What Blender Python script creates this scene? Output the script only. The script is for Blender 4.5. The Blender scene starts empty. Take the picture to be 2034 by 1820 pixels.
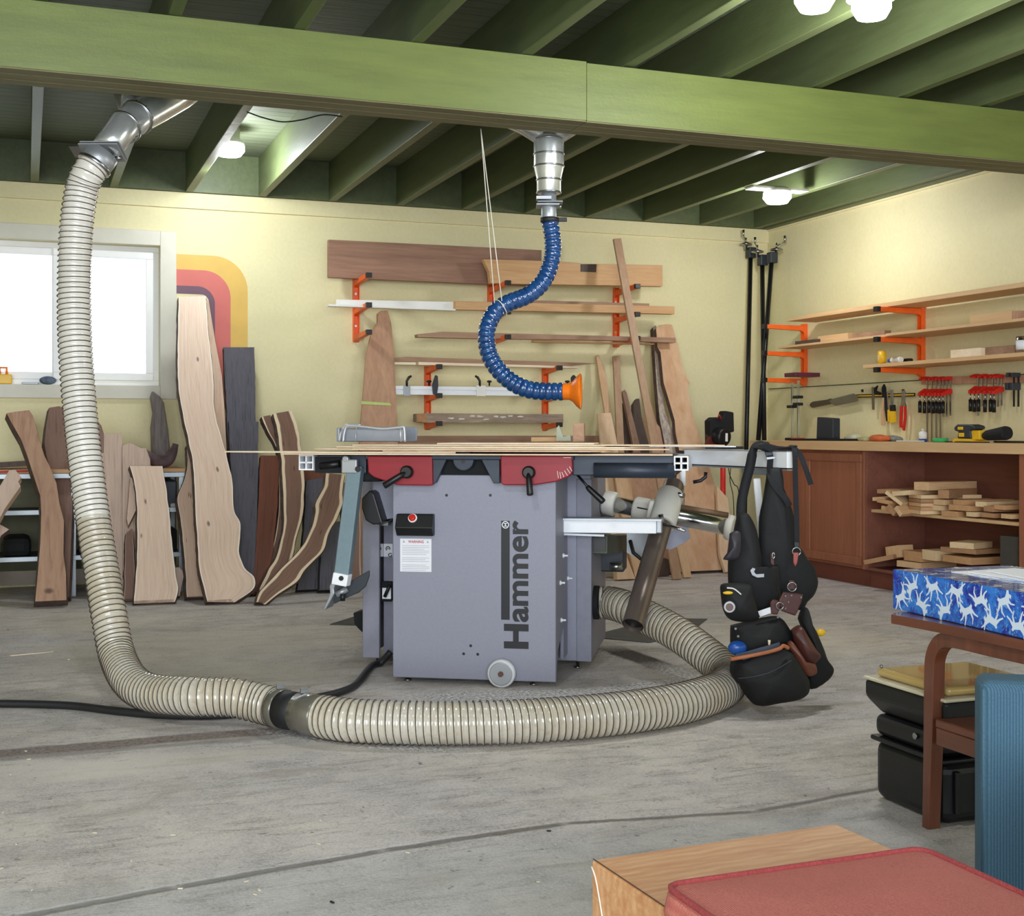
import bpy, math, random
from mathutils import Vector, Matrix, noise
random.seed(7)
scene = bpy.context.scene
COL = scene.collection
# ---------------------------------------------------------------- camera, world, lights, exposure
FPX, CX, HY, CAMZ = 2558.0, 1017.0, 858.0, 0.945      # focal length and horizon in 2034x1820 pixels
YAW = math.radians(20.68)
cam_d = bpy.data.cameras.new('camera'); cam = bpy.data.objects.new('camera', cam_d); COL.objects.link(cam)
cam.location = (0, 0, CAMZ); cam.rotation_euler = (math.radians(90), 0, -YAW)
cam_d.sensor_width = 36; cam_d.lens = FPX*36/2034; cam_d.shift_y = -(910-HY)/2034; cam_d.clip_start = 0.05
scene.camera = cam
scene.view_settings.view_transform = 'Standard'; scene.view_settings.look = 'None'
scene.view_settings.gamma = 1; scene.view_settings.use_curve_mapping = False
scene.view_settings.exposure = 0.38
w = bpy.data.worlds.new('sky'); scene.world = w; w.use_nodes = True
bg = w.node_tree.nodes['Background']; bg.inputs[0].default_value = (0.80, 0.88, 1.0, 1); bg.inputs[1].default_value = 1.9
def area(name, loc, rot, sx, sy, power, col):
    l = bpy.data.lights.new(name, 'AREA'); l.shape = 'RECTANGLE'; l.size = sx; l.size_y = sy; l.energy = power; l.color = col
    o = bpy.data.objects.new(name, l); o.location = loc; o.rotation_euler = rot; COL.objects.link(o); return o
# daylight through the open workshop door behind the camera
area('door_daylight', (-1.2, -3.4, 1.5), (math.radians(82), 0, math.radians(-12)), 4.2, 2.6, 330, (0.86, 0.92, 1.0))
LAMPS = [((1.11, 7.60, 2.62), 22), ((4.39, 6.94, 2.44), 20), ((2.50, 3.72, 2.44), 19), ((2.73, 3.72, 2.44), 19), ((0.2, 2.2, 2.44), 40)]
# ---------------------------------------------------------------- picture rays to room points
Fv = Vector((math.sin(YAW), math.cos(YAW), 0)); Rv = Vector((math.cos(YAW), -math.sin(YAW), 0)); CAM = Vector((0, 0, CAMZ))
def ray(px, py): return Fv + Rv*((px-CX)/FPX) + Vector((0, 0, (HY-py)/FPX))
class Frame:
    def __init__(s, o, rz): s.o = Vector(o); s.rz = rz; s.m = Matrix.Rotation(rz, 4, 'Z'); s.mi = s.m.inverted()
    def L(s, P): return s.mi @ (Vector(P)-s.o)
    def Wd(s, p): return s.o + s.m @ Vector(p)
    def _hit(s, px, py, i, v):
        o = s.L(CAM); d = s.mi @ ray(px, py); return o + d*((v-o[i])/d[i])
    def a(s, px, py, v): return s._hit(px, py, 0, v)
    def b(s, px, py, v): return s._hit(px, py, 1, v)
    def z(s, px, py, v): return s._hit(px, py, 2, v)
W = Frame((0, 0, 0), 0)
VF = Frame((0, 0, 0), -YAW)                       # axes: right, away, up as seen from the door
def dp(px, py, d): return CAM + ray(px, py)*d
def lean(px, py, yb, k):                          # point on a plane that starts at y=yb on the floor and leans back k per metre
    d = ray(px, py); t = (yb + k*CAM.z - CAM.y)/(d.y - k*d.z); return CAM + d*t
def floor_pt(px, py, z=0.0): return W.z(px, py, z)
# ---------------------------------------------------------------- materials
def lin(h):
    h = h.lstrip('#'); r = [int(h[i:i+2], 16)/255 for i in (0, 2, 4)]
    return tuple(c/12.92 if c <= .04045 else ((c+.055)/1.055)**2.4 for c in r) + (1,)
class N:
    def __init__(s, name):
        s.mat = bpy.data.materials.new(name); s.mat.use_nodes = True; s.t = s.mat.node_tree
        s.bsdf = s.t.nodes['Principled BSDF']; s.out = s.t.nodes['Material Output']
    def n(s, typ, ins=None, **kw):
        x = s.t.nodes.new(typ)
        for k, v in kw.items(): setattr(x, k, v)
        for k, v in (ins or {}).items():
            if hasattr(v, 'is_output') or isinstance(v, bpy.types.NodeSocket): s.t.links.new(v, x.inputs[k])
            else: x.inputs[k].default_value = v
        return x
    def math(s, op, a, b=0.0, clamp=False): return s.n('ShaderNodeMath', {0: a, 1: b}, operation=op, use_clamp=clamp).outputs[0]
    def mix(s, fac, a, b, bt='MIX'):
        x = s.t.nodes.new('ShaderNodeMix'); x.data_type = 'RGBA'; x.blend_type = bt
        for i, v in ((0, fac), (6, a), (7, b)):
            if isinstance(v, bpy.types.NodeSocket): s.t.links.new(v, x.inputs[i])
            else: x.inputs[i].default_value = v
        return x.outputs[2]
    def mr(s, v, a, b, c=0.0, d=1.0, smooth=False):
        x = s.n('ShaderNodeMapRange', {0: v, 1: a, 2: b, 3: c, 4: d})
        if smooth: x.interpolation_type = 'SMOOTHSTEP'
        return x.outputs[0]
    def co(s, kind='Object', scale=(1, 1, 1), rot=(0, 0, 0)):
        c = s.n('ShaderNodeTexCoord').outputs[kind]
        return s.n('ShaderNodeMapping', {0: c, 2: rot, 3: scale}).outputs[0]
    def noise(s, vec, scale, detail=4, rough=.55, dist=0.0):
        return s.n('ShaderNodeTexNoise', {'Vector': vec, 'Scale': scale, 'Detail': detail, 'Roughness': rough, 'Distortion': dist}).outputs[0]
    def set(s, **kw):
        m = {'color': 'Base Color', 'rough': 'Roughness', 'metal': 'Metallic', 'coat': 'Coat Weight', 'normal': 'Normal', 'trans': 'Transmission Weight', 'alpha': 'Alpha', 'sheen': 'Sheen Weight', 'ior': 'IOR'}
        for k, v in kw.items():
            i = s.bsdf.inputs[m[k]]
            if isinstance(v, bpy.types.NodeSocket): s.t.links.new(v, i)
            else: i.default_value = v
        return s
    def bump(s, h, strength=.3, dist=.01):
        return s.n('ShaderNodeBump', {'Height': h, 'Strength': strength, 'Distance': dist}).outputs[0]
def plain(name, hx, rough=.5, metal=0.0, var=.12, vs=9, bump=0.0, bs=150, coat=0.0):
    m = N(name); c = lin(hx); co = m.co()
    n = m.noise(co, vs, 5, .6)
    f = m.mr(n, .3, .7, 1-var, 1+var)
    col = m.mix(1.0, c, m.n('ShaderNodeCombineColor', {0: f, 1: f, 2: f}).outputs[0], 'MULTIPLY')
    m.set(color=col, rough=rough, metal=metal, coat=coat)
    if bump: m.set(normal=m.bump(m.noise(co, bs, 3), bump, .004))
    return m.mat
def wood(name, c1, c2, axis='X', scale=1.0, rough=.6, knots=True, c3=None, coat=0.0, strength=1.0):
    m = N(name); s = [14*scale]*3; s['XYZ'.index(axis)] = 1.1*scale
    co = m.co('Object', s)
    n1 = m.noise(co, 1.6, 6, .6, .9); n2 = m.noise(co, 7, 4, .6, .3); n3 = m.noise(m.co('Object', (1, 1, 1)), 2.3, 3)
    f = m.math('ADD', m.mr(n1, .3, .7, 0, .75*strength), m.mr(n2, .3, .7, -.15, .25))
    col = m.mix(m.math('MINIMUM', m.math('MAXIMUM', f, 0.0), 1.0), lin(c1), lin(c2))
    col = m.mix(m.mr(n3, .52, .7, 0, .45), col, lin(c3 or c2))
    if knots:
        ks = [3.2*scale]*3; ks['XYZ'.index(axis)] = 1.6*scale
        v = m.n('ShaderNodeTexVoronoi', {'Vector': m.co('Object', ks), 'Scale': 1.0}).outputs['Distance']
        col = m.mix(m.mr(v, .045, .1, .8, 0, True), col, (.035, .018, .01, 1))
    m.set(color=col, rough=rough, coat=coat, normal=m.bump(n2, .12, .003)); return m.mat
def slabwood(name, heart, sap, edge=.12, mott='#6b4630', dark=.35, rough=.62, fig=1.0):
    # UV: u across 0..1, v length in metres; heartwood in the middle, sapwood towards both edges
    m = N(name); uv = m.n('ShaderNodeTexCoord').outputs['UV']
    sep = m.n('ShaderNodeSeparateXYZ', {0: uv}); u, v = sep.outputs[0], sep.outputs[1]
    nn = m.noise(m.n('ShaderNodeMapping', {0: uv, 3: (1.5, 3, 1)}).outputs[0], 1.5, 3)
    du = m.math('SUBTRACT', .5, m.math('ABSOLUTE', m.math('SUBTRACT', u, .5)))
    e = m.math('ADD', du, m.math('MULTIPLY', m.math('SUBTRACT', nn, .5), .25*min(edge*4, 1)))
    g = m.noise(m.n('ShaderNodeMapping', {0: uv, 3: (9, 1.6, 1)}).outputs[0], 2.0, 6, .62, 1.2)
    g2 = m.noise(m.n('ShaderNodeMapping', {0: uv, 3: (60, 4, 1)}).outputs[0], 2.0, 4, .6, .2)
    hc = m.mix(m.mr(g, .36, .68), lin(heart), lin(mott)); hc = m.mix(m.mr(g, .3, .55, dark*.8, 0), hc, lin(mott))
    hc = m.mix(m.mr(g2, .35, .7, 0, .28*fig), hc, lin(mott))
    sc = m.mix(m.mr(g2, .3, .7, 0, .25), lin(sap), lin(heart))
    col = m.mix(m.mr(e, edge*.72, edge*1.0, 0, 1, True), sc, hc) if edge > 0 else hc
    kv = m.n('ShaderNodeTexVoronoi', {'Vector': m.n('ShaderNodeMapping', {0: uv, 3: (2.2, 4.5, 1)}).outputs[0], 'Scale': 1.0}).outputs['Distance']
    col = m.mix(m.mr(kv, .04, .11, .75, 0, True), col, lin('#3c2517'))
    m.set(color=col, rough=rough, normal=m.bump(g2, .15, .003)); return m.mat
def emis(name, hx, st):
    m = N(name); m.set(color=lin(hx)); m.bsdf.inputs['Emission Color'].default_value = lin(hx); m.bsdf.inputs['Emission Strength'].default_value = st; return m.mat

MT = {}
def mk(k, v): MT[k] = v; return v
mk('blk', plain('black_plastic', '#101114', .42)); mk('blkm', plain('black_matte', '#0d0e11', .8, var=.2)); mk('rub', plain('black_rubber', '#1d1e20', .55))
mk('dkm', plain('dark_painted_metal', '#2a3038', .5)); mk('steel', plain('steel', '#a3a5a6', .28, 1, .1)); mk('chrome', plain('chrome', '#c9cacb', .13, 1, .04))
mk('galv', plain('galvanised_sheet', '#d3d8d9', .25, .72, .2, 11)); mk('alu', plain('anodised_aluminium', '#f2f4f7', .42, 0, .03)); mk('white', plain('white_paint', '#eceae4', .45, var=.04))
mk('alud', plain('aluminium_dull', '#a2a6aa', .45, .6, .08)); mk('org', plain('orange_powder_coat', '#f0641c', .45, var=.08, vs=30)); mk('red', plain('red_plastic', '#c81f16', .4, var=.06))
mk('sawred', plain('red_painted_steel', '#900c20', .45, var=.04, bump=.05, bs=400)); mk('sawgrey', plain('grey_hammertone', '#8c8d9c', .5, 0, .04, 90, .12, 420))
mk('sawgrey2', plain('grey_sheet_steel', '#7c7d8b', .5, 0, .06, 30, .1, 420)); mk('sawdk', plain('slate_table_casting', '#333b48', .45, .2, .1)); mk('yel', plain('yellow_plastic', '#e8b81f', .4, var=.06))
mk('ink', plain('black_print', '#0e1119', .5, var=.02)); mk('paper', plain('white_paper', '#e9e9ee', .7, var=.02)); mk('redink', plain('red_print', '#b8222c', .6)); mk('greyink', plain('grey_print', '#a9abb4', .7))
mk('cream', plain('cream_cast_plastic', '#d6d3c8', .45, var=.06)); mk('tube', plain('brown_steel_tube', '#7d7068', .34, .6, .16, 6)); mk('green', plain('green_tape', '#3fae62', .5)); mk('limetape', plain('lime_tape', '#b9cc78', .6))
mk('bluepl', plain('blue_plastic', '#1d4fa0', .3, var=.1)); mk('orgpl', plain('orange_nozzle_plastic', '#f57c16', .35, var=.05)); mk('cord', plain('white_cord', '#e6e2d2', .8)); mk('blue', plain('blue_tool_plastic', '#2f6fd0', .4))
mk('leath', plain('black_leather', '#06070a', .72, var=.3, vs=14, bump=.2, bs=60)); mk('nylon', plain('black_webbing', '#0a0d13', .8, var=.2, bump=.3, bs=300)); mk('brleath', plain('oxblood_leather', '#4b2621', .42, var=.3, vs=10, bump=.15, bs=50))
mk('tanleath', plain('tan_leather_trim', '#a5613a', .5, var=.25)); mk('bark', plain('dark_bark', '#5a4840', .9, var=.45, vs=22, bump=.8, bs=40)); mk('barkdk', plain('charred_bark', '#25211f', .9, var=.5, vs=20, bump=.8, bs=40))
mk('teak', wood('teak', '#7a4430', '#56301f', 'Y', .8, .32, False, coat=.4)); mk('teakz', wood('teak_upright', '#7a4430', '#56301f', 'Z', .8, .32, False, coat=.4))
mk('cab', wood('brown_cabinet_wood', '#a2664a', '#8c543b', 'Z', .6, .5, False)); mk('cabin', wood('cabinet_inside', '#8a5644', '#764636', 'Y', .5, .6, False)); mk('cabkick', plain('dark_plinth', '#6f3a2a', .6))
mk('ply', wood('birch_plywood', '#dcb98c', '#cda473', 'Y', .6, .6, False)); mk('plyx', wood('plywood_sheet', '#f0dcc0', '#d9b994', 'X', .7, .6, False)); mk('pineX', wood('pine_x', '#d2a877', '#b98b5c', 'X', .9)); mk('pineY', wood('pine_y', '#dcb98a', '#c99e6c', 'Y', .9, knots=False))
mk('pineZ', wood('pine_z', '#d9b68e', '#c59c72', 'Z', .8, knots=False)); mk('lightZ', wood('maple_z', '#e3c6a4', '#d2ac84', 'Z', .7, knots=False)); mk('brnX', wood('aged_board_x', '#b08c70', '#86634e', 'X', .8, c3='#4b3328')); mk('brnZ', wood('brown_board_z', '#9c7860', '#775747', 'Z', .8, knots=False))
mk('redZ', wood('red_cedar_z', '#c39a7a', '#a2785e', 'Z', .9, knots=False, c3='#b07f66')); mk('dkZ', wood('dark_board_z', '#5a463c', '#3b2d27', 'Z', .9, knots=False)); mk('rough', wood('bark_faced_board', '#b7a28e', '#6b5a4e', 'X', 2.2, .8, True, c3='#8f7a68'))
mk('block', wood('fir_block', '#c8935d', '#a9713f', 'X', 1.1, .5, True, coat=.12)); mk('endg', wood('end_grain', '#b98a5e', '#9a6c45', 'Y', 2.0, .7, False))
mk('char', wood('charred_plank', '#4d4a50', '#232226', 'Z', 1.2, .75, True, c3='#6a656b')); mk('gwood', wood('weathered_grey_wood', '#8b827c', '#57504d', 'Z', 2.0, .85, False)); mk('orngw', wood('orange_heart_board', '#b96d3c', '#5d3524', 'Z', .8, .5, False))
mk('lightX', wood('pale_veneer', '#f6e8cf', '#e4cba6', 'X', .8, .6, False)); mk('pineX2', wood('veneer_brown', '#e3c6a4', '#b08a68', 'X', 1.0, .6, False))
mk('brnbig', wood('wide_dark_plank', '#a47d66', '#7d5a48', 'X', .6, .65, True, c3='#3a2a24')); mk('brnZ2', wood('tan_board_z', '#b99878', '#9d7a5e', 'Z', .8, knots=False)); mk('bigslab', wood('knotty_slab', '#d9b591', '#bf8f68', 'Z', .35, .6, True, c3='#a8744f'))
mk('whitebark', wood('white_flaky_bark', '#cdbfae', '#7a675a', 'Z', 2.0, .85, False)); mk('blkp', plain('black_iron_pipe', '#1c1e20', .35, .4, .2))
mk('galvd', plain('galvanised_dull', '#a9b0b4', .4, .5, .15)); mk('slabpale2', slabwood('pale_slab_second', '#dcc0a8', '#e6d0b8', .05, '#bf9d84', .5)); mk('char2', slabwood('charred_face', '#7a7882', '#85828a', .0, '#2c2a30', 1.1, .75, 1.6)); mk('orng2', slabwood('red_brown_face', '#8a4f30', '#6b3a26', .2, '#3a211a', .7, .45))
mk('slabside', plain('sawn_side', '#bfa38c', .7, var=.15)); mk('barkp', plain('purple_brown_bark', '#5a4648', .8, var=.4, vs=14, bump=.5, bs=50))
mk('redtab', plain('red_leather', '#a24a44', .4, var=.2)); mk('brleath2', plain('brown_leather', '#6a3a2a', .45, var=.3)); mk('flap', plain('grey_leather_flap', '#2c2830', .5, var=.3, vs=20)); mk('slate', plain('slate_rule', '#4d5563', .35, .4)); mk('paperw', plain('bright_paper', '#f3f5fa', .5, var=.01)); mk('lidrim', plain('frosted_lid_rim', '#c9c3a9', .3, var=.1))
# ---------------------------------------------------------------- mesh builder
class B:
    def __init__(s): s.v = []; s.f = []; s.m = []; s.sm = []; s.uv = {}; s.mi = 0; s.smooth = False
    def add(s, vs, fs, uvs=None):
        o = len(s.v); s.v += [Vector(p) for p in vs]
        for k, f in enumerate(fs): s.f.append([i+o for i in f]); s.m.append(s.mi); s.sm.append(s.smooth)
        if uvs:
            for i, u in enumerate(uvs): s.uv[o+i] = u
        return s
    def box(s, x0, x1, y0, y1, z0, z1, mat=None):
        P = [Vector((x, y, z)) for x in (x0, x1) for y in (y0, y1) for z in (z0, z1)]
        if mat is not None: P = [mat @ p for p in P]
        return s.add(P, [(0, 1, 3, 2), (4, 6, 7, 5), (0, 4, 5, 1), (2, 3, 7, 6), (0, 2, 6, 4), (1, 5, 7, 3)])
    def bar(s, p, q, wd, th, up=(0, 0, 1)):        # rectangular bar from p to q
        p, q = Vector(p), Vector(q); d = (q-p).normalized(); up = Vector(up)
        sd = d.cross(up)
        if sd.length < 1e-4: sd = d.cross(Vector((1, 0, 0)))
        sd.normalize(); u = sd.cross(d).normalized()
        P = [c + sd*(a*wd/2) + u*(b*th/2) for c in (p, q) for a, b in ((-1, -1), (1, -1), (1, 1), (-1, 1))]
        return s.add(P, [(3, 2, 1, 0), (4, 5, 6, 7), (0, 1, 5, 4), (1, 2, 6, 5), (2, 3, 7, 6), (3, 0, 4, 7)])
    def prism(s, pts, vec, back=None):             # polygon (seen side first) swept by vec; back: own outline of the far side
        n = len(pts); A = [Vector(p) for p in pts]; vec = Vector(vec); Bk = [Vector(p) for p in back] if back else [p+vec for p in A]
        nm = Vector((0, 0, 0))
        for i in range(n): nm += (A[i]-A[0]).cross(A[(i+1) % n]-A[0])
        f0 = list(range(n)); f1 = list(range(n, 2*n)); sides = [(i, i+n, (i+1) % n+n, (i+1) % n) for i in range(n)]
        if nm.dot(vec) > 0: f0 = f0[::-1]; sides = [q[::-1] for q in sides]
        else: f1 = f1[::-1]
        if nm.dot(vec) > 0: pass
        mi = s.mi
        s.add(A+Bk, [f0, f1]); o = len(s.v)-2*n
        if getattr(s, 'side', None) is not None: s.mi = s.side
        for q in sides: s.f.append([i+o for i in q]); s.m.append(s.mi); s.sm.append(False)
        s.mi = mi; return s
    def tube(s, path, r, seg=12, caps=True, sq=None):
        P = [Vector(p) for p in path]; n = len(P); R = r if isinstance(r, (list, tuple)) else [r]*n
        T = [(P[min(i+1, n-1)]-P[max(i-1, 0)]).normalized() for i in range(n)]
        u = T[0].orthogonal().normalized(); vs = []
        for i in range(n):
            u = (u - T[i]*u.dot(T[i])).normalized(); w_ = T[i].cross(u)
            vs += [P[i] + (u*math.cos(2*math.pi*k/seg) + w_*math.sin(2*math.pi*k/seg))*R[i] for k in range(seg)]
        fs = [(i*seg+k, i*seg+(k+1) % seg, (i+1)*seg+(k+1) % seg, (i+1)*seg+k) for i in range(n-1) for k in range(seg)]
        sm = s.smooth; s.smooth = True; s.add(vs, fs); s.smooth = False; o = len(s.v)-len(vs)
        if caps:
            s.f.append([o+k for k in range(seg)][::-1]); s.m.append(s.mi); s.sm.append(False)
            s.f.append([o+(n-1)*seg+k for k in range(seg)]); s.m.append(s.mi); s.sm.append(False)
        s.smooth = sm; return s
    def lathe(s, prof, o, ax=(0, 0, 1), seg=24):    # prof: (radius, height) along ax
        ax = Vector(ax).normalized(); o = Vector(o); u = ax.orthogonal().normalized(); w_ = ax.cross(u); vs = []; n = len(prof)
        for r, h in prof: vs += [o + ax*h + (u*math.cos(2*math.pi*k/seg) + w_*math.sin(2*math.pi*k/seg))*max(r, 1e-4) for k in range(seg)]
        fs = [(i*seg+k, i*seg+(k+1) % seg, (i+1)*seg+(k+1) % seg, (i+1)*seg+k) for i in range(n-1) for k in range(seg)]
        sm = s.smooth; s.smooth = True; s.add(vs, fs); s.smooth = sm
        o_ = len(s.v)-len(vs)
        s.f.append([o_+k for k in range(seg)][::-1]); s.m.append(s.mi); s.sm.append(False)
        s.f.append([o_+(n-1)*seg+k for k in range(seg)]); s.m.append(s.mi); s.sm.append(False)
        return s
    def ball(s, c, r, seg=12, sc=(1, 1, 1)):
        c = Vector(c); vs = []; n = seg//2
        for i in range(n+1):
            th = math.pi*i/n
            vs += [c + Vector((math.sin(th)*math.cos(2*math.pi*k/seg)*r*sc[0], math.sin(th)*math.sin(2*math.pi*k/seg)*r*sc[1], -math.cos(th)*r*sc[2])) for k in range(seg)]
        fs = [(i*seg+k, i*seg+(k+1) % seg, (i+1)*seg+(k+1) % seg, (i+1)*seg+k) for i in range(n) for k in range(seg)]
        sm = s.smooth; s.smooth = True; s.add(vs, fs); s.smooth = sm; return s
    def strap(s, path, wd, th, nrm):                # flat band along a path; nrm = direction it faces
        P = [Vector(p) for p in path]; n = len(P); nrm = Vector(nrm).normalized(); vs = []
        for i in range(n):
            d = (P[min(i+1, n-1)]-P[max(i-1, 0)]).normalized(); sd = d.cross(nrm).normalized(); nn = sd.cross(d)
            wi = wd[i] if isinstance(wd, (list, tuple)) else wd
            vs += [P[i]+sd*(a*wi/2)+nn*(b*th/2) for a, b in ((-1, -1), (1, -1), (1, 1), (-1, 1))]
        fs = [(i*4+k, i*4+(k+1) % 4, (i+1)*4+(k+1) % 4, (i+1)*4+k) for i in range(n-1) for k in range(4)]+[(3, 2, 1, 0), tuple((n-1)*4+k for k in range(4))]
        return s.add(vs, fs)
    def build(s, name, mats, parent=None, bevel=0, label=None, cat=None, group=None, kind=None, seg=2, sub=0):
        if not isinstance(mats, (list, tuple)): mats = [mats]
        me = bpy.data.meshes.new(name); off = Vector((0, 0, 0))
        if parent is None and s.v and kind != 'structure':
            xs = [p.x for p in s.v]; ys = [p.y for p in s.v]; zs = [p.z for p in s.v]; off = Vector(((min(xs)+max(xs))/2, (min(ys)+max(ys))/2, min(zs)))
        me.from_pydata([p-off for p in s.v], [], s.f)
        for i, p in enumerate(me.polygons): p.material_index = s.m[i]; p.use_smooth = s.sm[i]
        if s.uv:
            ul = me.uv_layers.new(name='UVMap')
            for l in me.loops: ul.data[l.index].uv = s.uv.get(l.vertex_index, (0.02, 0))
        me.validate(); me.update()
        for m in mats: me.materials.append(m)
        o = bpy.data.objects.new(name, me); COL.objects.link(o); o.location = off
        if parent: o.parent = parent
        if bevel:
            md = o.modifiers.new('bevel', 'BEVEL'); md.width = bevel; md.segments = seg; md.limit_method = 'ANGLE'; md.angle_limit = math.radians(35)
        if sub: md = o.modifiers.new('sub', 'SUBSURF'); md.levels = sub; md.render_levels = sub
        tag(o, label, cat, group, kind); return o
def tag(o, label=None, cat=None, group=None, kind=None):
    if label: o['label'] = label
    if cat: o['category'] = cat
    if group: o['group'] = group
    if kind: o['kind'] = kind
    return o
def empty(name, loc, rz=0, label=None, cat=None, group=None):
    o = bpy.data.objects.new(name, None); COL.objects.link(o); o.location = loc; o.rotation_euler = (0, 0, rz); o.empty_display_size = .1
    return tag(o, label, cat, group)
def copy_tree(o, parent=None, loc=None, rz=None):
    c = o.copy(); COL.objects.link(c)
    if parent: c.parent = parent
    if loc is not None: c.location = loc
    if rz is not None: c.rotation_euler[2] = rz
    for ch in [x for x in bpy.data.objects if x.parent == o]: copy_tree(ch, c)
    return c
def spline(pts, n=8):                               # Catmull-Rom through points of any length
    P = [tuple(p) for p in pts]; out = []; m = len(P)
    for i in range(m-1):
        p0, p1, p2, p3 = P[max(i-1, 0)], P[i], P[i+1], P[min(i+2, m-1)]
        for k in range(n):
            t = k/n; out.append(tuple(.5*((2*b)+(-a+c)*t+(2*a-5*b+4*c-d)*t*t+(-a+3*b-3*c+d)*t**3) for a, b, c, d in zip(p0, p1, p2, p3)))
    return out+[P[-1]]
def text(name, s, mat, parent, o, ex, ey, wd, ht, bold=0.0, th=.001):
    # lettering fitted into wd x ht with its lower left at o, reading along ex with its tops towards ey
    cu = bpy.data.curves.new('t', 'FONT'); cu.body = s; cu.size = 1; cu.offset = bold; cu.resolution_u = 4
    to = bpy.data.objects.new('t', cu); COL.objects.link(to); dg = bpy.context.evaluated_depsgraph_get(); dg.update()
    me = bpy.data.meshes.new_from_object(to.evaluated_get(dg)); bpy.data.objects.remove(to); bpy.data.curves.remove(cu)
    xs = [v.co.x for v in me.vertices]; ys = [v.co.y for v in me.vertices]; x0, x1, y0, y1 = min(xs), max(xs), min(ys), max(ys)
    ex, ey = Vector(ex), Vector(ey); nm = ex.cross(ey)
    b = B(); vs = [Vector(o)+ex*((v.co.x-x0)/(x1-x0)*wd)+ey*((v.co.y-y0)/(y1-y0)*ht)+nm*th for v in me.vertices]
    b.add(vs, [list(p.vertices) for p in me.polygons]); bpy.data.meshes.remove(me)
    return b.build(name, mat, parent)
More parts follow.
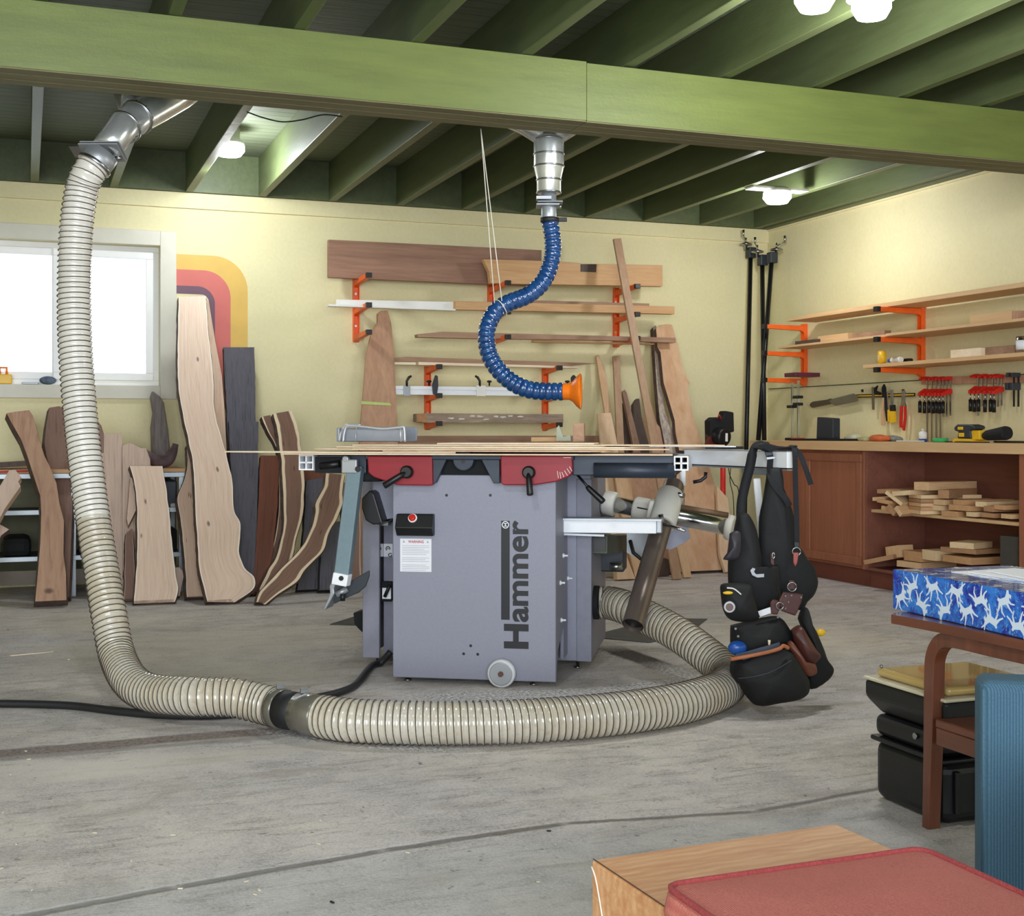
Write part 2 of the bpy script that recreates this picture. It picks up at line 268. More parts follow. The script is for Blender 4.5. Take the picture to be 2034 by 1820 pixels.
# ================================================================ THE ROOM
YW, XW, ZJ, ZD = 8.4, 5.229, 2.466, 2.72            # back wall, right wall, underside of joists, deck
XL, YF = -3.6, -3.9
def wallpaint():
    m = N('cream_wall_paint'); co = m.co()
    n = m.noise(co, 1.3, 5, .6); n2 = m.noise(co, 45, 3, .6); v = m.noise(co, 16, 6, .75)
    col = m.mix(m.mr(n, .35, .7), lin('#e6ddb0'), lin('#dfd6a6')); col = m.mix(m.mr(n2, .4, .7, 0, .12), col, lin('#b9af80'))
    col = m.mix(m.mr(v, .70, .76, 0, .35), col, lin('#8f8560'))
    m.set(color=col, rough=.62, normal=m.bump(m.noise(co, 160, 3), .12, .003)); return m.mat
def floormat():
    m = N('worn_concrete'); co = m.co(); big = m.noise(co, .9, 5, .6, .4); mid = m.noise(co, 5, 6, .68, .5); fine = m.noise(co, 120, 4, .7)
    st = m.noise(m.co('Object', (2.0, 9, 1), (0, 0, math.radians(9))), 2.2, 6, .7, .5)
    sp = m.noise(co, 420, 2, .6)
    col = m.mix(m.mr(big, .36, .64), lin('#c3bfc0'), lin('#d8cfc6')); col = m.mix(m.mr(mid, .42, .66, 0, .7), col, lin('#9a9697'))
    col = m.mix(m.mr(st, .52, .64, 0, .6), col, lin('#726d66')); col = m.mix(m.mr(fine, .4, .6, 0, .5), col, lin('#ebe4dc')); col = m.mix(m.mr(sp, .58, .68, 0, .7), col, lin('#57524d')); g4 = m.noise(co, 34, 5, .8, .6); col = m.mix(m.mr(g4, .56, .66, 0, .5), col, lin('#827a70')); col = m.mix(m.mr(g4, .30, .42, .45, 0), col, lin('#e4dccf')); b5 = m.noise(m.co('Object', (1, 2.2, 1), (0, 0, .3)), 1.1, 6, .7, 1.2); col = m.mix(m.mr(b5, .52, .64, 0, .38), col, lin('#8b7f6c'))
    hgt = m.math('ADD', m.math('MULTIPLY', fine, .4), m.math('MULTIPLY', mid, .6))
    P = m.n('ShaderNodeNewGeometry').outputs['Position']; w2 = m.math('SUBTRACT', m.noise(co, 3.5, 5, .7), .5); agg = m.noise(co, 75, 3, .8)
    def seg(a, b, wd, soft, amp, end=.1):
        a, b = Vector((a.x, a.y, 0)), Vector((b.x, b.y, 0)); d = (b-a); L = d.length; d = d/L; nr = Vector((-d.y, d.x, 0))
        rel = m.n('ShaderNodeVectorMath', {0: P, 1: a}, operation='SUBTRACT').outputs[0]
        t = m.n('ShaderNodeVectorMath', {0: rel, 1: d}, operation='DOT_PRODUCT').outputs['Value']; q = m.n('ShaderNodeVectorMath', {0: rel, 1: nr}, operation='DOT_PRODUCT').outputs['Value']
        q = m.math('ABSOLUTE', m.math('ADD', q, m.math('MULTIPLY', w2, amp)))
        k = m.mr(q, wd, wd+soft, 1, 0, True)
        return m.math('MULTIPLY', k, m.math('MULTIPLY', m.mr(t, -end, end, 0, 1), m.mr(t, L-end, L+end, 1, 0)))
    # exposed aggregate along the broken edge of the old slab, dust, and the saw-cut joints
    ag = lambda a, b: m.mix(m.mr(agg, .35, .65), lin(a), lin(b))
    s1 = seg(floor_pt(-120, 1508), floor_pt(600, 1446), .035, .03, .06)
    col = m.mix(s1, col, ag('#6d625f', '#a79a93'))
    for a, b, wd, am in (((560, 1452), (700, 1475), .03, .1), ((640, 1470), (900, 1492), .02, .1), ((820, 1388), (1180, 1382), .09, .2), ((1160, 1382), (1400, 1352), .07, .15), ((1240, 1300), (1400, 1355), .035, .14), ((1180, 1290), (1260, 1302), .05, .1)):
        s2 = seg(floor_pt(*a), floor_pt(*b), wd, .05, am); col = m.mix(m.math('MULTIPLY', s2, .9), col, ag('#5d5248', '#ffffff'))
    s3 = seg(floor_pt(1215, 1288), floor_pt(1305, 1322), .05, .03, .08); col = m.mix(m.math('MULTIPLY', s3, .95), col, ag('#171414', '#4a423e'))
    dust = seg(floor_pt(60, 1535), floor_pt(360, 1515), .075, .1, .25, .2); col = m.mix(m.math('MULTIPLY', dust, .85), col, lin('#e6dfd6'))
    dust = seg(floor_pt(380, 1508), floor_pt(700, 1480), .03, .05, .15, .2); col = m.mix(m.math('MULTIPLY', dust, .6), col, lin('#d3cbc0'))
    for a, b, wd in (((150, 1300), (640, 1262), .22), ((300, 1345), (640, 1320), .12), ((60, 1240), (330, 1236), .15), ((1480, 1240), (1700, 1300), .2)):
        du = seg(floor_pt(*a), floor_pt(*b), wd, .3, .7, .3); col = m.mix(m.math('MULTIPLY', du, m.mr(agg, .3, .6, .3, .6)), col, lin('#e4dac6'))
    pit = m.noise(co, 26, 3, .75, .4); col = m.mix(m.mr(pit, .66, .71, 0, .7), col, lin('#4a4641'))
    dark = seg(floor_pt(-50, 1514), floor_pt(560, 1462), .005, .03, .02); col = m.mix(m.math('MULTIPLY', dark, .45), col, lin('#56504b'))
    jt = None
    for a, b, wd in (((-60, 1838), (350, 1762), .006), ((350, 1762), (760, 1690), .006), ((760, 1690), (1120, 1636), .006), ((1120, 1636), (1500, 1612), .002), ((1500, 1612), (1780, 1560), .002)):
        s = seg(floor_pt(*a), floor_pt(*b), wd, .016, .035, .02); jt = s if jt is None else m.math('MAXIMUM', jt, s)
    col = m.mix(m.math('MULTIPLY', jt, .75), col, lin('#575048'))
    near = seg(floor_pt(-200, 1950), floor_pt(1900, 1690), .28, .2, .1); col = m.mix(m.math('MULTIPLY', near, .35), col, lin('#a9adae'))
    hgt = m.math('SUBTRACT', hgt, m.math('MULTIPLY', jt, .8)); hgt = m.math('ADD', hgt, m.math('MULTIPLY', s1, m.math('SUBTRACT', agg, .9)))
    m.set(color=col, rough=.8, normal=m.bump(hgt, .7, .014)); return m.mat
def deckmat():
    m = N('green_ceiling_boards'); co = m.co(); y = m.n('ShaderNodeSeparateXYZ', {0: co}).outputs[1]
    fr = m.math('FRACT', m.math('MULTIPLY', y, 1/.085)); gap = m.mr(m.math('ABSOLUTE', m.math('SUBTRACT', fr, .5)), .44, .5, 0, 1)
    n = m.noise(m.co('Object', (2, 12, 2)), 2, 5, .7)
    col = m.mix(m.mr(n, .35, .7), lin('#646d56'), lin('#737c63')); col = m.mix(m.math('MULTIPLY', gap, m.mr(n, .4, .6, .3, 1)), col, lin('#2b3324'))
    m.set(color=col, rough=.7, normal=m.bump(m.math('SUBTRACT', n, gap), .4, .006)); return m.mat
def greenpaint(name, a, b, axis):
    m = N(name); s = [10]*3; s['XYZ'.index(axis)] = 1.2; n = m.noise(m.co('Object', s), 2, 6, .65); n2 = m.noise(m.co(), 22, 4, .7); v = m.noise(m.co(), 11, 5, .75)
    col = m.mix(m.mr(n, .35, .7), lin(a), lin(b)); col = m.mix(m.mr(v, .69, .75, 0, .7), col, lin('#3a3f24'))
    m.set(color=col, rough=.5, normal=m.bump(m.math('ADD', n, n2), .25, .004)); return m.mat
wallm = wallpaint(); gj = greenpaint('green_joist_paint', '#5d6843', '#505a39', 'Y'); gb = greenpaint('green_beam_paint', '#6f7b3c', '#616c35', 'X'); rawb = wood('bare_beam_underside', '#7e7a57', '#67634a', 'X', 1.0, .8, False)
# window opening in the back wall
wx0 = W.b(-160, 600, YW).x; wx1 = W.b(318, 600, YW).x; wz0 = W.b(160, 765, YW).z; wz1 = W.b(160, 481, YW).z
b = B(); b.box(XL, XW+.12, YF, YW+.12, -.12, 0); b.build('floor', floormat(), kind='structure')
b = B(); T = .14
b.box(XL-T, wx0, YW, YW+T, 0, ZD); b.box(wx1, XW+T, YW, YW+T, 0, ZD); b.box(wx0, wx1, YW, YW+T, 0, wz0); b.box(wx0, wx1, YW, YW+T, wz1, ZD)
wall_back = b.build('wall_back', wallm, kind='structure')
b = B(); b.box(XW, XW+T, YF, YW, 0, ZD); b.build('wall_right', wallm, kind='structure')
b = B(); b.box(XL-T, XL, YF, YW, 0, ZD); b.build('wall_left', wallm, kind='structure')
b = B(); b.box(XL-T, XW+T, YF, YW+T, ZD, ZD+.05); ceil_o = b.build('ceiling', deckmat(), kind='structure')
for k in range(-8, 12):                            # joists run towards the back wall
    x = .05+.46*k; B().box(x-.024, x+.024, YF, YW-.04, ZJ, ZD-.001).build('joist', gj, ceil_o, .003)
B().box(XL, XW, YW-.04, YW-.001, ZJ+.002, ZD-.001).build('rim_board', gj, ceil_o)
B().box(XW-.06, XW-.002, YF, YW-.045, ZJ-.002, ZD-.001).build('wall_joist', gj, ceil_o)
xj = W.b(1166, 180, 4.832).x
bm = B(); bm.side = None
for x0, x1, dy, dz in ((XL, xj-.002, 0, 0), (xj+.002, XW, .006, -.004)):
    bm.mi = 0; bm.box(x0, x1, 4.832+dy, 5.06, 2.222, ZJ-.002+dz); bm.mi = 1; bm.box(x0, x1, 4.836+dy, 5.058, 2.217, 2.2225)
    bm.box(x0, x1, 4.905, 4.909, 2.2155, 2.218); bm.box(x0, x1, 4.985, 4.989, 2.2155, 2.218)
bm.build('beam', [gb, rawb], ceil_o, .004)
B().box(XL, XW, YW-.018, YW, ZJ-.10, ZJ-.002).build('trim_1', wallm, kind='structure', bevel=.002)
B().box(XW-.012, XW, YF, YW-.02, ZJ-.016, ZJ-.003).build('trim_2', wallm, kind='structure')
# window: casing, frame, sashes and glass
tm = plain('window_trim_paint', '#d6d2c2', .5, var=.04); vin = plain('white_vinyl', '#f0f0ee', .35, var=.02)
tx1 = W.b(350, 600, YW).x; tz1 = W.b(200, 453, YW).z; tz0 = W.b(200, 792, YW).z
b = B(); b.box(wx1, tx1, YW-.02, YW, tz0, tz1); b.box(wx0-.1, wx1, YW-.02, YW, wz1, tz1); b.box(wx0-.1, wx1, YW-.02, YW, tz0, wz0); b.box(wx0-.1, wx0, YW-.02, YW, wz0, wz1)
b.build('trim_3', tm, kind='structure', bevel=.003)
g = N('window_glass'); g.set(color=(1, 1, 1, 1), rough=.02, trans=1.0, ior=1.05)
win = B(); yo = YW+.075
win.box(wx0, wx1, yo, yo+.05, wz0, wz0+.035); win.box(wx0, wx1, yo, yo+.05, wz1-.035, wz1); win.box(wx0, wx0+.035, yo, yo+.05, wz0+.035, wz1-.035); win.box(wx1-.035, wx1, yo, yo+.05, wz0+.035, wz1-.035)
window = win.build('window_1', vin, kind='structure', bevel=.002)
ms = W.b(112, 600, yo).x
for (a, c, dy) in ((wx0+.035, ms+.02, .012), (ms-.02, wx1-.035, .0)):
    s_ = B(); y0 = yo+dy-.012
    s_.box(a, c, y0, y0+.03, wz0+.035, wz0+.08); s_.box(a, c, y0, y0+.03, wz1-.08, wz1-.035); s_.box(a, a+.045, y0, y0+.03, wz0+.08, wz1-.08); s_.box(c-.045, c, y0, y0+.03, wz0+.08, wz1-.08)
    so = s_.build('sash', vin, window, .003); B().box(a+.04, c-.04, y0+.012, y0+.016, wz0+.075, wz1-.075).build('window_glass', g.mat, so)
# painted bands on the wall beside the window
def band(ix, ox, it, ot, ir, orr, hx, d):
    y = YW-.0015-d; zb = W.b(470, 812, YW).z; out = []
    def arc(xr, zt, r): return [(xr-r+r*math.sin(t), zt-r+r*math.cos(t)) for t in [math.pi/2*k/12 for k in range(13)]]
    xo = W.b(ox, 650, YW).x; zo = W.b(400, ot, YW).z; xi = W.b(ix, 650, YW).x; zi = W.b(400, it, YW).z
    pts = [(tx1, zo)]+arc(xo, zo, orr)+[(xo, zb), (xi, zb)]+arc(xi, zi, ir)[::-1]+[(tx1, zi)]
    B().prism([(x, y, z) for x, z in pts], (0, .0012+d, 0)).build('painted_band', plain('band_paint_'+hx, '#'+hx, .6, var=.05), wall_back)
band(458, 492, 537, 507, .17, .22, 'dcb55c', 0); band(427, 458, 569, 537, .11, .17, 'cf6f66', 0); band(415, 427, 585, 569, .05, .11, '6f5160', 0)
# ceiling lamps
lampm = emis('lamp_glass', '#f4f8ff', 14)
LL = ['bright round ceiling lamp near the window end of the back wall', 'ceiling lamp glowing above the corner with the pipe clamps', 'ceiling lamp glaring at the top edge of the picture, in front of the beam',
      'ceiling lamp at the top edge of the picture, right-hand one of the near pair', 'ceiling lamp above the near left of the workshop']
for i, (p, pw) in enumerate(LAMPS):
    e = empty('ceiling_lamp', (p[0], p[1], p[2]), 0, LL[i], 'lamp')
    B().lathe([(.085, 0), (.085, .012), (.06, .03), (.06, (ZD if i == 0 else ZJ)-p[2]-.001)], (0, 0, 0)).build('base', MT['white'], e)
    if i == 0: pass
    elif i in (2, 3): B().box(-.07, .07, -.05, .05, ZJ-p[2]-.014, ZJ-p[2]-.001).build('mounting_board', MT['white'], e)
    elif i == 1: B().box(-.20, .20, -.05, .05, ZJ-p[2]-.014, ZJ-p[2]-.001).build('mounting_board', MT['white'], e)
    elif True: B().box(-.30, .30, -.05, .05, ZJ-p[2]-.014, ZJ-p[2]-.001).build('mounting_board', MT['white'], e)
    kb = 1.3 if i < 2 else 1.0; B().lathe([(.01*kb, -.075), (.05*kb, -.066), (.068*kb, -.035), (.066*kb, -.005), (.05, -.001)], (0, 0, 0)).build('bulb', lampm, e)
    l = bpy.data.lights.new('lamp_light', 'POINT'); l.energy = pw; l.color = (.98, .98, 1.0) if i else (.93, .97, 1.0); l.shadow_soft_size = .07
    lo = bpy.data.objects.new('lamp_light', l); lo.location = (p[0], p[1], p[2]-.16); COL.objects.link(lo)
# ================================================================ THE SAW AND WHAT IS ON IT
pO = floor_pt(780, 1356); pR = floor_pt(1104, 1367); ang = math.atan2(pR.y-pO.y, pR.x-pO.x); SW = (pR-pO).length
S = Frame(pO, ang)
saw = empty('table_saw', pO, ang, 'large grey combination table saw with red handwheel panels standing on the concrete floor', 'table saw')
G, G2, DK = MT['sawgrey'], MT['sawgrey2'], MT['sawdk']
zt = S.b(940, 960, 0).z; ZT = S.b(940, 904, -.04).z
def sx(px, b, py=1100): return S.b(px, py, b).x
def sz(py, b, px=940): return S.b(px, py, b).z
# body
b = B(); b.box(0, SW, 0, .012, .02, zt+.03); b.box(0, .012, .012, .34, .02, zt); 
b.build('front_panel', G, saw, .004)
b = B(); zb = .02; b.prism([(SW, .012, zt+.02), (SW, .012, zb), (SW, .06, zb+.11), (SW, .22, zb+.17), (SW, .22, zb+.05), (SW, .34, zb+.05), (SW, .34, zt+.02)], (-.012, 0, 0)); b.build('side_panel', G, saw)
xb0 = sx(720, .33); xb1 = sx(1174, .36)
b = B(); b.box(xb0, xb0+.07, .33, .35, .03, ZT-.05); b.box(xb0, xb0+.012, .35, .95, .03, ZT-.05); b.build('left_flange', G, saw, .003)
b = B(); b.box(xb0+.07, SW*.6, .40, .41, .03, ZT-.05); b.build('recessed_panel', G2, saw)
b = B(); b.box(SW*.6, xb1, .345, .36, .04, ZT-.08); b.box(xb1-.012, xb1, .36, .95, .04, ZT-.08); b.box(xb0+.02, xb1-.02, .93, .95, .04, ZT-.08); b.build('rear_body', G, saw, .003)
b = B(); b.box(xb1-.055, xb1+.004, .338, .346, .04, ZT-.1); b.build('corner_flange', G2, saw, .002)
for x, y in ((.045, .03), (SW-.09, .03), (xb0+.05, .36), (xb1-.06, .4)): B().lathe([(.016, 0), (.016, .006), (.006, .008), (.006, .045)], (x, y+.02, 0), seg=12).build('levelling_foot', MT['steel'], saw)
b = B()
for px, py in ((887, 984), (974, 984), (935, 1283), (921, 1299), (949, 1300)):
    p = S.b(px, py, 0); B().lathe([(.0055, 0), (.0055, .0008)], (p.x, -.0008, p.z), (0, 1, 0), 14).build('screw_hole', MT['blk'], saw)
for px, py in ((1120, 1158), (1135, 1149), (1122, 1232), (1137, 1221), (1126, 1104)):
    p = S.a(px-8, py, SW); B().lathe([(.009, 0), (.009, .005), (.004, .007), (.004, .02)], (SW, max(.05, p.y), p.z), (1, 0, 0), 10).build('bolt', MT['alu'], saw)
# transport wheel
p = S.b(997, 1352, -.02); wr = .052; wl = B().lathe([(.02, 0), (wr-.006, 0), (wr, .006), (wr, .03), (wr-.006, .036), (.02, .036)], (p.x, -.042, wr+.001), (0, 1, 0), 36).build('wheel', plain('white_nylon_wheel', '#d9dadd', .4, var=.06), saw)
b = B(); b.lathe([(.040, 0), (.043, 0), (.043, .002), (.040, .002)], (p.x, -.0435, wr+.001), (0, 1, 0), 36); b.build('wheel_groove', MT['alud'], wl)
B().lathe([(.011, 0), (.011, .01)], (p.x, -.05, wr+.001), (0, 1, 0), 6).build('axle_bolt', plain('rusty_steel', '#6b4a42', .5, .5), wl)
# switch box, warning sticker
x0, x1 = sx(786, -.04), sx(859, -.04); z1, z0 = sz(1023, -.04), sz(1067, -.04); zm = z0*.62+z1*.38
b = B(); b.prism([(x0, 0, z1), (x0, 0, z0), (x0, -.03, z0), (x0, -.055, zm), (x0, -.03, z1)], (x1-x0, 0, 0)); sb = b.build('switch_box', MT['blk'], saw, .004)
p = S.b(819, 1031, -.045); B().lathe([(.017, .0), (.017, .008)], (p.x, -.036, p.z), (0, -1, .55), 20).build('button_ring', MT['white'], sb); B().lathe([(.013, .0), (.013, .014), (.009, .018)], (p.x, -.038, p.z), (0, -1, .55), 20).build('stop_button', MT['red'], sb)
x0, x1 = sx(795, 0), sx(857, 0); z1, z0 = sz(1072, 0), sz(1138, 0); wd, hh = x1-x0, z1-z0
st = B().box(x0, x1, -.0012, 0, z0, z1).build('warning_sticker', MT['paper'], saw)
text('warning_heading', 'WARNING', MT['redink'], st, (x0+wd*.26, -.0012, z1-.0165), (1, 0, 0), (0, 0, 1), wd*.5, .0105, .02, .0006)
b = B()
for xx in (x0+.014, x1-.014): b.prism([(xx-.005, -.0016, z1-.015), (xx+.005, -.0016, z1-.015), (xx, -.0016, z1-.006)], (0, .0003, 0))
for i in range(15):
    zz = z1-.026-i*.0066
    if i in (6, 10): continue
    b.box(x0+.008, x1-.008-random.random()*.03*(i % 3 == 2), -.0016, -.0013, zz-.0008, zz+.0008)
b.build('sticker_print', MT['greyink'], st)
# maker's name running up the panel
xT, xBt = sx(1018, 0), sx(1050, 0); k = lambda py: sz(py, 0, 1030)
text('maker_name', 'ammer', MT['ink'], saw, (xBt, -.0004, k(1236)), (0, 0, 1), (-1, 0, 0), k(1034)-k(1236), (xBt-xT)*1.0, .028, .0)
xa = sx(1001, 0); b = B(); H0, H1 = k(1289), k(1240); st_ = (H1-H0)*.29
b.box(xa, xBt, -.0008, -.0002, H0, H0+st_); b.box(xa, xBt, -.0008, -.0002, H1-st_, H1); mx = xa+(xBt-xa)*.37; b.box(mx, mx+(xBt-xa)*.23, -.0008, -.0002, H0+st_-.001, H1-st_+.001)
xr0, xr1 = sx(995.5, 0), sx(1012.5, 0); b.box(xr0, xr1, -.0008, -.0002, k(1232), k(1035)); b.build('maker_initial_and_rule', MT['ink'], saw)
c = ((xr0+xr1)/2, -.0008, k(1043)); r_ = (xr1-xr0)*.42; ring = [(r_*.82, 0), (r_, 0), (r_, .0006), (r_*.82, .0006)]
b = B()
for i in range(28):
    t0, t1 = [2*math.pi*j/28 for j in (i, i+1)]; P = lambda r, t: (c[0]+r*math.cos(t), c[1]-.0004, c[2]+r*math.sin(t))
    b.add([P(r_*.78, t0), P(r_, t0), P(r_, t1), P(r_*.78, t1)], [(0, 1, 2, 3)])
for dz in (-.45, .28): b.box(c[0]-r_*.5, c[0]+r_*.5, c[1]-.0005, c[1]-.0003, c[2]+dz*r_, c[2]+(dz+.17)*r_)
b.box(c[0]-r_*.12, c[0]+r_*.12, c[1]-.0005, c[1]-.0003, c[2]-.5*r_, c[2]+.5*r_); b.build('maker_emblem', MT['alu'], saw)
# red handwheel panels
def redpanel(pts, name, y=-.05):
    P = [S.b(px, py, y) for px, py in pts]; return B().prism([(p.x, y, p.z) for p in P], (0, .045, 0)).build(name, MT['sawred'], saw, .004)
rp1 = redpanel([(729, 906), (858, 906), (859, 962), (856, 965), (790, 964), (762, 955), (742, 948), (731, 939)], 'left_control_panel')
rp2 = redpanel([(994, 905), (1136, 905), (1137, 938), (1130, 947), (1105, 957), (1060, 964), (1000, 964), (995, 960)], 'right_control_panel')
b = B()
for a_, b_ in (((1119, 909), (1134, 909)), ((1107, 936), (1109, 950)), ((1112, 938), (1114, 951)), ((1116, 938), (1120, 948)), ((1121, 935), (1127, 945)), ((1126, 931), (1133, 941)), ((1131, 927), (1136, 936))):
    p, q = S.b(*a_, -.052), S.b(*b_, -.052); p.y = q.y = -.0505; B().bar(p, q, .0016, .001, (0, 1, 0)).build('scale_mark', MT['white'], rp2)
def crank(px, py, qx, qy, par):
    p = S.b(px, py, -.08); q = S.b(qx, qy, -.10); p.y = -.05
    h = B(); h.lathe([(.022, 0), (.024, .006), (.024, .022), (.018, .03)], p, (0, -1, 0), 20); ho = h.build('crank_hub', MT['blk'], par)
    s_ = Vector((p.x, -.07, p.z)); B().tube([s_, s_.lerp(q, .3), q-(q-s_).normalized()*.003, q], [.009, .011, .0125, .009], 14).build('crank_handle', MT['blk'], ho)
crank(806, 938, 762, 966, rp1); crank(1049, 939, 1053, 984, rp2)
# centre casting between the panels
x0, x1 = sx(860, -.02), sx(993, -.02); b = B(); b.box(x0, x1, .02, .05, sz(962, -.02), ZT-.004); b.build('centre_plate', MT['blkm'], saw)
b = B(); cxp = (x0+x1)/2
b.prism([(x0, -.03, sz(906, -.03)), (x0+.06, -.03, sz(906, -.03)), (x0+.012, -.03, sz(960, -.03)), (x0, -.03, sz(962, -.03))], (0, .05, 0)); b.prism([(x1, -.03, sz(906, -.03)), (x1, -.03, sz(960, -.03)), (x1-.022, -.03, sz(960, -.03)), (x1-.075, -.03, sz(906, -.03))], (0, .05, 0))
b.lathe([(.038, 0), (.04, .004), (.04, .05)], (cxp-.01, -.03, sz(914, -.03)), (0, 1, 0), 28); b.build('trunnion_casting', DK, saw, .002)
B().lathe([(.008, 0), (.008, .001)], (cxp-.01, -.0312, sz(917, -.03)), (0, 1, 0), 14).build('shaft_hole', MT['blk'], saw)
# tables
b = B(); b.box(sx(727, -.03), sx(1140, -.03), -.045, .75, ZT-.018, ZT); b.box(sx(1137, 0), sx(1345, .1), .0, .55, ZT-.075, ZT); b.box(sx(632, .0), sx(727, .0), .0, .5, ZT-.072, ZT); b.build('cast_table', DK, saw, .004)
b = B(); b.tube([(sx(1180, -.01), -.01, ZT-.055), (sx(1340, -.01), -.01, ZT-.055)], .028, 20); b.build('guide_tube', DK, saw)
def extr(x, y, z, L, s_, nm):                      # hollow aluminium profile seen end-on
    b = B(); t = .005; b.box(x-s_, x+s_, y, y+L, z-s_, z-s_+t); b.box(x-s_, x+s_, y, y+L, z+s_-t, z+s_); b.box(x-s_, x-s_+t, y, y+L, z-s_+t, z+s_-t); b.box(x+s_-t, x+s_, y, y+L, z-s_+t, z+s_-t)
    b.box(x-.003, x+.003, y, y+L, z-s_+t, z+s_-t); b.box(x-s_+t, x+s_-t, y, y+L, z-.003, z+.003); return b.build(nm, MT['alu'], saw)
p = S.b(608, 926, -.02); extr(p.x, -.02, ZT-.031, .7, .029, 'table_rail'); p2 = S.b(1353, 920, -.03); extr(p2.x, -.03, min(p2.z, ZT-.028), .7, .026, 'table_rail')
b = B(); b.box(p.x+.03, sx(700, .03), -.005, .05, ZT-.07, ZT-.01); b.build('extension_bracket', MT['blkm'], saw); b = B(); b.tube([(p.x+.05, .0, ZT-.045), (p.x+.13, -.01, ZT-.035)], .014, 12); b.build('clamp_rod', MT['blk'], saw)
# cross-cut fence that runs from the carriage towards the door side, with its end by the tool harness
q0 = dp(1366, 911, 5.12); q1 = dp(1574, 910.5, 4.5); q0.z = q1.z = (q0.z+q1.z)/2
f0, f1 = S.L(q0), S.L(q1); d = (f1-f0).normalized()
b = B(); b.bar(f0-Vector((0, 0, .0)), f1, .045, .061); fence = b.build('crosscut_fence', MT['alu'], saw, .003)
b = B(); b.bar(f0-Vector((0, 0, .034)), f1-Vector((0, 0, .034)), .047, .005); b.bar(f0+Vector((0, 0, .0305)), f1+Vector((0, 0, .0305)), .049, .003); b.build('fence_lip', MT['alud'], fence)
b = B(); b.bar(f0-Vector((0, 0, .029)), f1-Vector((0, 0, .029)), .048, .004); b.build('fence_slot', MT['blk'], fence)
b = B(); b.bar(f0-d*.03-Vector((0, 0, .0)), f0+d*.01, .05, .05); b.build('fence_end_clamp', MT['dkm'], fence)
# arm and leg under the fence
e = S.L(dp(1512, 936, 4.68)); b = B(); b.bar(e-d*.1, e+d*.1, .04, .028); b.build('fence_bracket', MT['alud'], saw, .008)
e2 = S.L(dp(1503, 950, 4.68)); e3 = S.L(dp(1517, 1112, 4.68)); b = B(); b.bar(e2, e3, .026, .026, (0, 1, 0)); b.build('fence_stay', MT['alu'], saw, .004)
# rear handles and small levers under the right table
def lever(P, nm, mat='blk', r=.008, par=saw): return B().tube([S.L(x) for x in P], r, 10).build(nm, MT[mat], par)
lever([dp(1402, 938, 5.0), dp(1401, 948, 5.0), dp(1392, 955, 5.0), dp(1377, 958, 5.0)], 'locking_lever', r=.007); lever([dp(1322, 938, 5.0), dp(1318, 942, 5.0), dp(1315, 947, 5.0)], 'clamp_lever', r=.007)
lever([dp(1144, 940, 4.85), dp(1168, 968, 4.8)], 'pivot_rod', r=.005); B().tube([S.L(dp(1166, 966, 4.8)), S.L(dp(1170, 971, 4.8)), S.L(dp(1196, 995, 4.78)), S.L(dp(1199, 998, 4.78))], [.008, .0105, .0125, .010], 14).build('black_grip', MT['blk'], saw)
# sliding carriage beam on the right
a0 = S.L(dp(1098, 1048, 5.0)); a1 = S.L(dp(1304, 1046, 4.95)); a0.z = a1.z
b = B(); b.bar(a0+(a1-a0)*.1, a1, .05, .052); sl = b.build('slide_beam', MT['alu'], saw, .003)
b = B(); b.bar(a0+Vector((0, 0, .027)), a1+Vector((.02, 0, .027)), .09, .008); b.bar(a0+(a1-a0)*.08-Vector((0, 0, .032)), a0+(a1-a0)*.5-Vector((0, .0, .036)), .03, .008); b.build('slide_rail', MT['alud'], sl)
b = B(); b.bar(a0-Vector((.03, 0, 0)), a0+(a1-a0)*.1, .05, .045); b.build('slide_end_casting', MT['blkm'], sl, .006)
b = B(); b.bar(a1, a1+Vector((.022, 0, 0)), .045, .05); b.build('beam_end_cap', MT['alud'], sl, .004)
# left swing arm with shoe, and the black dust cover
def sp(px, py, d): return S.L(dp(px, py, d))
c1, c2 = sp(707, 928, 4.86), sp(679, 1158, 4.78); am = plain('grey_green_arm_paint', '#6f838b', .5, 0, .05, 60)
b = B(); b.bar(c1, c2, .056, .050, (0, 1, 0)); arm = b.build('swing_arm', am, saw, .004)
b = B(); b.box(-.03, .03, -.012, .012, -.035, .018, Matrix.Translation(sp(695, 922, 4.84))); b.lathe([(.013, 0), (.013, .03)], sp(690, 912, 4.86), (0, -1, 0), 14); b.build('arm_pivot', MT['alud'], arm, .004)
b = B(); b.lathe([(.011, 0), (.011, .004)], sp(711, 932, 4.825), (0, -1, 0), 16); b.build('arm_bore', MT['blk'], arm); b = B(); b.lathe([(.009, 0), (.009, .004)], sp(678, 1149, 4.745), (0, -1, 0), 16); b.build('arm_bore', MT['blk'], arm)
b = B(); y = -.02; b.bar(sp(681, 1139, 4.775), sp(677, 1162, 4.775), .058, .056, (0, 1, 0)); b.build('arm_end_bracket', MT['alu'], arm, .003)
P = [S.b(x, y_, -.10) for x, y_ in ((660, 1155), (668, 1156), (663, 1170), (664, 1180), (653, 1200), (646, 1212), (641, 1210), (650, 1192), (655, 1178), (654, 1164))]
b = B().prism([(p.x, -.10, p.z) for p in P], (0, .09, 0)).build('clamp_shoe', MT['alud'], arm, .004)
P = [S.b(x, y_, -.06) for x, y_ in ((662, 1178), (700, 1152), (733, 1133), (733, 1145), (726, 1165), (712, 1178), (684, 1190), (664, 1200))]
b = B().prism([(p.x, -.06, p.z) for p in P], (.0, .012, 0)).build('curved_fence_plate', MT['dkm'], arm, .003)
B().tube([S.b(668, 1182, -.08), S.b(690, 1170, -.07)], .012, 12).build('plate_spacer', MT['alud'], arm)
B().tube([S.b(680, 1180, -.09), S.b(681, 1194, -.09)], .009, 10).build('plate_screw', MT['blk'], arm)
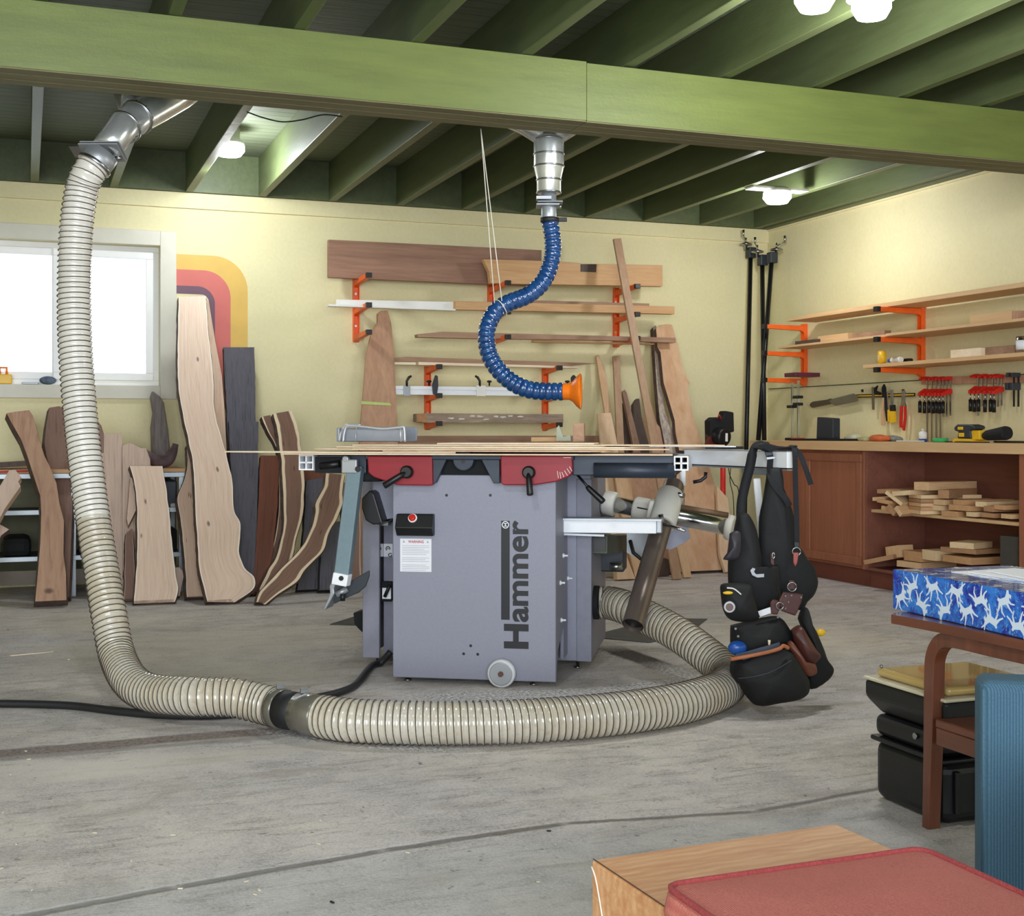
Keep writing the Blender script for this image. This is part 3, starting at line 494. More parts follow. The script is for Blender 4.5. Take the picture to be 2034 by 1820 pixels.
P = [S.b(x, y_, .12) for x, y_ in ((734, 974), (742, 980), (760, 1040), (778, 1030), (778, 1037), (741, 1043), (726, 1034), (718, 1010), (718, 990))]
b = B().prism([(p.x, .12, p.z) for p in P], (0, .14, 0)).build('dust_cover', MT['blk'], saw, .006)
P = [S.b(x, y_, .2) for x, y_ in ((742, 955), (790, 955), (790, 1028), (760, 1033), (740, 975))]
B().prism([(p.x, .2, p.z) for p in P], (0, .04, 0)).build('cover_plate', G, saw)
b = B(); b.box(sx(716, .05), sx(760, .05), .02, .3, sz(958, .05), sz(925, .05)); b.build('trunnion_housing', MT['blkm'], saw, .01)
# instrument labels, clamp and dark plate inside the recess
for px0, px1, py0, py1 in ((745, 761, 1083, 1109), (762, 780, 1083, 1109)):
    lo = B().box(sx(px0, .4), sx(px1, .4), .398, .4, sz(py1, .4), sz(py0, .4)).build('instruction_label', MT['paper'], saw)
    c = S.b((px0+px1)/2-.5, 1090, .397); b = B()
    for i in range(14):
        t0, t1 = [-.6+math.pi*1.5*j/14 for j in (i, i+1)]; Pq = lambda r, t: (c.x+r*math.cos(t), .3975, c.z+r*math.sin(t)); b.add([Pq(.006, t0), Pq(.010, t0), Pq(.010, t1), Pq(.006, t1)], [(0, 1, 2, 3)])
    b.lathe([(.003, 0), (.003, .0006)], (c.x, .3970, c.z), (0, 1, 0), 10); b.build('label_print', MT['ink'], lo)
c = S.b(775, 1103, .396); text('label_letter', 'G', MT['ink'], saw, (c.x-.009, .3965, c.z-.008), (1, 0, 0), (0, 0, 1), .017, .017, .03, 0)
b = B(); b.box(sx(755, .36), sx(776, .36), .37, .40, sz(1200, .36), sz(1160, .36)); b.build('motor_bracket', MT['blkm'], saw, .004); b = B(); b.box(sx(759, .36), sx(776, .36), .362, .37, sz(1194, .36), sz(1172, .36)); b.build('bracket_plate', MT['alu'], saw)
B().tube([S.b(764, 1186, .345), S.b(775, 1160, .345)], .007, 10).build('motor_lever', MT['blk'], saw)
b = B(); b.box(sx(752, .36), sx(772, .36), .35, .39, sz(1046, .36), sz(1037, .36)); b.build('silver_bracket', MT['alud'], saw)
b = B(); P = [S.b(x, y_, .45) for x, y_ in ((702, 1218), (722, 1214), (722, 1258), (713, 1250), (704, 1240))]; b.prism([(p.x, .45, p.z) for p in P], (0, .1, 0)); b.build('mobile_base_socket', MT['blkm'], saw)
# dust port on the right at the back
pc = sp(1182, 1197, 5.2); B().lathe([(.068, 0), (.068, .03)], (xb1-.01, pc.y, pc.z), (1, 0, 0), 26).build('dust_port', MT['blkm'], saw)
# ---- power feeder on its steel tubes, behind the slide beam
fd = S.Wd((SW+.35, .35, 0)); feeder = saw; FF = S
def fp(px, py, d): return FF.L(dp(px, py, d))
t0, t1 = fp(1200, 998, 5.45), fp(1448, 1048, 5.25)
B().tube([t0, t1], .034, 26).build('chrome_tube', MT['chrome'], feeder); 
u0, u1 = fp(1338, 962, 5.3), fp(1257, 1243, 4.84); b = B().tube([u0, u1], .041, 26, caps=False); uo = b.build('leg_tube', MT['tube'], feeder)
dv = (u1-u0).normalized(); B().lathe([(.036, 0), (.036, .002)], u1-dv*.02, dv, 26).build('tube_plug', MT['blk'], uo); B().lathe([(.041, 0), (.041, .002)], u0, -dv, 26).build('tube_cap', MT['tube'], uo)
s0, s1 = fp(1325, 1003, 5.24), fp(1446, 1024, 5.15); B().tube([s0, s1], .012, 12).build('brown_rod', plain('rusty_rod', '#6d5540', .5, .5), feeder)
def sleeve(p, q, r, nm, par=feeder, mat='cream'):
    v = q-p; L = v.length; return B().lathe([(r*.9, 0), (r, .008), (r, L-.008), (r*.9, L)], p, v, 26).build(nm, MT[mat], par)
ax = (t1-t0).normalized()
def on_t(px): # point on the chrome tube axis below a picture column
    best = min((abs((S_ := dp_px(t0+ax*s/200*(t1-t0).length))-px), s) for s in range(201)); return t0+ax*best[1]/200*(t1-t0).length
def dp_px(l):
    w_ = FF.Wd(l)-CAM; return CX+FPX*w_.dot(Rv)/w_.dot(Fv)
sleeve(on_t(1200), on_t(1224), .052, 'end_clamp'); sleeve(on_t(1260), on_t(1330), .052, 'cross_clamp'); sleeve(on_t(1443), on_t(1460)-ax*-.02, .052, 'end_cap')
sleeve(u0+dv*.05, u0+dv*.22, .055, 'upright_clamp'); 
b = B(); c = (on_t(1296)+u0+dv*.15)/2; b.box(-.045, .045, -.06, .04, -.045, .045, Matrix.Translation(c)@Matrix.Rotation(.2, 4, 'Y')); b.build('clamp_block', MT['cream'], feeder, .008, seg=3)
b = B(); b.tube([u0+dv*.06+Vector((.0, -.056, 0)), u0+dv*.13+Vector((0, -.056, 0))], .003, 6); b.build('clamp_slot', MT['blk'], feeder); b = B(); b.tube([on_t(1268)+Vector((0, -.0525, 0.01)), on_t(1292)+Vector((0, -.0525, .01))], .003, 6); b.build('clamp_slot', MT['blk'], feeder)
lever_ = lambda P, r, nm, mt: B().tube([fp(*p) for p in P], r, 10).build(nm, MT[mt], feeder)
lever_([(1330, 978, 5.25), (1358, 985, 5.2)], .011, 'clamp_handle', 'steel'); lever_([(1316, 1042, 5.1), (1312, 1022, 5.1)], .010, 'clamp_bolt', 'steel'); lever_([(1315, 1040, 5.08), (1361, 1055, 5.0)], .006, 'tightening_bar', 'chrome')
lever_([(1354, 962, 5.5), (1355, 1015, 5.5)], .011, 'thin_upright', 'chrome'); lever_([(1356, 925, 5.5), (1356, 965, 5.5)], .014, 'upright_sleeve', 'alu')
b = B(); P = [fp(x, y, 5.32) for x, y in ((1318, 1050), (1366, 1046), (1371, 1070), (1360, 1078), (1332, 1092), (1318, 1090))]; b.prism(P, Vector((0, .01, 0))); b.build('motor_plate', G, feeder)
b = B(); P = [fp(x, y, 5.4) for x, y in ((1245, 1048), (1285, 1048), (1290, 1100), (1262, 1108), (1245, 1098))]; b.prism(P, Vector((0, .03, 0))); b.build('gearbox_cover', MT['alud'], feeder)
b = B(); b.bar(fp(1188, 1082, 5.15), fp(1245, 1078, 5.75), .075, .075); b.build('square_tube', plain('olive_steel', '#55594d', .5, .4), feeder, .004); p = fp(1190, 1082, 5.135); b = B(); b.box(-.027, .027, -.004, .004, -.027, .027, Matrix.Translation(p)); b.build('tube_opening', MT['blk'], feeder)
b = B(); b.box(-.06, .06, -.02, .14, -.05, .05, Matrix.Translation(fp(1212, 1112, 5.5))); b.build('feeder_motor_block', MT['dkm'], feeder, .006); B().lathe([(.028, 0), (.028, .03)], fp(1224, 1118, 5.3), (0, 0, -1), 16).build('feeder_nut', MT['steel'], feeder)
lever_([(1252, 1075, 5.3), (1258, 1098, 5.25), (1275, 1112, 5.25), (1292, 1110, 5.25)], .008, 'cable_loop', 'rub')
b = B(); b.box(-.11, .05, .0, .16, -.05, .03, Matrix.Translation(fp(1195, 1005, 5.55))); b.build('bed_casting', MT['alud'], feeder, .01); b = B(); b.prism([fp(1155, 1035, 5.45), fp(1215, 1022, 5.45), fp(1218, 1028, 5.45), fp(1180, 1046, 5.45)], Vector((0, .1, 0))); b.build('bed_web', MT['dkm'], feeder)
# ---- sheet offcuts piled on the saw table
def sheet(pts, th, label, mt='plyx', y0=0, group='thin wood offcuts piled on the saw table', nm='wood_offcut'):
    # pts: (column, b) corners; rests with its underside at height y0
    P = []
    for px, bb in pts: p = S.b(px, 890, bb); P.append(S.Wd((p.x, bb, y0+th)))
    o = B().prism(P, (0, 0, -th)).build(nm, MT[mt], None, .0, label, 'wood offcut' if nm == 'wood_offcut' else 'sheet', group if nm == 'wood_offcut' else None); return o
z = ZT+.0005; 
SH = [([(560, -.10), (1000, -.12), (1336, -.09), (1336, .12), (1100, .3), (600, .22)], .0048, 'widest thin plywood sheet lying lowest on the saw table'),
 ([(446, -.02), (640, -.11), (905, -.10), (900, .05), (640, .08), (450, .02)], .0050, 'long pale veneer strip jutting out past the left end of the saw table'),
 ([(760, -.12), (1170, -.11), (1215, .0), (1190, .25), (780, .3)], .0046, 'thin sheet with a splintered front edge over the red panels'),
 ([(625, .0), (700, -.09), (1000, -.085), (1330, .0), (1300, .3), (700, .35)], .0046, 'broad veneer sheet with dark gaps, mid height in the pile'),
 ([(668, .05), (900, -.05), (1230, -.03), (1310, .1), (1200, .4), (700, .4)], .0050, 'ragged sheet under the top layer of the pile'),
 ([(700, .1), (960, .02), (1250, .08), (1255, .35), (760, .45)], .0050, 'pale sheet almost on top of the pile'),
 ([(868, .1), (1000, .06), (1180, .1), (1190, .4), (900, .45)], .0050, 'topmost pale sheet in the middle of the pile')]
zz = z
for i, (pts, th, lb) in enumerate(SH): sheet(pts, th, lb, ['plyx', 'lightX', 'pineX2', 'plyx', 'lightX', 'plyx', 'lightX'][i] if 'lightX' in MT else 'plyx', zz); zz += th+.0014
sheet([(1195, .0), (1300, -.03), (1440, -.02), (1420, .1), (1210, .12)], .004, 'short plywood strip at the right end of the pile', 'plyx', ZT+.0345)
sheet([(1290, .22), (1448, .1), (1462, .12), (1455, .2), (1300, .36)], .004, 'silvery aluminium strip at the right end of the saw table', 'alu', ZT+.029, nm='metal_strip')
ztop = zz
for px0, px1, bb, th, lb, mt in ((1055, 1112, .5, .018, 'small pale block behind the sheets, near the middle of the table', 'pineX'), (1138, 1160, .42, .075, 'small brown upright block behind the sheets', 'brnX')):
    a = S.b(px0, 880, bb); c = S.b(px1, 880, bb); b = B(); b.box(a.x, c.x, bb, bb+.04, 0, th); 
    m = Matrix.Translation(S.o+Vector((0, 0, zz+.001)))@S.m; b.v = [m@v for v in b.v]; b.build('wood_block', MT[mt], None, .001, lb, 'wood block')
P = [S.b(x, y, .46) for x, y in ((1105, 876), (1106, 850), (1110, 845), (1119, 868), (1133, 864), (1134, 876))]
b = B().prism([S.Wd((p.x, .46, p.z)) for p in P], S.m@Vector((0, .012, 0))).build('metal_guard', plain('olive_sheet', '#8f9380', .45, .4), None, 0, 'small grey-green folded metal guard standing behind the sheets', 'guard')
# grey clear-fronted dust hood lying on the pile
hx0, hx1 = S.b(677, 860, .5).x, S.b(808, 860, .42).x; hp = S.Wd((hx0, .42, zz+.0003)); hood = empty('dust_hood', hp, ang, 'grey plastic dust hood with clear bent rim lying on the sheets at the table\'s left', 'dust hood')
Wd_ = hx1-hx0; Hh = S.b(740, 845, .42).z-S.b(740, 880, .42).z
greyp = plain('smoky_plastic', '#8d929c', .3, var=.1, coat=.3); rimp = plain('frosted_rim', '#c9ccd0', .25, .3, .06)
b = B(); b.box(.02, Wd_-.02, .02, .03, .0, Hh*.72); b.box(.02, Wd_-.02, .02, .26, .0, .006); b.box(.02, Wd_-.02, .25, .26, .0, Hh*.85); b.box(.0, .012, .02, .26, 0, Hh*.8); b.build('hood_panel', greyp, hood, .004)
b = B(); b.tube(spline([(.035, 0, .0), (.04, 0, Hh*.5), (.055, 0, Hh*.9), (.12, 0, Hh*.86), (.2, .0, Hh*.74), (Wd_-.03, .0, Hh*.82), (Wd_-.012, 0, Hh*.8), (Wd_-.008, 0, .0)], 5), .005, 8); b.build('hood_rim', rimp, hood)
b = B(); b.tube(spline([(.01, .03, .0), (.016, .03, Hh*.5), (.04, .03, Hh*.95), (.1, .03, Hh*.95)], 5), .005, 8); b.build('hood_rib', rimp, hood); b = B(); b.tube([(Wd_-.03, .02, 0), (Wd_-.034, .02, Hh*.75)], .004, 8); b.build('hood_rib', rimp, hood); b = B(); b.tube([(Wd_*.28, .012, 0), (Wd_*.28, .012, Hh*.55)], .002, 6); b.build('hood_rib', rimp, hood)
# ================================================================ BACK WALL: BRACKETS, BOARDS, LEANING STOCK
def bracket(px, arms, z0y, z1y, label, group, L=.34, wpx=None, yw=YW-.002):
    xw = W.b(px, 600, YW).x; e = empty('wall_bracket', (xw, YW-.001, W.b(px, z0y, YW).z), 0, label, 'bracket', group)
    zb = e.location.z; zt_ = W.b(px, z1y, YW).z; b = B(); b.box(-.02, .02, -.004, 0, 0, zt_-zb); b.box(-.02, -.016, -.03, -.004, 0, zt_-zb); b.box(.016, .02, -.03, -.004, 0, zt_-zb); b.build('upright', MT['org'], e)
    for ay in arms:
        zz = W.b(px, ay, YW-.03).z-zb; b = B()
        b.prism([(0, -.004, zz+.018), (0, -.004, zz-.03), (0, -.05, zz-.018), (0, -L, zz+.0), (0, -L, zz+.028), (0, -.05, zz+.018)], (.034, 0, 0)); b.v = [v-Vector((.017, 0, 0)) for v in b.v]
        a = b.build('arm', MT['org'], e, .002); B().box(-.019, .019, -L-.03, -L, zz-.002, zz+.030).build('end_cap', MT['blk'], a, .002)
    for k_ in (.25, .75): B().lathe([(.008, 0), (.008, .005)], (0, -.004, (zt_-zb)*k_), (0, -1, 0), 10).build('screw', MT['steel'], e)
    return e
ug = 'upper row of orange wall brackets'; lg = 'lower row of orange wall brackets'
bracket(706, (562, 619, 671), 680, 552, 'orange bracket at the left end of the upper wall rack', ug); bracket(973, (576, 632, 680), 688, 566, 'orange bracket in the middle of the upper wall rack, by the blue hose', ug); bracket(1222, (582, 636, 682), 690, 572, 'orange bracket at the right end of the upper wall rack', ug)
bracket(848, (736, 792, 846), 852, 728, 'orange bracket at the left end of the lower wall rack', lg, .26); bracket(1081, (738, 794, 848), 852, 730, 'orange bracket of the lower wall rack behind the orange nozzle', lg, .26)
def board(corners, y, th, mt, label, group=None, nm='board', bev=.002, extra=None):
    P = [W.b(px, py, y) for px, py in corners]; b = B().prism(P, (0, th, 0))
    return b.build(nm, MT[mt], None, bev, label, 'board', group)
bg = 'boards lying on the wall brackets'
planko = board([(653, 476), (1076, 497), (1075, 569), (653, 551)], 8.24, .045, 'brnbig' if 'brnbig' in MT else 'brnX', 'widest dark brown plank standing on edge on the top brackets', bg)
bo = board([(960, 515), (1108, 519), (1152, 523), (1156, 524), (1316, 527), (1316, 569), (1140, 566), (975, 563), (972, 540)], 8.12, .05, 'pineX', 'honey-coloured beam with a square notch, on the top brackets in front of the dark plank', bg)
P = [W.b(x, y, 8.119) for x, y in ((1153, 525), (1185, 525), (1184, 541), (1153, 540))]; o_ = Vector(bo.location)
B().prism([p-o_ for p in P], (0, .001, 0)).build('mortise', MT['dkZ'], bo)
e = B(); y = 8.12; P = [W.b(a, c, y) for a, c in ((653, 608), (905, 617), (905, 614), (653, 604))]; e.prism(P, (0, .07, 0)); P = [W.b(a, c, y+.05) for a, c in ((668, 595), (905, 600), (905, 615), (668, 608))]; e.prism(P, (0, .01, 0))
e.build('angle_rail', MT['white'], None, 0, 'white angle rail on the second row of brackets, left of the blue hose', 'rail')
board([(905, 598), (1340, 609), (1340, 624), (905, 615)], 8.12, .06, 'pineX', 'long pale board with nail holes on the second row of brackets', bg)
board([(1040, 596), (1290, 603), (1290, 609), (1040, 603)], 8.23, .03, 'brnX', 'narrow board lying behind the long nail-holed board', bg)
board([(829, 664), (880, 659), (1342, 671), (1342, 681), (1200, 676), (960, 673), (830, 670)], 8.13, .07, 'brnX', 'brown board with a pointed left tip on the third row of brackets', bg)
board([(1060, 676), (1300, 682), (1300, 685), (1060, 680)], 8.2, .05, 'pineX', 'thin pale lath under the brown pointed board', bg)
board([(728, 712), (800, 711), (800, 717), (728, 716)], 8.20, .05, 'pineX', 'short thin board end poking out left over the tapered plank', bg)
board([(766, 712), (807, 709), (1186, 722), (1130, 728), (766, 717)], 8.19, .008, 'brnX', 'long thin brown board on top of the lower brackets', bg)
board([(755, 719), (826, 720), (826, 725), (755, 724)], 8.17, .06, 'lightX', 'short pale strip under the long thin board, left', bg)
board([(832, 719), (1150, 728), (1150, 732), (832, 725)], 8.17, .08, 'lightX', 'long pale strip resting on the lower top brackets', bg)
hb = board([(828, 822), (849, 821), (1119, 823), (1119, 840), (849, 840), (828, 838)], 8.16, .09, 'rough', 'grey bark-faced board with flaking white patches on the lowest brackets', bg)
o_ = Vector(hb.location); P = [W.b(x, y, 8.1595)-o_ for x, y in ((828, 822), (848, 821.5), (848, 839.5), (828, 838))]; B().prism(P, (0, .0006, 0)).build('sawn_end', MT['endg'], hb)
flk = plain('white_flakes', '#d9d4c8', .8); rn = random.Random(3)
for k_ in range(9):
    cx = 900+k_*17+rn.uniform(-6, 6); cy = 826+rn.uniform(0, 9); P = [W.b(cx+rn.uniform(3, 8)*math.cos(t), cy+rn.uniform(1, 2.6)*math.sin(t), 8.159)-o_ for t in [j*math.pi/4 for j in range(8)]]; B().prism(P, (0, .001, 0)).build('lichen_patch', flk, hb)
B().box(W.b(770, 870, 8.36).x, W.b(1195, 870, 8.36).x, 8.36, YW-.001, W.b(980, 884, 8.36).z, W.b(980, 866, 8.36).z).build('low_wall_board', MT['brnX'], kind='structure')  # loose dark board behind the leaning stock, fixed to the wall like trim
# aluminium stop rail with its flip stops
ry = 8.14; z1 = W.b(900, 768, ry).z; z0 = W.b(900, 785, ry).z; x0 = W.b(781, 775, ry).x; x1 = W.b(1150, 775, ry).x
rail = empty('stop_rail', (x0, ry, z0), 0, 'silver aluminium rail with black clamp levers on the lower brackets', 'rail'); L = x1-x0; H = z1-z0
b = B(); b.box(0, L, 0, .03, 0, H*.4); b.box(0, L, 0, .03, H*.6, H); b.box(0, L, .012, .03, H*.4, H*.6); b.build('rail_profile', MT['alu'], rail, .001)
def ro(px, py, dy=0): p = W.b(px, py, ry+dy); return (p.x-x0, dy, p.z-z0)
for c, s_ in ((808, 1), (953, -1)):
    hd = B(); a = ro(c-6, 787, -.012); q = ro(c+7, 766, -.012) if s_ > 0 else ro(c+12, 766, -.012); hd.box(a[0], q[0], -.012, -.001, a[2], q[2]); h = hd.build('clamp_shoe', MT['alud' if s_ > 0 else 'white'], rail, .002)
    B().tube([ro(c, 768, -.006), ro(c, 757, -.006), ro(c+4*s_, 750, -.006), ro(c+9*s_, 747, -.006)], [.008, .008, .009, .007], 10).build('clamp_lever', MT['blk'], h)
b = B(); P = [ro(x, y, -.03) for x, y in ((862, 783), (860, 766), (866, 745), (870, 747), (871, 766), (868, 785))]; b.prism(P, (0, .028, 0)); fs = b.build('flip_stop', MT['dkm'], rail, .003)
for c, yy in ((852, 757), (972, 757), (1127, 757)):
    B().lathe([(.005, 0), (.006, .022), (.017, .026), (.017, .034), (.01, .038)], ro(c, yy+10, .01), (0, 0, 1), 14).build('thumb_knob', MT['blk'], rail)
P = [ro(x, y, .0) for x, y in ((1137, 768), (1137, 750), (1141, 745), (1145, 750), (1146, 768))]; B().prism(P, (0, .03, 0)).build('flip_stop', MT['dkm'], rail)
# tapered cedar plank with a band of lime tape
def leaner(pts, yb, k, th, mt, label, group=None, cat='board', nm='leaning_board', bev=.002, side=None):
    # pts: outline in picture columns/rows on a plane that leans back from y=yb
    P = [lean(px, py, yb, k) for px, py in pts]; nv = Vector((0, 1, -k)).normalized()*th
    if nm != 'wood_block' or True:
        zm_ = min(p.z for p in P)
        for p in P:
            if p.z < zm_+.045: p.z = .001+max(0, k*th); p.y = yb+k*p.z
    b = B(); b.side = 1 if side else None
    b.prism(P, nv); return b.build(nm, [MT[mt]] + ([MT[side]] if side else []), None, bev, label, cat, group)
YB = 7.86; k = .21
tp = leaner([(750, 622), (757, 617), (770, 617), (777, 640), (783, 700), (786, 770), (790, 850), (792, 1125), (700, 1125), (716, 850), (722, 780), (727, 710), (738, 660), (750, 640)], YB, k, .03, 'redZ', 'reddish tapered cedar plank with a wavy edge leaning on the wall', nm='tapered_plank')
P = [lean(x, y, YB-.003, k) for x, y in ((719, 797), (775, 801), (778, 806), (718, 803))]; o_ = Vector(tp.location); B().prism([p-o_ for p in P], (0, .002, 0)).build('tape_band', MT['limetape'], tp)
# stock leaning at the right
lgp = 'boards leaning on the back wall behind the right half of the saw'
nb = lambda y: lean(1300, y, 0, 0)
leaner([(1219, 474), (1234, 473), (1270, 680), (1307, 880), (1354, 1143), (1336, 1143), (1293, 880), (1256, 680)], 7.30, .29, .02, 'brnZ2', 'longest thin board, leaning across the brackets up to the top of the wall', lgp)
leaner([(1184, 706), (1189, 705), (1204, 745), (1214, 825), (1203, 826)], 7.78, .36, .02, 'pineZ', 'narrow board with a slanted top, left of the other leaners', lgp)
leaner([(1187, 821), (1214, 820), (1226, 880), (1256, 1143), (1222, 1143)], 7.5, .45, .02, 'lightZ', 'wide pale board with a square-cut top, left of the long thin one', lgp)
leaner([(1218, 707), (1231, 706), (1233, 745), (1240, 880), (1246, 1140), (1230, 1140), (1226, 880), (1220, 745)], 7.66, .40, .02, 'brnZ2', 'upright narrow tan board with a flat top near the middle', lgp)
leaner([(1236, 777), (1241, 774), (1245, 780), (1270, 880), (1300, 1135), (1275, 1135), (1257, 880)], 7.7, .38, .03, 'brnZ', 'slim brown board with a rounded tip', lgp)
leaner([(1236, 800), (1240, 805), (1256, 880), (1280, 1130), (1262, 1130), (1242, 880)], 7.78, .36, .03, 'dkZ', 'short dark offcut behind the slim brown board', lgp)
leaner([(1258, 802), (1264, 792), (1270, 792), (1275, 830), (1288, 880), (1310, 1130), (1280, 1130), (1258, 860)], 7.85, .3, .04, 'dkZ', 'dark grey-brown slab tip behind the long thin board', lgp)
leaner([(1275, 829), (1281, 829), (1294, 880), (1318, 1130), (1298, 1130), (1280, 870)], 7.84, .36, .02, 'pineZ', 'narrow tan board squeezed beside the long thin one', lgp)
leaner([(1289, 788), (1296, 810), (1304, 840), (1318, 858), (1332, 888), (1350, 1135), (1318, 1135), (1298, 860)], 7.70, .38, .03, 'redZ', 'reddish board with a sharp tip right of the long thin one', lgp)
leaner([(1192, 880), (1214, 880), (1250, 1006), (1262, 1145), (1226, 1145), (1206, 1000)], 7.47, .45, .022, 'lightZ', 'pale board under the table at the right, its left edge straight', lgp)
leaner([(1216, 905), (1252, 905), (1258, 1010), (1283, 1144), (1261, 1144), (1230, 1000)], 7.40, .45, .02, 'pineZ', 'second pale board under the table at the right', lgp)
leaner([(1253, 930), (1312, 930), (1336, 1130), (1262, 1130)], 7.58, .40, .03, 'redZ', 'brown-streaked plank seen between the saw and the chrome tube', lgp)
bs = leaner([(1303, 652), (1310, 646), (1325, 644), (1335, 645), (1345, 680), (1357, 735), (1370, 760), (1366, 772), (1377, 830), (1392, 872), (1400, 890), (1418, 960), (1424, 1010), (1432, 1060), (1433, 1130), (1330, 1132), (1329, 1000), (1342, 960), (1350, 900), (1342, 860), (1340, 835), (1330, 800), (1318, 760), (1312, 700), (1306, 690)], 7.56, .42, .045, 'bigslab', 'widest pale slab with a knotty face, leaning at the right end', lgp, 'slab', 'wood_slab', side='bark')
leaner([(1297, 650), (1303, 646), (1308, 662), (1306, 690), (1312, 760), (1322, 820), (1340, 862), (1348, 900), (1340, 960), (1326, 1000), (1318, 1128), (1300, 1128), (1316, 960), (1322, 890), (1310, 830), (1304, 760), (1300, 700)], 7.64, .42, .05, 'whitebark', 'slab edge with white flaky bark, left of the widest pale slab', lgp, 'slab', 'wood_slab', side='bark')
leaner([(1424, 965), (1446, 990), (1454, 1065), (1462, 1110), (1438, 1122), (1430, 1100)], 7.50, .42, .03, 'lightZ', 'pale slab piece at the far right beside the tool harness', lgp, 'slab', 'wood_slab')
leaner([(1344, 1086), (1360, 1083), (1374, 1144), (1359, 1146)], 7.36, .3, .02, 'pineZ', 'short pale stick leaning on the foot of the widest slab', lgp, nm='wood_stick')
leaner([(1178, 1126), (1203, 1126), (1205, 1143), (1179, 1144)], 7.55, .05, .09, 'brnZ2', 'square wood block on the floor right behind the saw', cat='block', nm='wood_block')
leaner([(1224, 1109), (1246, 1107), (1262, 1146), (1226, 1146)], 7.38, .15, .06, 'lightZ', 'pale wood block on the floor behind the feeder leg', cat='block', nm='wood_block')
leaner([(1262, 1106), (1272, 1104), (1276, 1128), (1270, 1134)], 7.44, .3, .03, 'lightZ', 'little pale offcut beside the feeder leg', cat='block', nm='wood_block')
leaner([(1290, 1098), (1330, 1112), (1330, 1142), (1292, 1143)], 7.50, .2, .03, 'dkZ', 'low dark board foot between the blocks and the widest slab')
# black tool with round can, red stand
tp = W.b(1438, 884, 7.7); yy = 7.7; zt_ = W.b(1438, 886, yy).z
st = empty('post_stand', (W.b(1436, 900, yy+.05).x, yy+.05, 0), 0, 'slim red post stand behind the end of the fence', 'stand'); zs = zt_-.003
b = B(); b.tube([(0, 0, .02), (0, 0, zs-.02)], .018, 14); b.build('post', MT['red'], st); B().lathe([(.16, 0), (.15, .015), (.03, .03)], (0, 0, 0), seg=20).build('foot_plate', MT['dkm'], st); B().box(-.1, .12, -.07, .07, zs-.02, zs-.001).build('top_plate', MT['dkm'], st)
tl = empty('power_tool', (tp.x, yy+.04, zt_), 0, 'black power tool with a round can end and red trim, above the fence', 'power tool')
def tq(px, py, y): p = W.b(px, py, y); return (p.x-tp.x, y-yy-.04, p.z-zt_)
c = Vector(tq(1441, 869, 7.66)); B().lathe([(.05, 0), (.062, .01), (.062, .10), (.05, .15)], c, (-.25, 1, 0.1), 24).build('can', MT['blk'], tl); B().box(c.x-.002, c.x+.016, c.y-.004, c.y, c.z-.028, c.z+.028).build('can_label', MT['white'], tl)
P = [tq(x, y, 7.72) for x, y in ((1411, 875), (1410, 836), (1418, 829), (1436, 829), (1440, 816), (1458, 819), (1459, 858), (1438, 862), (1425, 884), (1411, 884))]; B().prism(P, (0, .08, 0)).build('body', MT['blkm'], tl, .008)
P = [tq(x, y, 7.715) for x, y in ((1406, 884), (1412, 866), (1424, 862), (1422, 884))]; B().prism(P, (0, .05, 0)).build('red_cover', plain('dark_red_plastic', '#5c1614', .4), tl)
B().tube([tq(1424, 832, 7.71), tq(1429, 824, 7.70), tq(1433, 834, 7.71)], .004, 8).build('red_loop', MT['red'], tl)
for q, lb in (([(1446, 925, 7.9), (1450, 945, 7.9), (1458, 962, 7.9), (1468, 985, 7.9)], 'thin black cable hanging in a slack curve beside the red post'), ([(1452, 925, 7.95), (1450, 955, 7.95), (1456, 985, 7.95), (1458, 1030, 7.95)], 'thin black cable hanging almost straight beside the red post')):
    B().tube(spline([dp_ for dp_ in [W.b(a, c_, y) for a, c_, y in q]]+[Vector((W.b(q[-1][0], q[-1][1], q[-1][2]).x, q[-1][2], .005))], 6), .003, 6).build('cable', MT['rub'], None, 0, lb, 'cable')
# three pipe clamps in the corner
def pipeclamp(top, bot, yt, yb_, lb, zbase, crank_dx):
    a = W.b(*top, yt); c = W.b(*bot, yb_); d = (a-c).normalized(); c = c + d*((zbase-c.z)/d.z)
    e = empty('pipe_clamp', c, 0, lb, 'clamp', 'black pipe clamps standing in the corner'); a = a-c
    B().tube([(0, 0, 0.001), a], .0165, 14).build('pipe', MT['blkp'], e)
    hd = B(); hd.box(-.028, .035, -.03, .03, -.03, .05, Matrix.Translation(a)); h = hd.build('head', MT['dkm'], e, .008)
    B().lathe([(.01, 0), (.012, .03), (.045, .035), (.045, .045), (.02, .055)], a+Vector((.04*crank_dx, 0, .03)), (0, 0, 1), 18).build('jaw', MT['steel'], h)
    b = B(); b.tube([a+Vector((.04*crank_dx, 0, .08)), a+Vector((.04*crank_dx, 0, .12))], .006, 8); b.tube([a+Vector((.04*crank_dx, 0, .10)), a+Vector((.085*crank_dx, -.04, .125))], .004, 8); b.build('screw', MT['steel'], h)
    B().tube([a+Vector((.085*crank_dx, -.04, .12)), a+Vector((.085*crank_dx, -.04, .17))], [.006, .009], 8).build('crank_grip', MT['steel'], h); return e
BT = .8855
pipeclamp((1491, 505), (1482, 900), 8.33, 8.20, 'leftmost pipe clamp, set a little apart from the crossing pair', 0, -1)
pipeclamp((1514, 520), (1518, 880), 8.20, 7.78, 'pipe clamp of the crossing pair whose top is further left', BT, -1); pipeclamp((1533, 515), (1506, 880), 8.10, 7.83, 'pipe clamp of the crossing pair whose top is further right', BT, 1)
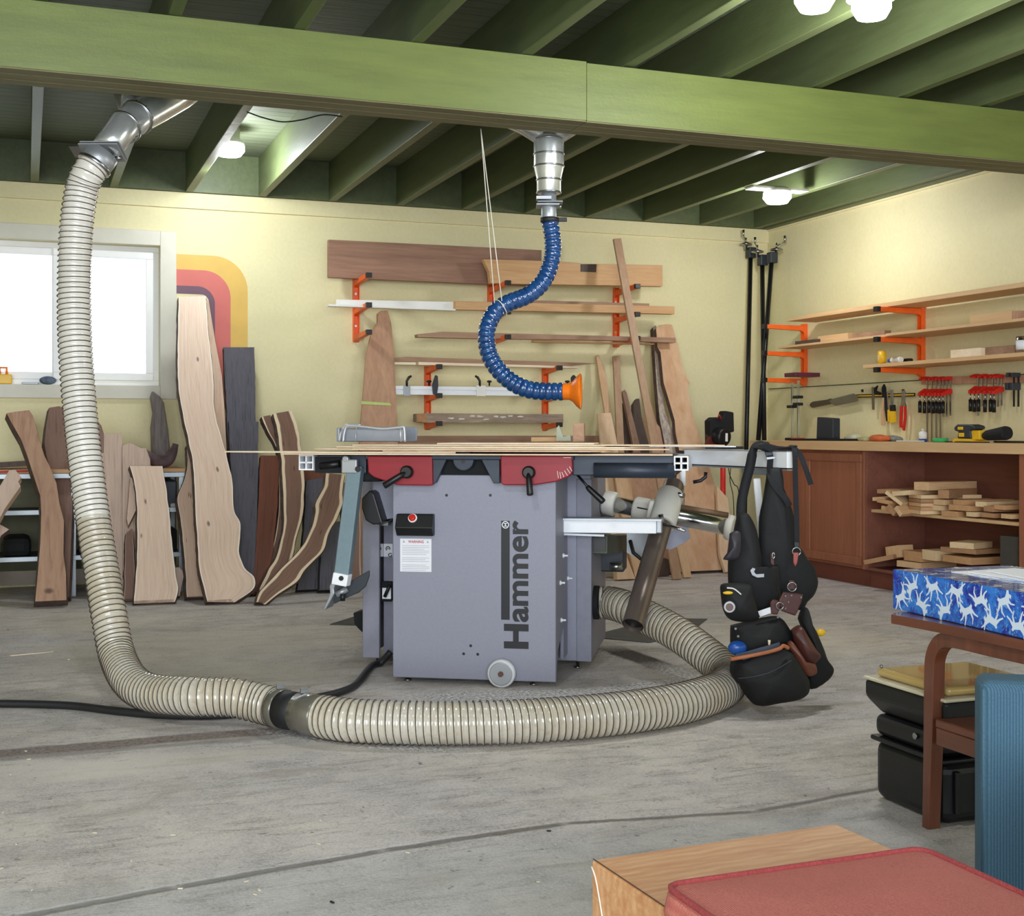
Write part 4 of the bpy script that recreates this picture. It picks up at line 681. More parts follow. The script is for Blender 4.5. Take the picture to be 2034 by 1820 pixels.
# ================================================================ LEFT: SHELF UNIT AND LIVE-EDGE SLABS
for k_, v in (('slabpale', slabwood('pale_cherry_slab', '#ecd5c0', '#f4e6d4', .03, '#d3b49c', .35)), ('slabwal', slabwood('walnut_slab', '#8d6a55', '#e8d4b2', .17, '#63463a', .5)), ('slabfork', slabwood('forked_slab', '#cfa98c', '#e0c8b0', .06, '#a07a62', .6)),
              ('slabgrey', slabwood('pale_grey_slab', '#d9c0ac', '#e4d2c0', .04, '#b59b8a', .4)), ('slabbrn', slabwood('brown_slab', '#a48270', '#bca392', .08, '#6e5248', .8)), ('slabend', slabwood('streaked_slab', '#e3cbaa', '#ecdcc0', .05, '#cdb088', .2))): mk(k_, v)
def slab(rows, k, th, mt, label, group, base=None, edge='bark', flare=.006, n=6, cols=10, nm='wood_slab', cat='slab', yb=None):
    # rows: (xl, yl, xr, yr) from top to foot, picture coordinates on a plane leaning back k per metre
    R_ = spline(rows, n); bx, by = base or ((rows[-1][0]+rows[-1][2])/2, max(rows[-1][1], rows[-1][3]))
    if yb is None: yb = floor_pt(bx, by).y
    nv = Vector((0, 1, -k)).normalized(); b = B(); vs = []; uv = []; v = 0; prev = None
    for r in R_:
        l, q = lean(r[0], r[1], yb, k), lean(r[2], r[3], yb, k); mid = (l+q)/2
        if prev is not None: v += (mid-prev).length
        prev = mid
        jl = noise.noise(Vector((v*14, 1.3, bx)))*.004; jr = noise.noise(Vector((v*14, 7.7, bx)))*.004; d = (q-l).normalized(); l = l+d*jl; q = q+d*jr
        for c in range(cols+1): vs.append(l.lerp(q, c/cols)); uv.append((c/cols, v+bx*.37))
    m = len(R_); C1 = cols+1
    if base is None or True:
        for i in range(cols+1):
            p = vs[(m-1)*C1+i]
            if p.z < .12 or yb is not None: p.z = .002+k*th; p.y = yb+k*p.z
    fs = [(i*C1+c, (i+1)*C1+c, (i+1)*C1+c+1, i*C1+c+1) for i in range(m-1) for c in range(cols)]
    lowz = min(p.z for p in vs)
    b.mi = 0; b.add(vs, fs, uv)
    # back and edges
    vb = []
    for i in range(m):
        l, q = vs[i*C1], vs[i*C1+cols]; d = (q-l).normalized(); fl = flare*(1+.6*noise.noise(Vector((i*.7, 3.1, bx)))); 
        vb += [l+nv*th-d*fl, q+nv*th+d*fl, l.copy(), q.copy(), l+nv*th*.5-d*fl*.9, q+nv*th*.5+d*fl*.9]
    b.mi = 1; fb = []
    for i in range(m-1):
        j = i*6; q = j+6; fb += [(j, j+1, q+1, q), (j+4, j, q, q+4), (j+2, j+4, q+4, q+2), (j+1, j+5, q+5, q+1), (j+5, j+3, q+3, q+5)]
    fb += [(2, 3, 5, 4), (4, 5, 1, 0)]; e = (m-1)*6; fb += [(e+4, e+5, e+3, e+2), (e, e+1, e+5, e+4)]
    b.add(vb, fb)
    dz = min(p.z for p in b.v)
    return b.build(nm, [MT[mt], MT[edge]], None, 0, label, cat, group)
# --- metal shelf unit with a wooden top
SY0, SY1 = 7.80, 8.30; sx0 = W.b(-60, 1000, SY0).x; sx1 = W.b(368, 1000, SY0).x; zsh = W.b(200, 932, SY0).z
sh = empty('shelf_unit', ((sx0+sx1)/2, (SY0+SY1)/2, 0), 0, 'aluminium-framed shelf unit with a wooden top under the window', 'shelf'); hx = (sx1-sx0)/2; hy = (SY1-SY0)/2
B().box(-hx, hx, -hy, hy, zsh-.022, zsh).build('top_board', MT['pineX'], sh, .002)
for px in (-40, 146, 360):
    x = W.b(px, 1000, SY0).x-sh.location.x
    for y in (-hy+.002, hy-.03): B().box(x-.014, x+.014, y, y+.026, 0, zsh-.023).build('post', MT['galvd'], sh, .002)
for py in (945, 1016, 1107):
    zz = W.b(180, py, SY0).z; B().box(-hx, hx, -hy-.004, -hy+.0015, zz-.014, zz+.014).build('front_rail', MT['galvd'], sh, .002)
    if py > 950: B().box(-hx+.01, hx-.01, -hy+.03, hy-.031, zz-.008, zz+.004).build('shelf_board', MT['dkm'], sh)
zz = W.b(180, 1140, SY0).z; B().box(-hx, hx, -hy+.004, -hy+.02, zz-.05, zz+.03).build('kick_board', plain('dirty_plank', '#6f675c', .8), sh)
B().box(-hx, hx, hy-.004, hy-.001, .03, zsh-.03).build('back_panel', plain('olive_panel', '#6b6a55', .8), sh)
def onshelf(px0, px1, py0, py1, y0, y1, zb, mt, label, cat, nm, bev=.01):
    a = W.b(px0, py0, y0); c = W.b(px1, py0, y0); z1 = W.b(px0, py0, y0).z; b = B(); b.box(a.x, c.x, y0, y1, zb+.001, max(z1, zb+.02)); return b.build(nm, MT[mt], None, bev, label, cat)
zm = W.b(180, 1016, SY0).z+.004; zl = W.b(180, 1107, SY0).z+.004
onshelf(2, 62, 1068, 1100, 7.86, 8.15, zl, 'blkm', 'black lumpy bag on the lower shelf at the left edge', 'bag', 'cloth_bag', .04); onshelf(160, 200, 1052, 1100, 7.9, 8.2, zl, 'dkm', 'dark box on the lower shelf behind the ivory hose', 'box', 'storage_box'); onshelf(322, 352, 1052, 1100, 7.9, 8.2, zl, 'blkm', 'dark box at the right end of the lower shelf', 'box', 'storage_box')
onshelf(160, 205, 968, 1010, 7.9, 8.2, zm, 'dkm', 'dark crate on the middle shelf behind the ivory hose', 'crate', 'storage_crate'); onshelf(326, 352, 955, 1010, 7.9, 8.2, zm, 'dkm', 'dark crate at the right end of the middle shelf', 'crate', 'storage_crate'); onshelf(338, 350, 1000, 1012, 7.85, 7.88, zm, 'cream', 'small white packet on the middle shelf by the wide pale slab', 'packet', 'paper_packet')
board([(-40, 922), (60, 916), (160, 912), (160, 921), (60, 925), (-40, 932)], 7.95, .2, 'dkZ', 'dark board lying on top of the shelf unit at the left', nm='shelf_plank')
board([(-40, 937), (55, 934), (55, 938), (-40, 941)], 7.785, .012, 'redink', 'red strip along the shelf unit\'s top edge at the far left', nm='red_strip')
# --- slabs, from left to right
lsg = 'live-edge slabs leaning on the shelf unit'
def poly(pts, k, th, mt, label, group, by, bx, edge='bark', flare=1.06, nm='wood_slab', cat='slab', yb=None):
    yb = floor_pt(bx, by).y if yb is None else yb
    P = [lean(px, py, yb, k) for px, py in pts]; nv = Vector((0, 1, -k)).normalized()*th; c = sum(P, Vector())/len(P); b = B(); b.side = 1
    # outward flare of the far outline, edge by edge
    n = len(P); BK = []; zm_ = min(p.z for p in P)
    for p in P:
        if zm_ < .35 and p.z < zm_+.03: p.z = .002+k*th; p.y = yb+k*p.z
    for i in range(n):
        t = (P[(i+1) % n]-P[i-1]).normalized(); out = t.cross(nv).normalized(); BK.append((P[i], out))
    A = sum((P[i].x*P[(i+1) % n].z-P[(i+1) % n].x*P[i].z) for i in range(n)); s_ = flare if isinstance(flare, float) and flare < .5 else .012
    tst = P[0]+BK[0][1]*.01
    sgn = 1 if A < 0 else -1
    bk = [p+nv+o_*s_*sgn for p, o_ in BK]
    for p, q in zip(P, bk): q.z = max(q.z, .002)
    zmin = min(p.z for p in P)
    b.prism(P, nv, bk); n0 = len(b.v)-2*n; sc = []
    xs = [p.x for p in P]; x0, x1 = min(xs), max(xs)
    for i in range(2*n): p = b.v[n0+i]; b.uv[n0+i] = (.5+.42*((p.x-(x0+x1)/2)/(x1-x0)), p.z*1.1+bx)
    return b.build(nm, [MT[mt], MT[edge]], None, 0, label, cat, group)
poly([(98, 810), (118, 807), (133, 815), (138, 900), (144, 1000), (140, 1110), (137, 1195), (112, 1197), (112, 1040), (108, 960), (92, 905), (88, 880), (92, 845)], .52, .06, 'slabbrn', 'forked trunk slab with a dark right arm, half hidden by the ivory hose', lsg, 1199, 125, 'bark', .015)
poly([(13, 821), (30, 818), (58, 815), (66, 827), (72, 850), (80, 880), (88, 905), (98, 925), (112, 960), (118, 1000), (127, 1035), (126, 1100), (131, 1140), (132, 1200), (118, 1208), (70, 1206), (76, 1130), (80, 1080), (82, 1020), (80, 985), (70, 955), (54, 905), (42, 873), (26, 845)], .52, .075, 'slabfork', 'tall brown slab at the far left whose top leans out to the left', lsg, 1210, 100, 'bark', .010)
poly([(-150, 1190), (18, 935), (30, 933), (42, 948), (36, 957), (41, 966), (10, 1010), (-100, 1192)], .45, .07, 'slabgrey', 'short squared offcut sticking in at the left edge, cut corner up', lsg, 1232, 0, 'slabside', .002, nm='wood_offcut', cat='offcut')
poly([(-60, 1030), (0, 1042), (18, 1052), (2, 1064), (-60, 1190), (-90, 1190)], .45, .05, 'slabgrey', 'small split chunk at the left edge below the squared offcut', lsg, 1222, 0, 'bark', .002, nm='wood_offcut', cat='offcut')
poly([(176, 833), (190, 832), (200, 845), (206, 865), (206, 900), (176, 900)], .12, .04, 'slabbrn', 'dark rounded slab tip just right of the ivory hose', lsg, 1150, 200, 'bark', .006, yb=7.70)
poly([(185, 864), (240, 861), (243, 880), (242, 930), (244, 1150), (185, 1150)], .22, .04, 'slabgrey', 'pale slab with a square top behind the hose, second row', lsg, 1150, 215, 'bark', .004, yb=7.62)
poly([(243, 886), (256, 880), (268, 884), (280, 891), (290, 890), (298, 912), (299, 930), (300, 1150), (243, 1150)], .22, .045, 'slabgrey', 'pale slab with an uneven chipped top, second row', lsg, 1150, 270, 'bark', .004, yb=7.61)
slab([(196, 924, 245, 922), (198, 960, 247, 945), (200, 975, 252, 962), (202, 1000, 247, 1000), (206, 1040, 250, 1040), (212, 1090, 251, 1090), (220, 1140, 249, 1140), (228, 1188, 246, 1187)], .36, .05, 'slabend', 'pale slab with a dark bark edge and a grey streak, right beside the hose', lsg, flare=.016)
slab([(250, 1060, 262, 1050), (249, 1100, 266, 1100), (248, 1150, 268, 1150), (247, 1200, 270, 1200)], .45, .04, 'slabbrn', 'narrow brown slab foot between two pale slabs', lsg, base=(258, 1200), yb=7.42)
poly([(259, 948), (288, 968), (284, 985), (255, 1044), (252, 1030), (256, 985)], .5, .05, 'slabgrey', 'short diamond-shaped offcut wedged between two pale slabs', lsg, 1196, 270, 'slabside', .003, nm='wood_offcut', cat='offcut', yb=7.28)
slab([(258, 926, 322, 926), (268, 965, 329, 965), (272, 1010, 335, 1010), (273, 1060, 340, 1060), (272, 1110, 345, 1110), (270, 1150, 350, 1150), (267, 1180, 354, 1175), (266, 1202, 346, 1199)], .52, .05, 'slabpale', 'wide pale slab with a square-cut top in front of the shelf unit', lsg, base=(306, 1203))
poly([(345, 1128), (356, 1127), (366, 1138), (356, 1168), (348, 1175)], .4, .05, 'slabgrey', 'little chunk showing behind the foot of the wide pale slab', lsg, 1180, 350, 'bark', .004, nm='wood_offcut', cat='offcut', yb=7.42)
# tall pair by the window
poly([(378, 588), (404, 585), (415, 600), (428, 680), (441, 748), (446, 815), (450, 895), (455, 1150), (400, 1150), (390, 900), (380, 700)], .50, .05, 'slabpale2', 'tall pale slab mostly hidden behind the tallest one', lsg, 1150, 430, 'bark', .012, yb=7.47)
slab([(355, 590, 409, 588), (354, 650, 413, 650), (353, 716, 420, 716), (354, 765, 424, 765), (362, 815, 426, 815), (372, 865, 438, 865), (382, 914, 452, 914), (386, 960, 462, 960), (388, 1013, 465, 1013), (391, 1046, 478, 1042), (393, 1095, 475, 1095), (396, 1128, 486, 1128), (401, 1150, 506, 1148), (406, 1172, 502, 1172), (412, 1199, 460, 1200)], .545, .05, 'slabpale', 'tallest pale slab with a wavy flared foot, right of the window', lsg, base=(436, 1203), flare=.007, cols=14)
slab([(371, 885, 380, 885), (372, 930, 386, 930), (362, 965, 386, 965), (353, 990, 387, 990), (356, 1019, 390, 1019), (362, 1060, 393, 1060), (368, 1128, 398, 1128), (372, 1194, 406, 1193)], .52, .05, 'slabpale2', 'narrow knotty slab at the left foot of the tallest one', lsg, base=(388, 1195), flare=.008)
# charred planks and the dark hide-coloured one
slab([(444, 690, 505, 690), (447, 760, 507, 760), (451, 830, 508, 830), (455, 950, 512, 950), (458, 1160, 514, 1160)], .50, .04, 'char2', 'charred blue-grey plank with a square top leaning on the mural', 'charred planks', edge='barkdk', flare=.001, yb=7.52, nm='charred_plank', cat='plank')
slab([(454, 836, 513, 838), (457, 900, 513, 900), (462, 1000, 511, 1000), (466, 1090, 508, 1090), (468, 1150, 503, 1150), (470, 1180, 500, 1180)], .50, .04, 'char2', 'second charred plank with a broken top, in front of the taller one', 'charred planks', edge='barkdk', flare=.001, yb=7.40, nm='charred_plank', cat='plank')
slab([(517, 905, 555, 905), (515, 960, 553, 960), (512, 1030, 549, 1030), (507, 1100, 541, 1100), (503, 1150, 532, 1150), (500, 1186, 524, 1186)], .45, .05, 'orng2', 'dark red-brown board standing left of the curved walnut slabs', lsg, edge='barkdk', flare=.002, yb=7.42)
# curved walnut slabs
wg = 'curved walnut slabs with pale sapwood edges'
slab([(520, 828, 540, 824), (531, 855, 549, 860), (545, 880, 558, 890), (553, 905, 562, 915), (554, 950, 563, 960), (554, 1013, 564, 1020), (547, 1065, 561, 1070), (530, 1121, 552, 1121), (512, 1166, 534, 1168)], .44, .05, 'slabwal', 'thin curved walnut slab peeping out left of the broad curved one', wg, base=(523, 1176), yb=7.46, cols=6)
slab([(543, 822, 578, 816), (550, 850, 590, 845), (556, 890, 597, 885), (560, 925, 602, 925), (562, 975, 604, 972), (564, 1029, 601, 1023), (560, 1068, 588, 1069), (549, 1106, 581, 1105), (532, 1135, 571, 1145), (514, 1174, 548, 1187)], .44, .05, 'slabwal', 'broad curved walnut slab standing upright, bowed to the right', wg, base=(530, 1188), cols=12, flare=.008)
slab([(648, 940, 684, 943), (644, 967, 680, 975), (628, 998, 680, 1000), (627, 1022, 672, 1024), (611, 1069, 652, 1060), (591, 1097, 640, 1096), (558, 1131, 607, 1130), (540, 1150, 590, 1155), (518, 1175, 553, 1180), (509, 1198, 522, 1204)], .40, .05, 'slabwal', 'curved walnut slab sweeping diagonally down to the left', wg, base=(530, 1204), cols=12, flare=.008)
# dark logs and boards behind the saw arm
dk = 'dark logs and boards behind the swing arm'
for r, yb_, mt, lb in (([(608, 955, 646, 948), (606, 1010, 642, 1010), (600, 1090, 636, 1090), (590, 1180, 634, 1180)], 7.45, 'char2', 'charred log slab with a jagged top behind the diagonal walnut slab'), ([(640, 1040, 680, 1035), (638, 1100, 682, 1100), (634, 1180, 684, 1182)], 7.40, 'char2', 'dark slab standing close to the swing arm'),
                       ([(600, 935, 650, 935), (606, 980, 660, 980), (610, 1060, 660, 1060), (620, 1160, 660, 1160)], 7.62, 'orng2', 'orange-brown board behind the charred log slab'), ([(676, 960, 712, 955), (680, 1020, 716, 1020), (682, 1100, 716, 1100), (684, 1175, 718, 1175)], 7.55, 'slabbrn', 'brown board seen between the swing arm and the saw')):
    slab(r, .42, .05, mt, lb, dk, edge='barkdk', flare=.004, yb=yb_)
# driftwood on the shelf top
zt_ = zsh+.001
P = [(302, 905), (300, 850), (304, 820), (299, 790), (303, 776), (318, 788), (326, 800), (328, 815), (334, 850), (338, 890), (330, 912), (310, 912)]
Pw = [W.b(x, y, 8.12) for x, y in P]; Pw = [Vector((p.x, p.y, max(p.z, zt_))) for p in Pw]; b = B().prism(Pw, (0, .07, 0)); b.build('driftwood', MT['gwood'], None, .012, 'upright grey weathered driftwood on the shelf unit below the window corner', 'driftwood', seg=3)
c = spline([W.b(x, y, 7.92) for x, y in ((284, 893), (292, 905), (312, 917), (332, 915), (343, 900), (349, 882))], 6); c = [Vector(p) for p in c]; lift = max(0, zt_+.034-min(p.z-.0 for p in c)); c = [p+Vector((0, 0, lift)) for p in c]
B().tube(c, [.018+.02*math.sin(math.pi*min(1, i/len(c)*1.1)) for i in range(len(c))], 12).build('driftwood', MT['barkp'], None, 0, 'curved horn-shaped driftwood lying on the shelf unit', 'driftwood')
# things on the window sill
z = wz0+.001
b = B(); a = W.b(8, 750, YW+.03); b.box(a.x-.035, a.x+.045, YW+.005, YW+.06, z, z+.06); to = b.build('toy_truck', MT['yel'], None, .006, 'small yellow and orange toy on the window sill at the left edge', 'toy'); B().tube([(-.03, 0, .055), (-.03, 0, .10), (.01, 0, .10), (.01, 0, .06)], .008, 8).build('handle', MT['orgpl'], to)
a = W.b(95, 755, YW+.03); B().ball((a.x, YW+.035, z+.0265), .05, 14, (1.0, .7, .52)).build('cloth_bundle', plain('grey_blue_cloth', '#5d6a7c', .8, var=.5, vs=30), None, 0, 'crumpled grey-blue bundle on the window sill', 'cloth'); 
B().box(a.x-.15, a.x-.055, YW+.0, YW+.065, z, z+.012).build('flat_tin', MT['alud'], None, .003, 'flat grey tin on the window sill beside the crumpled bundle', 'tin')
# ================================================================ DUST DUCTS AND HOSES
def catmull3(P, n=10): return [Vector(p) for p in spline(P, n)]
def resample(P, step):
    out = [P[0].copy()]; acc = 0; 
    for i in range(1, len(P)):
        a, c = P[i-1], P[i]; L = (c-a).length; t = step-acc
        while t <= L: out.append(a.lerp(c, t/L)); t += step
        acc = (acc+L) % step
    return out
def hose_mesh(P, r, pitch, amp, seg=32, prof=None):
    # ridged hose: rings spaced pitch/len(prof)
    prof = prof or [1.0, .35, 0.0, -.05, 0.0, .35]; st = pitch/len(prof); Q = resample(P, st); return Q, [r+amp*prof[i % len(prof)] for i in range(len(Q))]
def helix(P, r, pitch, wr, sub=20):
    Q = resample(P, pitch/sub); T = [(Q[min(i+1, len(Q)-1)]-Q[max(i-1, 0)]).normalized() for i in range(len(Q))]; u = T[0].orthogonal().normalized(); out = []
    for i in range(len(Q)):
        u = (u-T[i]*u.dot(T[i])).normalized(); w_ = T[i].cross(u); a = 2*math.pi*i/sub; out.append(Q[i]+(u*math.cos(a)+w_*math.sin(a))*r)
    return out
def clearhose():
    m = N('ivory_hose_wall'); co = m.co(); n = m.noise(co, 6, 4); n2 = m.noise(co, 60, 3)
    col = m.mix(m.mr(n, .35, .7), lin('#d8cdb6'), lin('#e6e0d2')); col = m.mix(m.mr(n2, .5, .75, 0, .35), col, lin('#a9967a'))
    m.set(color=col, rough=.2, coat=.6); m.bsdf.inputs['Transmission Weight'].default_value = .25; m.bsdf.inputs['Subsurface Weight'].default_value = .1; return m.mat
hosem = clearhose(); lithose = plain('window_lit_hose_wall', '#dedad0', .22, 0, .06, 10, coat=.5); wirem = plain('dark_hose_wire', '#4a4038', .4)  # upper hose is the same ivory hose, cool window light put into its colour
def fh(px, py, lift=0.0):                           # centre of the hose where it lies on the floor
    return floor_pt(px, py, .068+lift)
def join(name, path, r, mat, par, pitch=.0215, amp=.0045, wr=.0017):
    Q, R = hose_mesh(path, r, pitch, amp); h = B().tube(Q, R, 30, caps=True).build(name, mat, par)
    hp = helix(path, r+amp*.95, pitch, wr, 22); B().tube(hp, wr, 5, caps=False).build('wire_helix', wirem, h); return h
# --- left drop: galvanised duct, blast gate, hose with window light painted into its upper part, ivory hose round the saw
DL = 4.95
aL = (dp(238, 262, DL+.05)-dp(187, 330, DL)).normalized()
g0 = dp(189, 326, DL)
lab = empty('duct_drop', g0, 0, 'shiny galvanised duct branch with a blast gate, behind the beam at the left', 'duct')
def lo(p): return p-g0
GV = MT['galv']
l1 = aL*.20
up = [l1*.35, l1*.6, l1, lo(dp(245, 255, 5.02)), lo(dp(268, 236, 5.08)), lo(dp(310, 210, 5.2)), lo(dp(352, 184, 5.32)), lo(dp(400, 152, 5.44))]
B().tube(up, [.055, .056, .060, .063, .064, .070, .073, .073], 32).build('main_pipe', GV, lab); mp = [o for o in bpy.data.objects if o.name.startswith('main_pipe')][-1]
for a_, c_, r_ in ((2, 3, .064), (3, 4, .066), (4, 5, .069)):
    dd = (up[c_]-up[a_]).normalized(); B().lathe([(r_-.003, 0), (r_+.002, .003), (r_+.002, .007), (r_-.003, .010)], up[a_]+dd*.01, dd, 32).build('pipe_seam', MT['steel'], mp)
br1 = lo(dp(252, 175, 5.36)); br0 = up[4]; B().tube([br0, br0.lerp(br1, .5), br1, br1+(br1-br0).normalized()*.08], [.045, .055, .062, .062], 26).build('wye_branch', GV, lab)
dd = (up[5]-up[4]).normalized(); u = dd.orthogonal().normalized(); w_ = dd.cross(u)
for k_ in range(9):
    t = k_/9*2*math.pi; B().ball(up[4]+dd*.02+(u*math.cos(t)+w_*math.sin(t))*.067, .006, 8).build('rivet', MT['steel'], mp)
M4 = Matrix((( *Rv, 0), (*aL.cross(Rv).normalized(), 0), (*aL, 0), (0, 0, 0, 1))).transposed()
b = B(); b.box(-.08, .07, -.066, .066, .055, .060, M4); b.box(-.08, .07, -.066, .066, .066, .071, M4); bgte = b.build('blast_gate_body', MT['alud'], lab, .003); B().box(-.125, .01, -.04, .04, .061, .065, M4).build('gate_slide', MT['steel'], bgte)
B().lathe([(.060, .0), (.063, .004), (.063, .054)], (0, 0, 0), aL, 30).build('lower_collar', MT['alud'], lab)
B().tube([aL*.03+Rv*.06, aL*.03+Rv*.085], .008, 8).build('gate_screw', MT['steel'], lab)
B().lathe([(.066, -.012), (.068, -.01), (.068, .0), (.066, .002)], (0, 0, 0), aL, 30).build('hose_clamp', MT['steel'], lab)
trunk = B(); trunk.tube([Vector((XL+.3, 5.36, 2.375)), Vector((2.6, 5.36, 2.375))], .074, 26); trunk.build('trunk_duct', GV, None, 0, 'long galvanised trunk duct hung behind the green beam', 'duct')
HL = [g0-aL*.008, g0-aL*.05, dp(163, 375, 4.94), dp(154, 430, 4.93), dp(149, 500, 4.93), dp(147, 590, 4.93), dp(150, 700, 4.9), dp(162, 850, 4.85), dp(180, 1000, 4.78), dp(199, 1120, 4.7), dp(216, 1220, 4.62)]
HL += [dp(232, 1300, 4.55)+Vector((0, 0, .0)), fh(258, 1352, .03), fh(300, 1377, .012), fh(380, 1384, .024), fh(460, 1386, .024), fh(510, 1396, .010), fh(548, 1406)]
P = catmull3(HL, 12); P = [Vector((p.x, p.y, max(p.z, .068))) for p in P]
cut = min(range(len(P)), key=lambda i: abs(P[i].z-.62))
hs = empty('dust_hose', P[-1].copy()-Vector((0, 0, .068)), 0, 'pale ribbed dust hose dropping from the left duct and bending along the floor', 'hose'); o_ = Vector(hs.location)
join('window_lit_section', [p-o_ for p in P[:cut+1]], .058, lithose, hs); join('ivory_section', [p-o_ for p in P[cut:]], .058, hosem, hs)
# coupling
c0, c1 = P[-1], fh(640, 1424); d = (c1-c0).normalized(); cpl = empty('hose_coupling', (c0+c1)/2-Vector((0, 0, .068)), 0, 'black rubber coupling with two clear cuffs joining the hoses on the floor', 'coupling'); o2 = Vector(cpl.location)
cm = plain('smoky_cuff', '#6e6a60', .25, .2, .2, coat=.4); Lc = (c1-c0).length
B().lathe([(.055, Lc*.16), (.060, Lc*.17), (.060, Lc*.52), (.055, Lc*.53)], c0-o2, d, 32).build('rubber_sleeve', MT['rub'], cpl)
for a_, c_ in ((.0, .18), (.51, 1.0)):
    B().lathe([(.058, Lc*a_+.002), (.064, Lc*a_+.006), (.064, Lc*c_-.004), (.058, Lc*c_)], c0-o2, d, 32).build('cuff', cm, cpl)
B().box(-.012, .012, -.006, .006, 0, .014, Matrix.Translation(c0-o2+d*Lc*.10+Vector((0, 0, .064)))).build('clamp_lug', MT['steel'], cpl); B().box(-.012, .012, -.006, .006, 0, .014, Matrix.Translation(c0-o2+d*Lc*.62+Vector((0, 0, .064)))).build('clamp_lug', MT['steel'], cpl)
H2 = [c1, fh(680, 1430), fh(730, 1434), fh(850, 1437), fh(1000, 1435), fh(1130, 1427), fh(1240, 1416), fh(1340, 1400), fh(1400, 1384), fh(1436, 1368), fh(1449, 1350), dp(1436, 1328, 4.66), dp(1402, 1300, 4.75), dp(1355, 1265, 4.86), dp(1300, 1234, 4.98), dp(1245, 1208, 5.08), S.Wd((xb1+.07, pc.y-.01, pc.z)), S.Wd((xb1+.02, pc.y, pc.z))]
P = catmull3(H2, 12); h2 = empty('dust_hose', P[0]-Vector((0, 0, .068)), 0, 'ivory ribbed dust hose lying on the floor in a loop in front of the saw', 'hose'); o_ = Vector(h2.location)
join('ribbed_hose', [p-o_ for p in P], .062, hosem, h2)
# --- middle drop: reducer, blast gate, blue hose with orange nozzle
DM = 5.62; m0 = dp(1090, 432, DM)
md = empty('duct_drop', m0, 0, 'galvanised reducer duct with a blast gate hanging straight down in the middle of the beam', 'duct')
def mz(py): return dp(1090, py, DM).z-m0.z
def mr_(wpx): return wpx/2*DM/FPX
b = B(); b.lathe([(mr_(46), mz(385)), (mr_(48), mz(383)), (mr_(48), mz(358)), (mr_(58), mz(336)), (mr_(60), mz(332)), (mr_(60), mz(277)), (mr_(57), mz(272)), (mr_(57), mz(262))], (0, 0, 0), seg=32); rd = b.build('reducer', GV, md)
for py, w_ in ((383, 49), (358, 50), (331, 61), (307, 61), (278, 61)): B().lathe([(mr_(w_)-.001, -.004), (mr_(w_)+.002, -.002), (mr_(w_)+.002, .002), (mr_(w_)-.001, .004)], (0, 0, mz(py)), seg=32).build('bead', MT['steel'], rd)
for s_ in (-1, 1): B().tube([(0, 0, mz(270)), Rv*(s_*.10)+Vector((0, 0, mz(262)+.05)), Rv*(s_*.22)+Vector((0, 0, .10+mz(262)))], [.058, .062, .062], 26).build('wye_leg', GV, md)
B().lathe([(mr_(29), mz(432)-.01), (mr_(30), mz(430)), (mr_(30), mz(384))], (0, 0, 0), seg=28).build('lower_pipe', MT['galvd'], md)
MR = Matrix(((*Rv, 0), (*Fv, 0), (0, 0, 1, 0), (0, 0, 0, 1))).transposed()
b = B(); b.box(-.055, .045, -.05, .05, mz(411), mz(407), MR); b.box(-.05, .06, -.05, .05, mz(405), mz(402), MR); bgt = b.build('blast_gate_body', MT['alud'], md, .003); B().box(-.055, .01, -.06, .0, mz(400), mz(394), MR).build('gate_slide', MT['steel'], bgt)
B().tube([MR@Vector((.05, -.02, mz(408))), MR@Vector((.05, -.02, mz(416)))], .006, 8).build('gate_screw', MT['steel'], md)
D5 = DM; HB = [dp(1092, 440, D5), dp(1097, 470, D5), dp(1098, 500, D5), dp(1092, 530, D5), dp(1077, 562, D5-.03), dp(1048, 587, D5-.06), dp(1010, 602, D5-.1), dp(985, 618, D5-.12), dp(970, 645, D5-.15), dp(966, 672, D5-.16), dp(972, 705, D5-.18), dp(990, 735, D5-.2), dp(1018, 760, D5-.22), dp(1050, 774, D5-.24), dp(1085, 778, D5-.25), dp(1120, 778, D5-.26)]
P = catmull3(HB, 12); bh = empty('blue_hose', P[0], 0, 'shiny dark blue ribbed hose curling down to an orange nozzle', 'hose'); o_ = Vector(bh.location)
prof = [0, .7, 1, 1, .95, .7]; Q, R = hose_mesh([p-o_ for p in P], .031, .026, .007, prof=prof)
bluem = N('glossy_blue_hose'); n_ = bluem.noise(bluem.co(), 30, 4, .6, 1); bluem.set(color=bluem.mix(bluem.mr(n_, .3, .75), lin('#0d3264'), lin('#22558e')), rough=.16, coat=.7, normal=bluem.bump(bluem.noise(bluem.co(), 60, 3), .5, .004)); B().tube(Q, R, 26).build('ribbed_hose', bluem.mat, bh)
dn_ = Vector((0, 0, -1)); b = B(); b.lathe([(.034, 0), (.041, .002), (.041, .02), (.034, .022)], Vector((0, 0, -.005)), (0, 0, 1), 26); b.build('hose_clamp', MT['rub'], bh); B().box(.03, .075, -.01, .01, .0, .016, MR).build('clamp_tail', MT['rub'], bh)
e = P[-1]-o_; ax = (P[-1]-P[-4]).normalized(); ax.z = 0; ax.normalize(); pxm = D5/FPX
nz = B().lathe([(.032, -.005), (.035, 0), (.035, 10*pxm), (.038, 13*pxm), (.046, 18*pxm), (.062, 24*pxm), (.075, 31*pxm), (.076, 32.5*pxm), (.070, 31.5*pxm), (.03, 20*pxm)], e, ax, 36); nz.build('nozzle', MT['orgpl'], bh)
st_ = B(); a = dp(955, 256, 5.47); a = W.z(955, 256, 2.222) if False else a
for q in ((1000, 628), (986, 612)):
    pe = dp(q[0], q[1], D5-.13); B().tube([a, a.lerp(pe, .5)+Vector((0, 0, 0)), pe], .0018, 6)
cordo = empty('hanging_cord', a, 0, 'thin white doubled cord holding up the blue hose', 'cord')
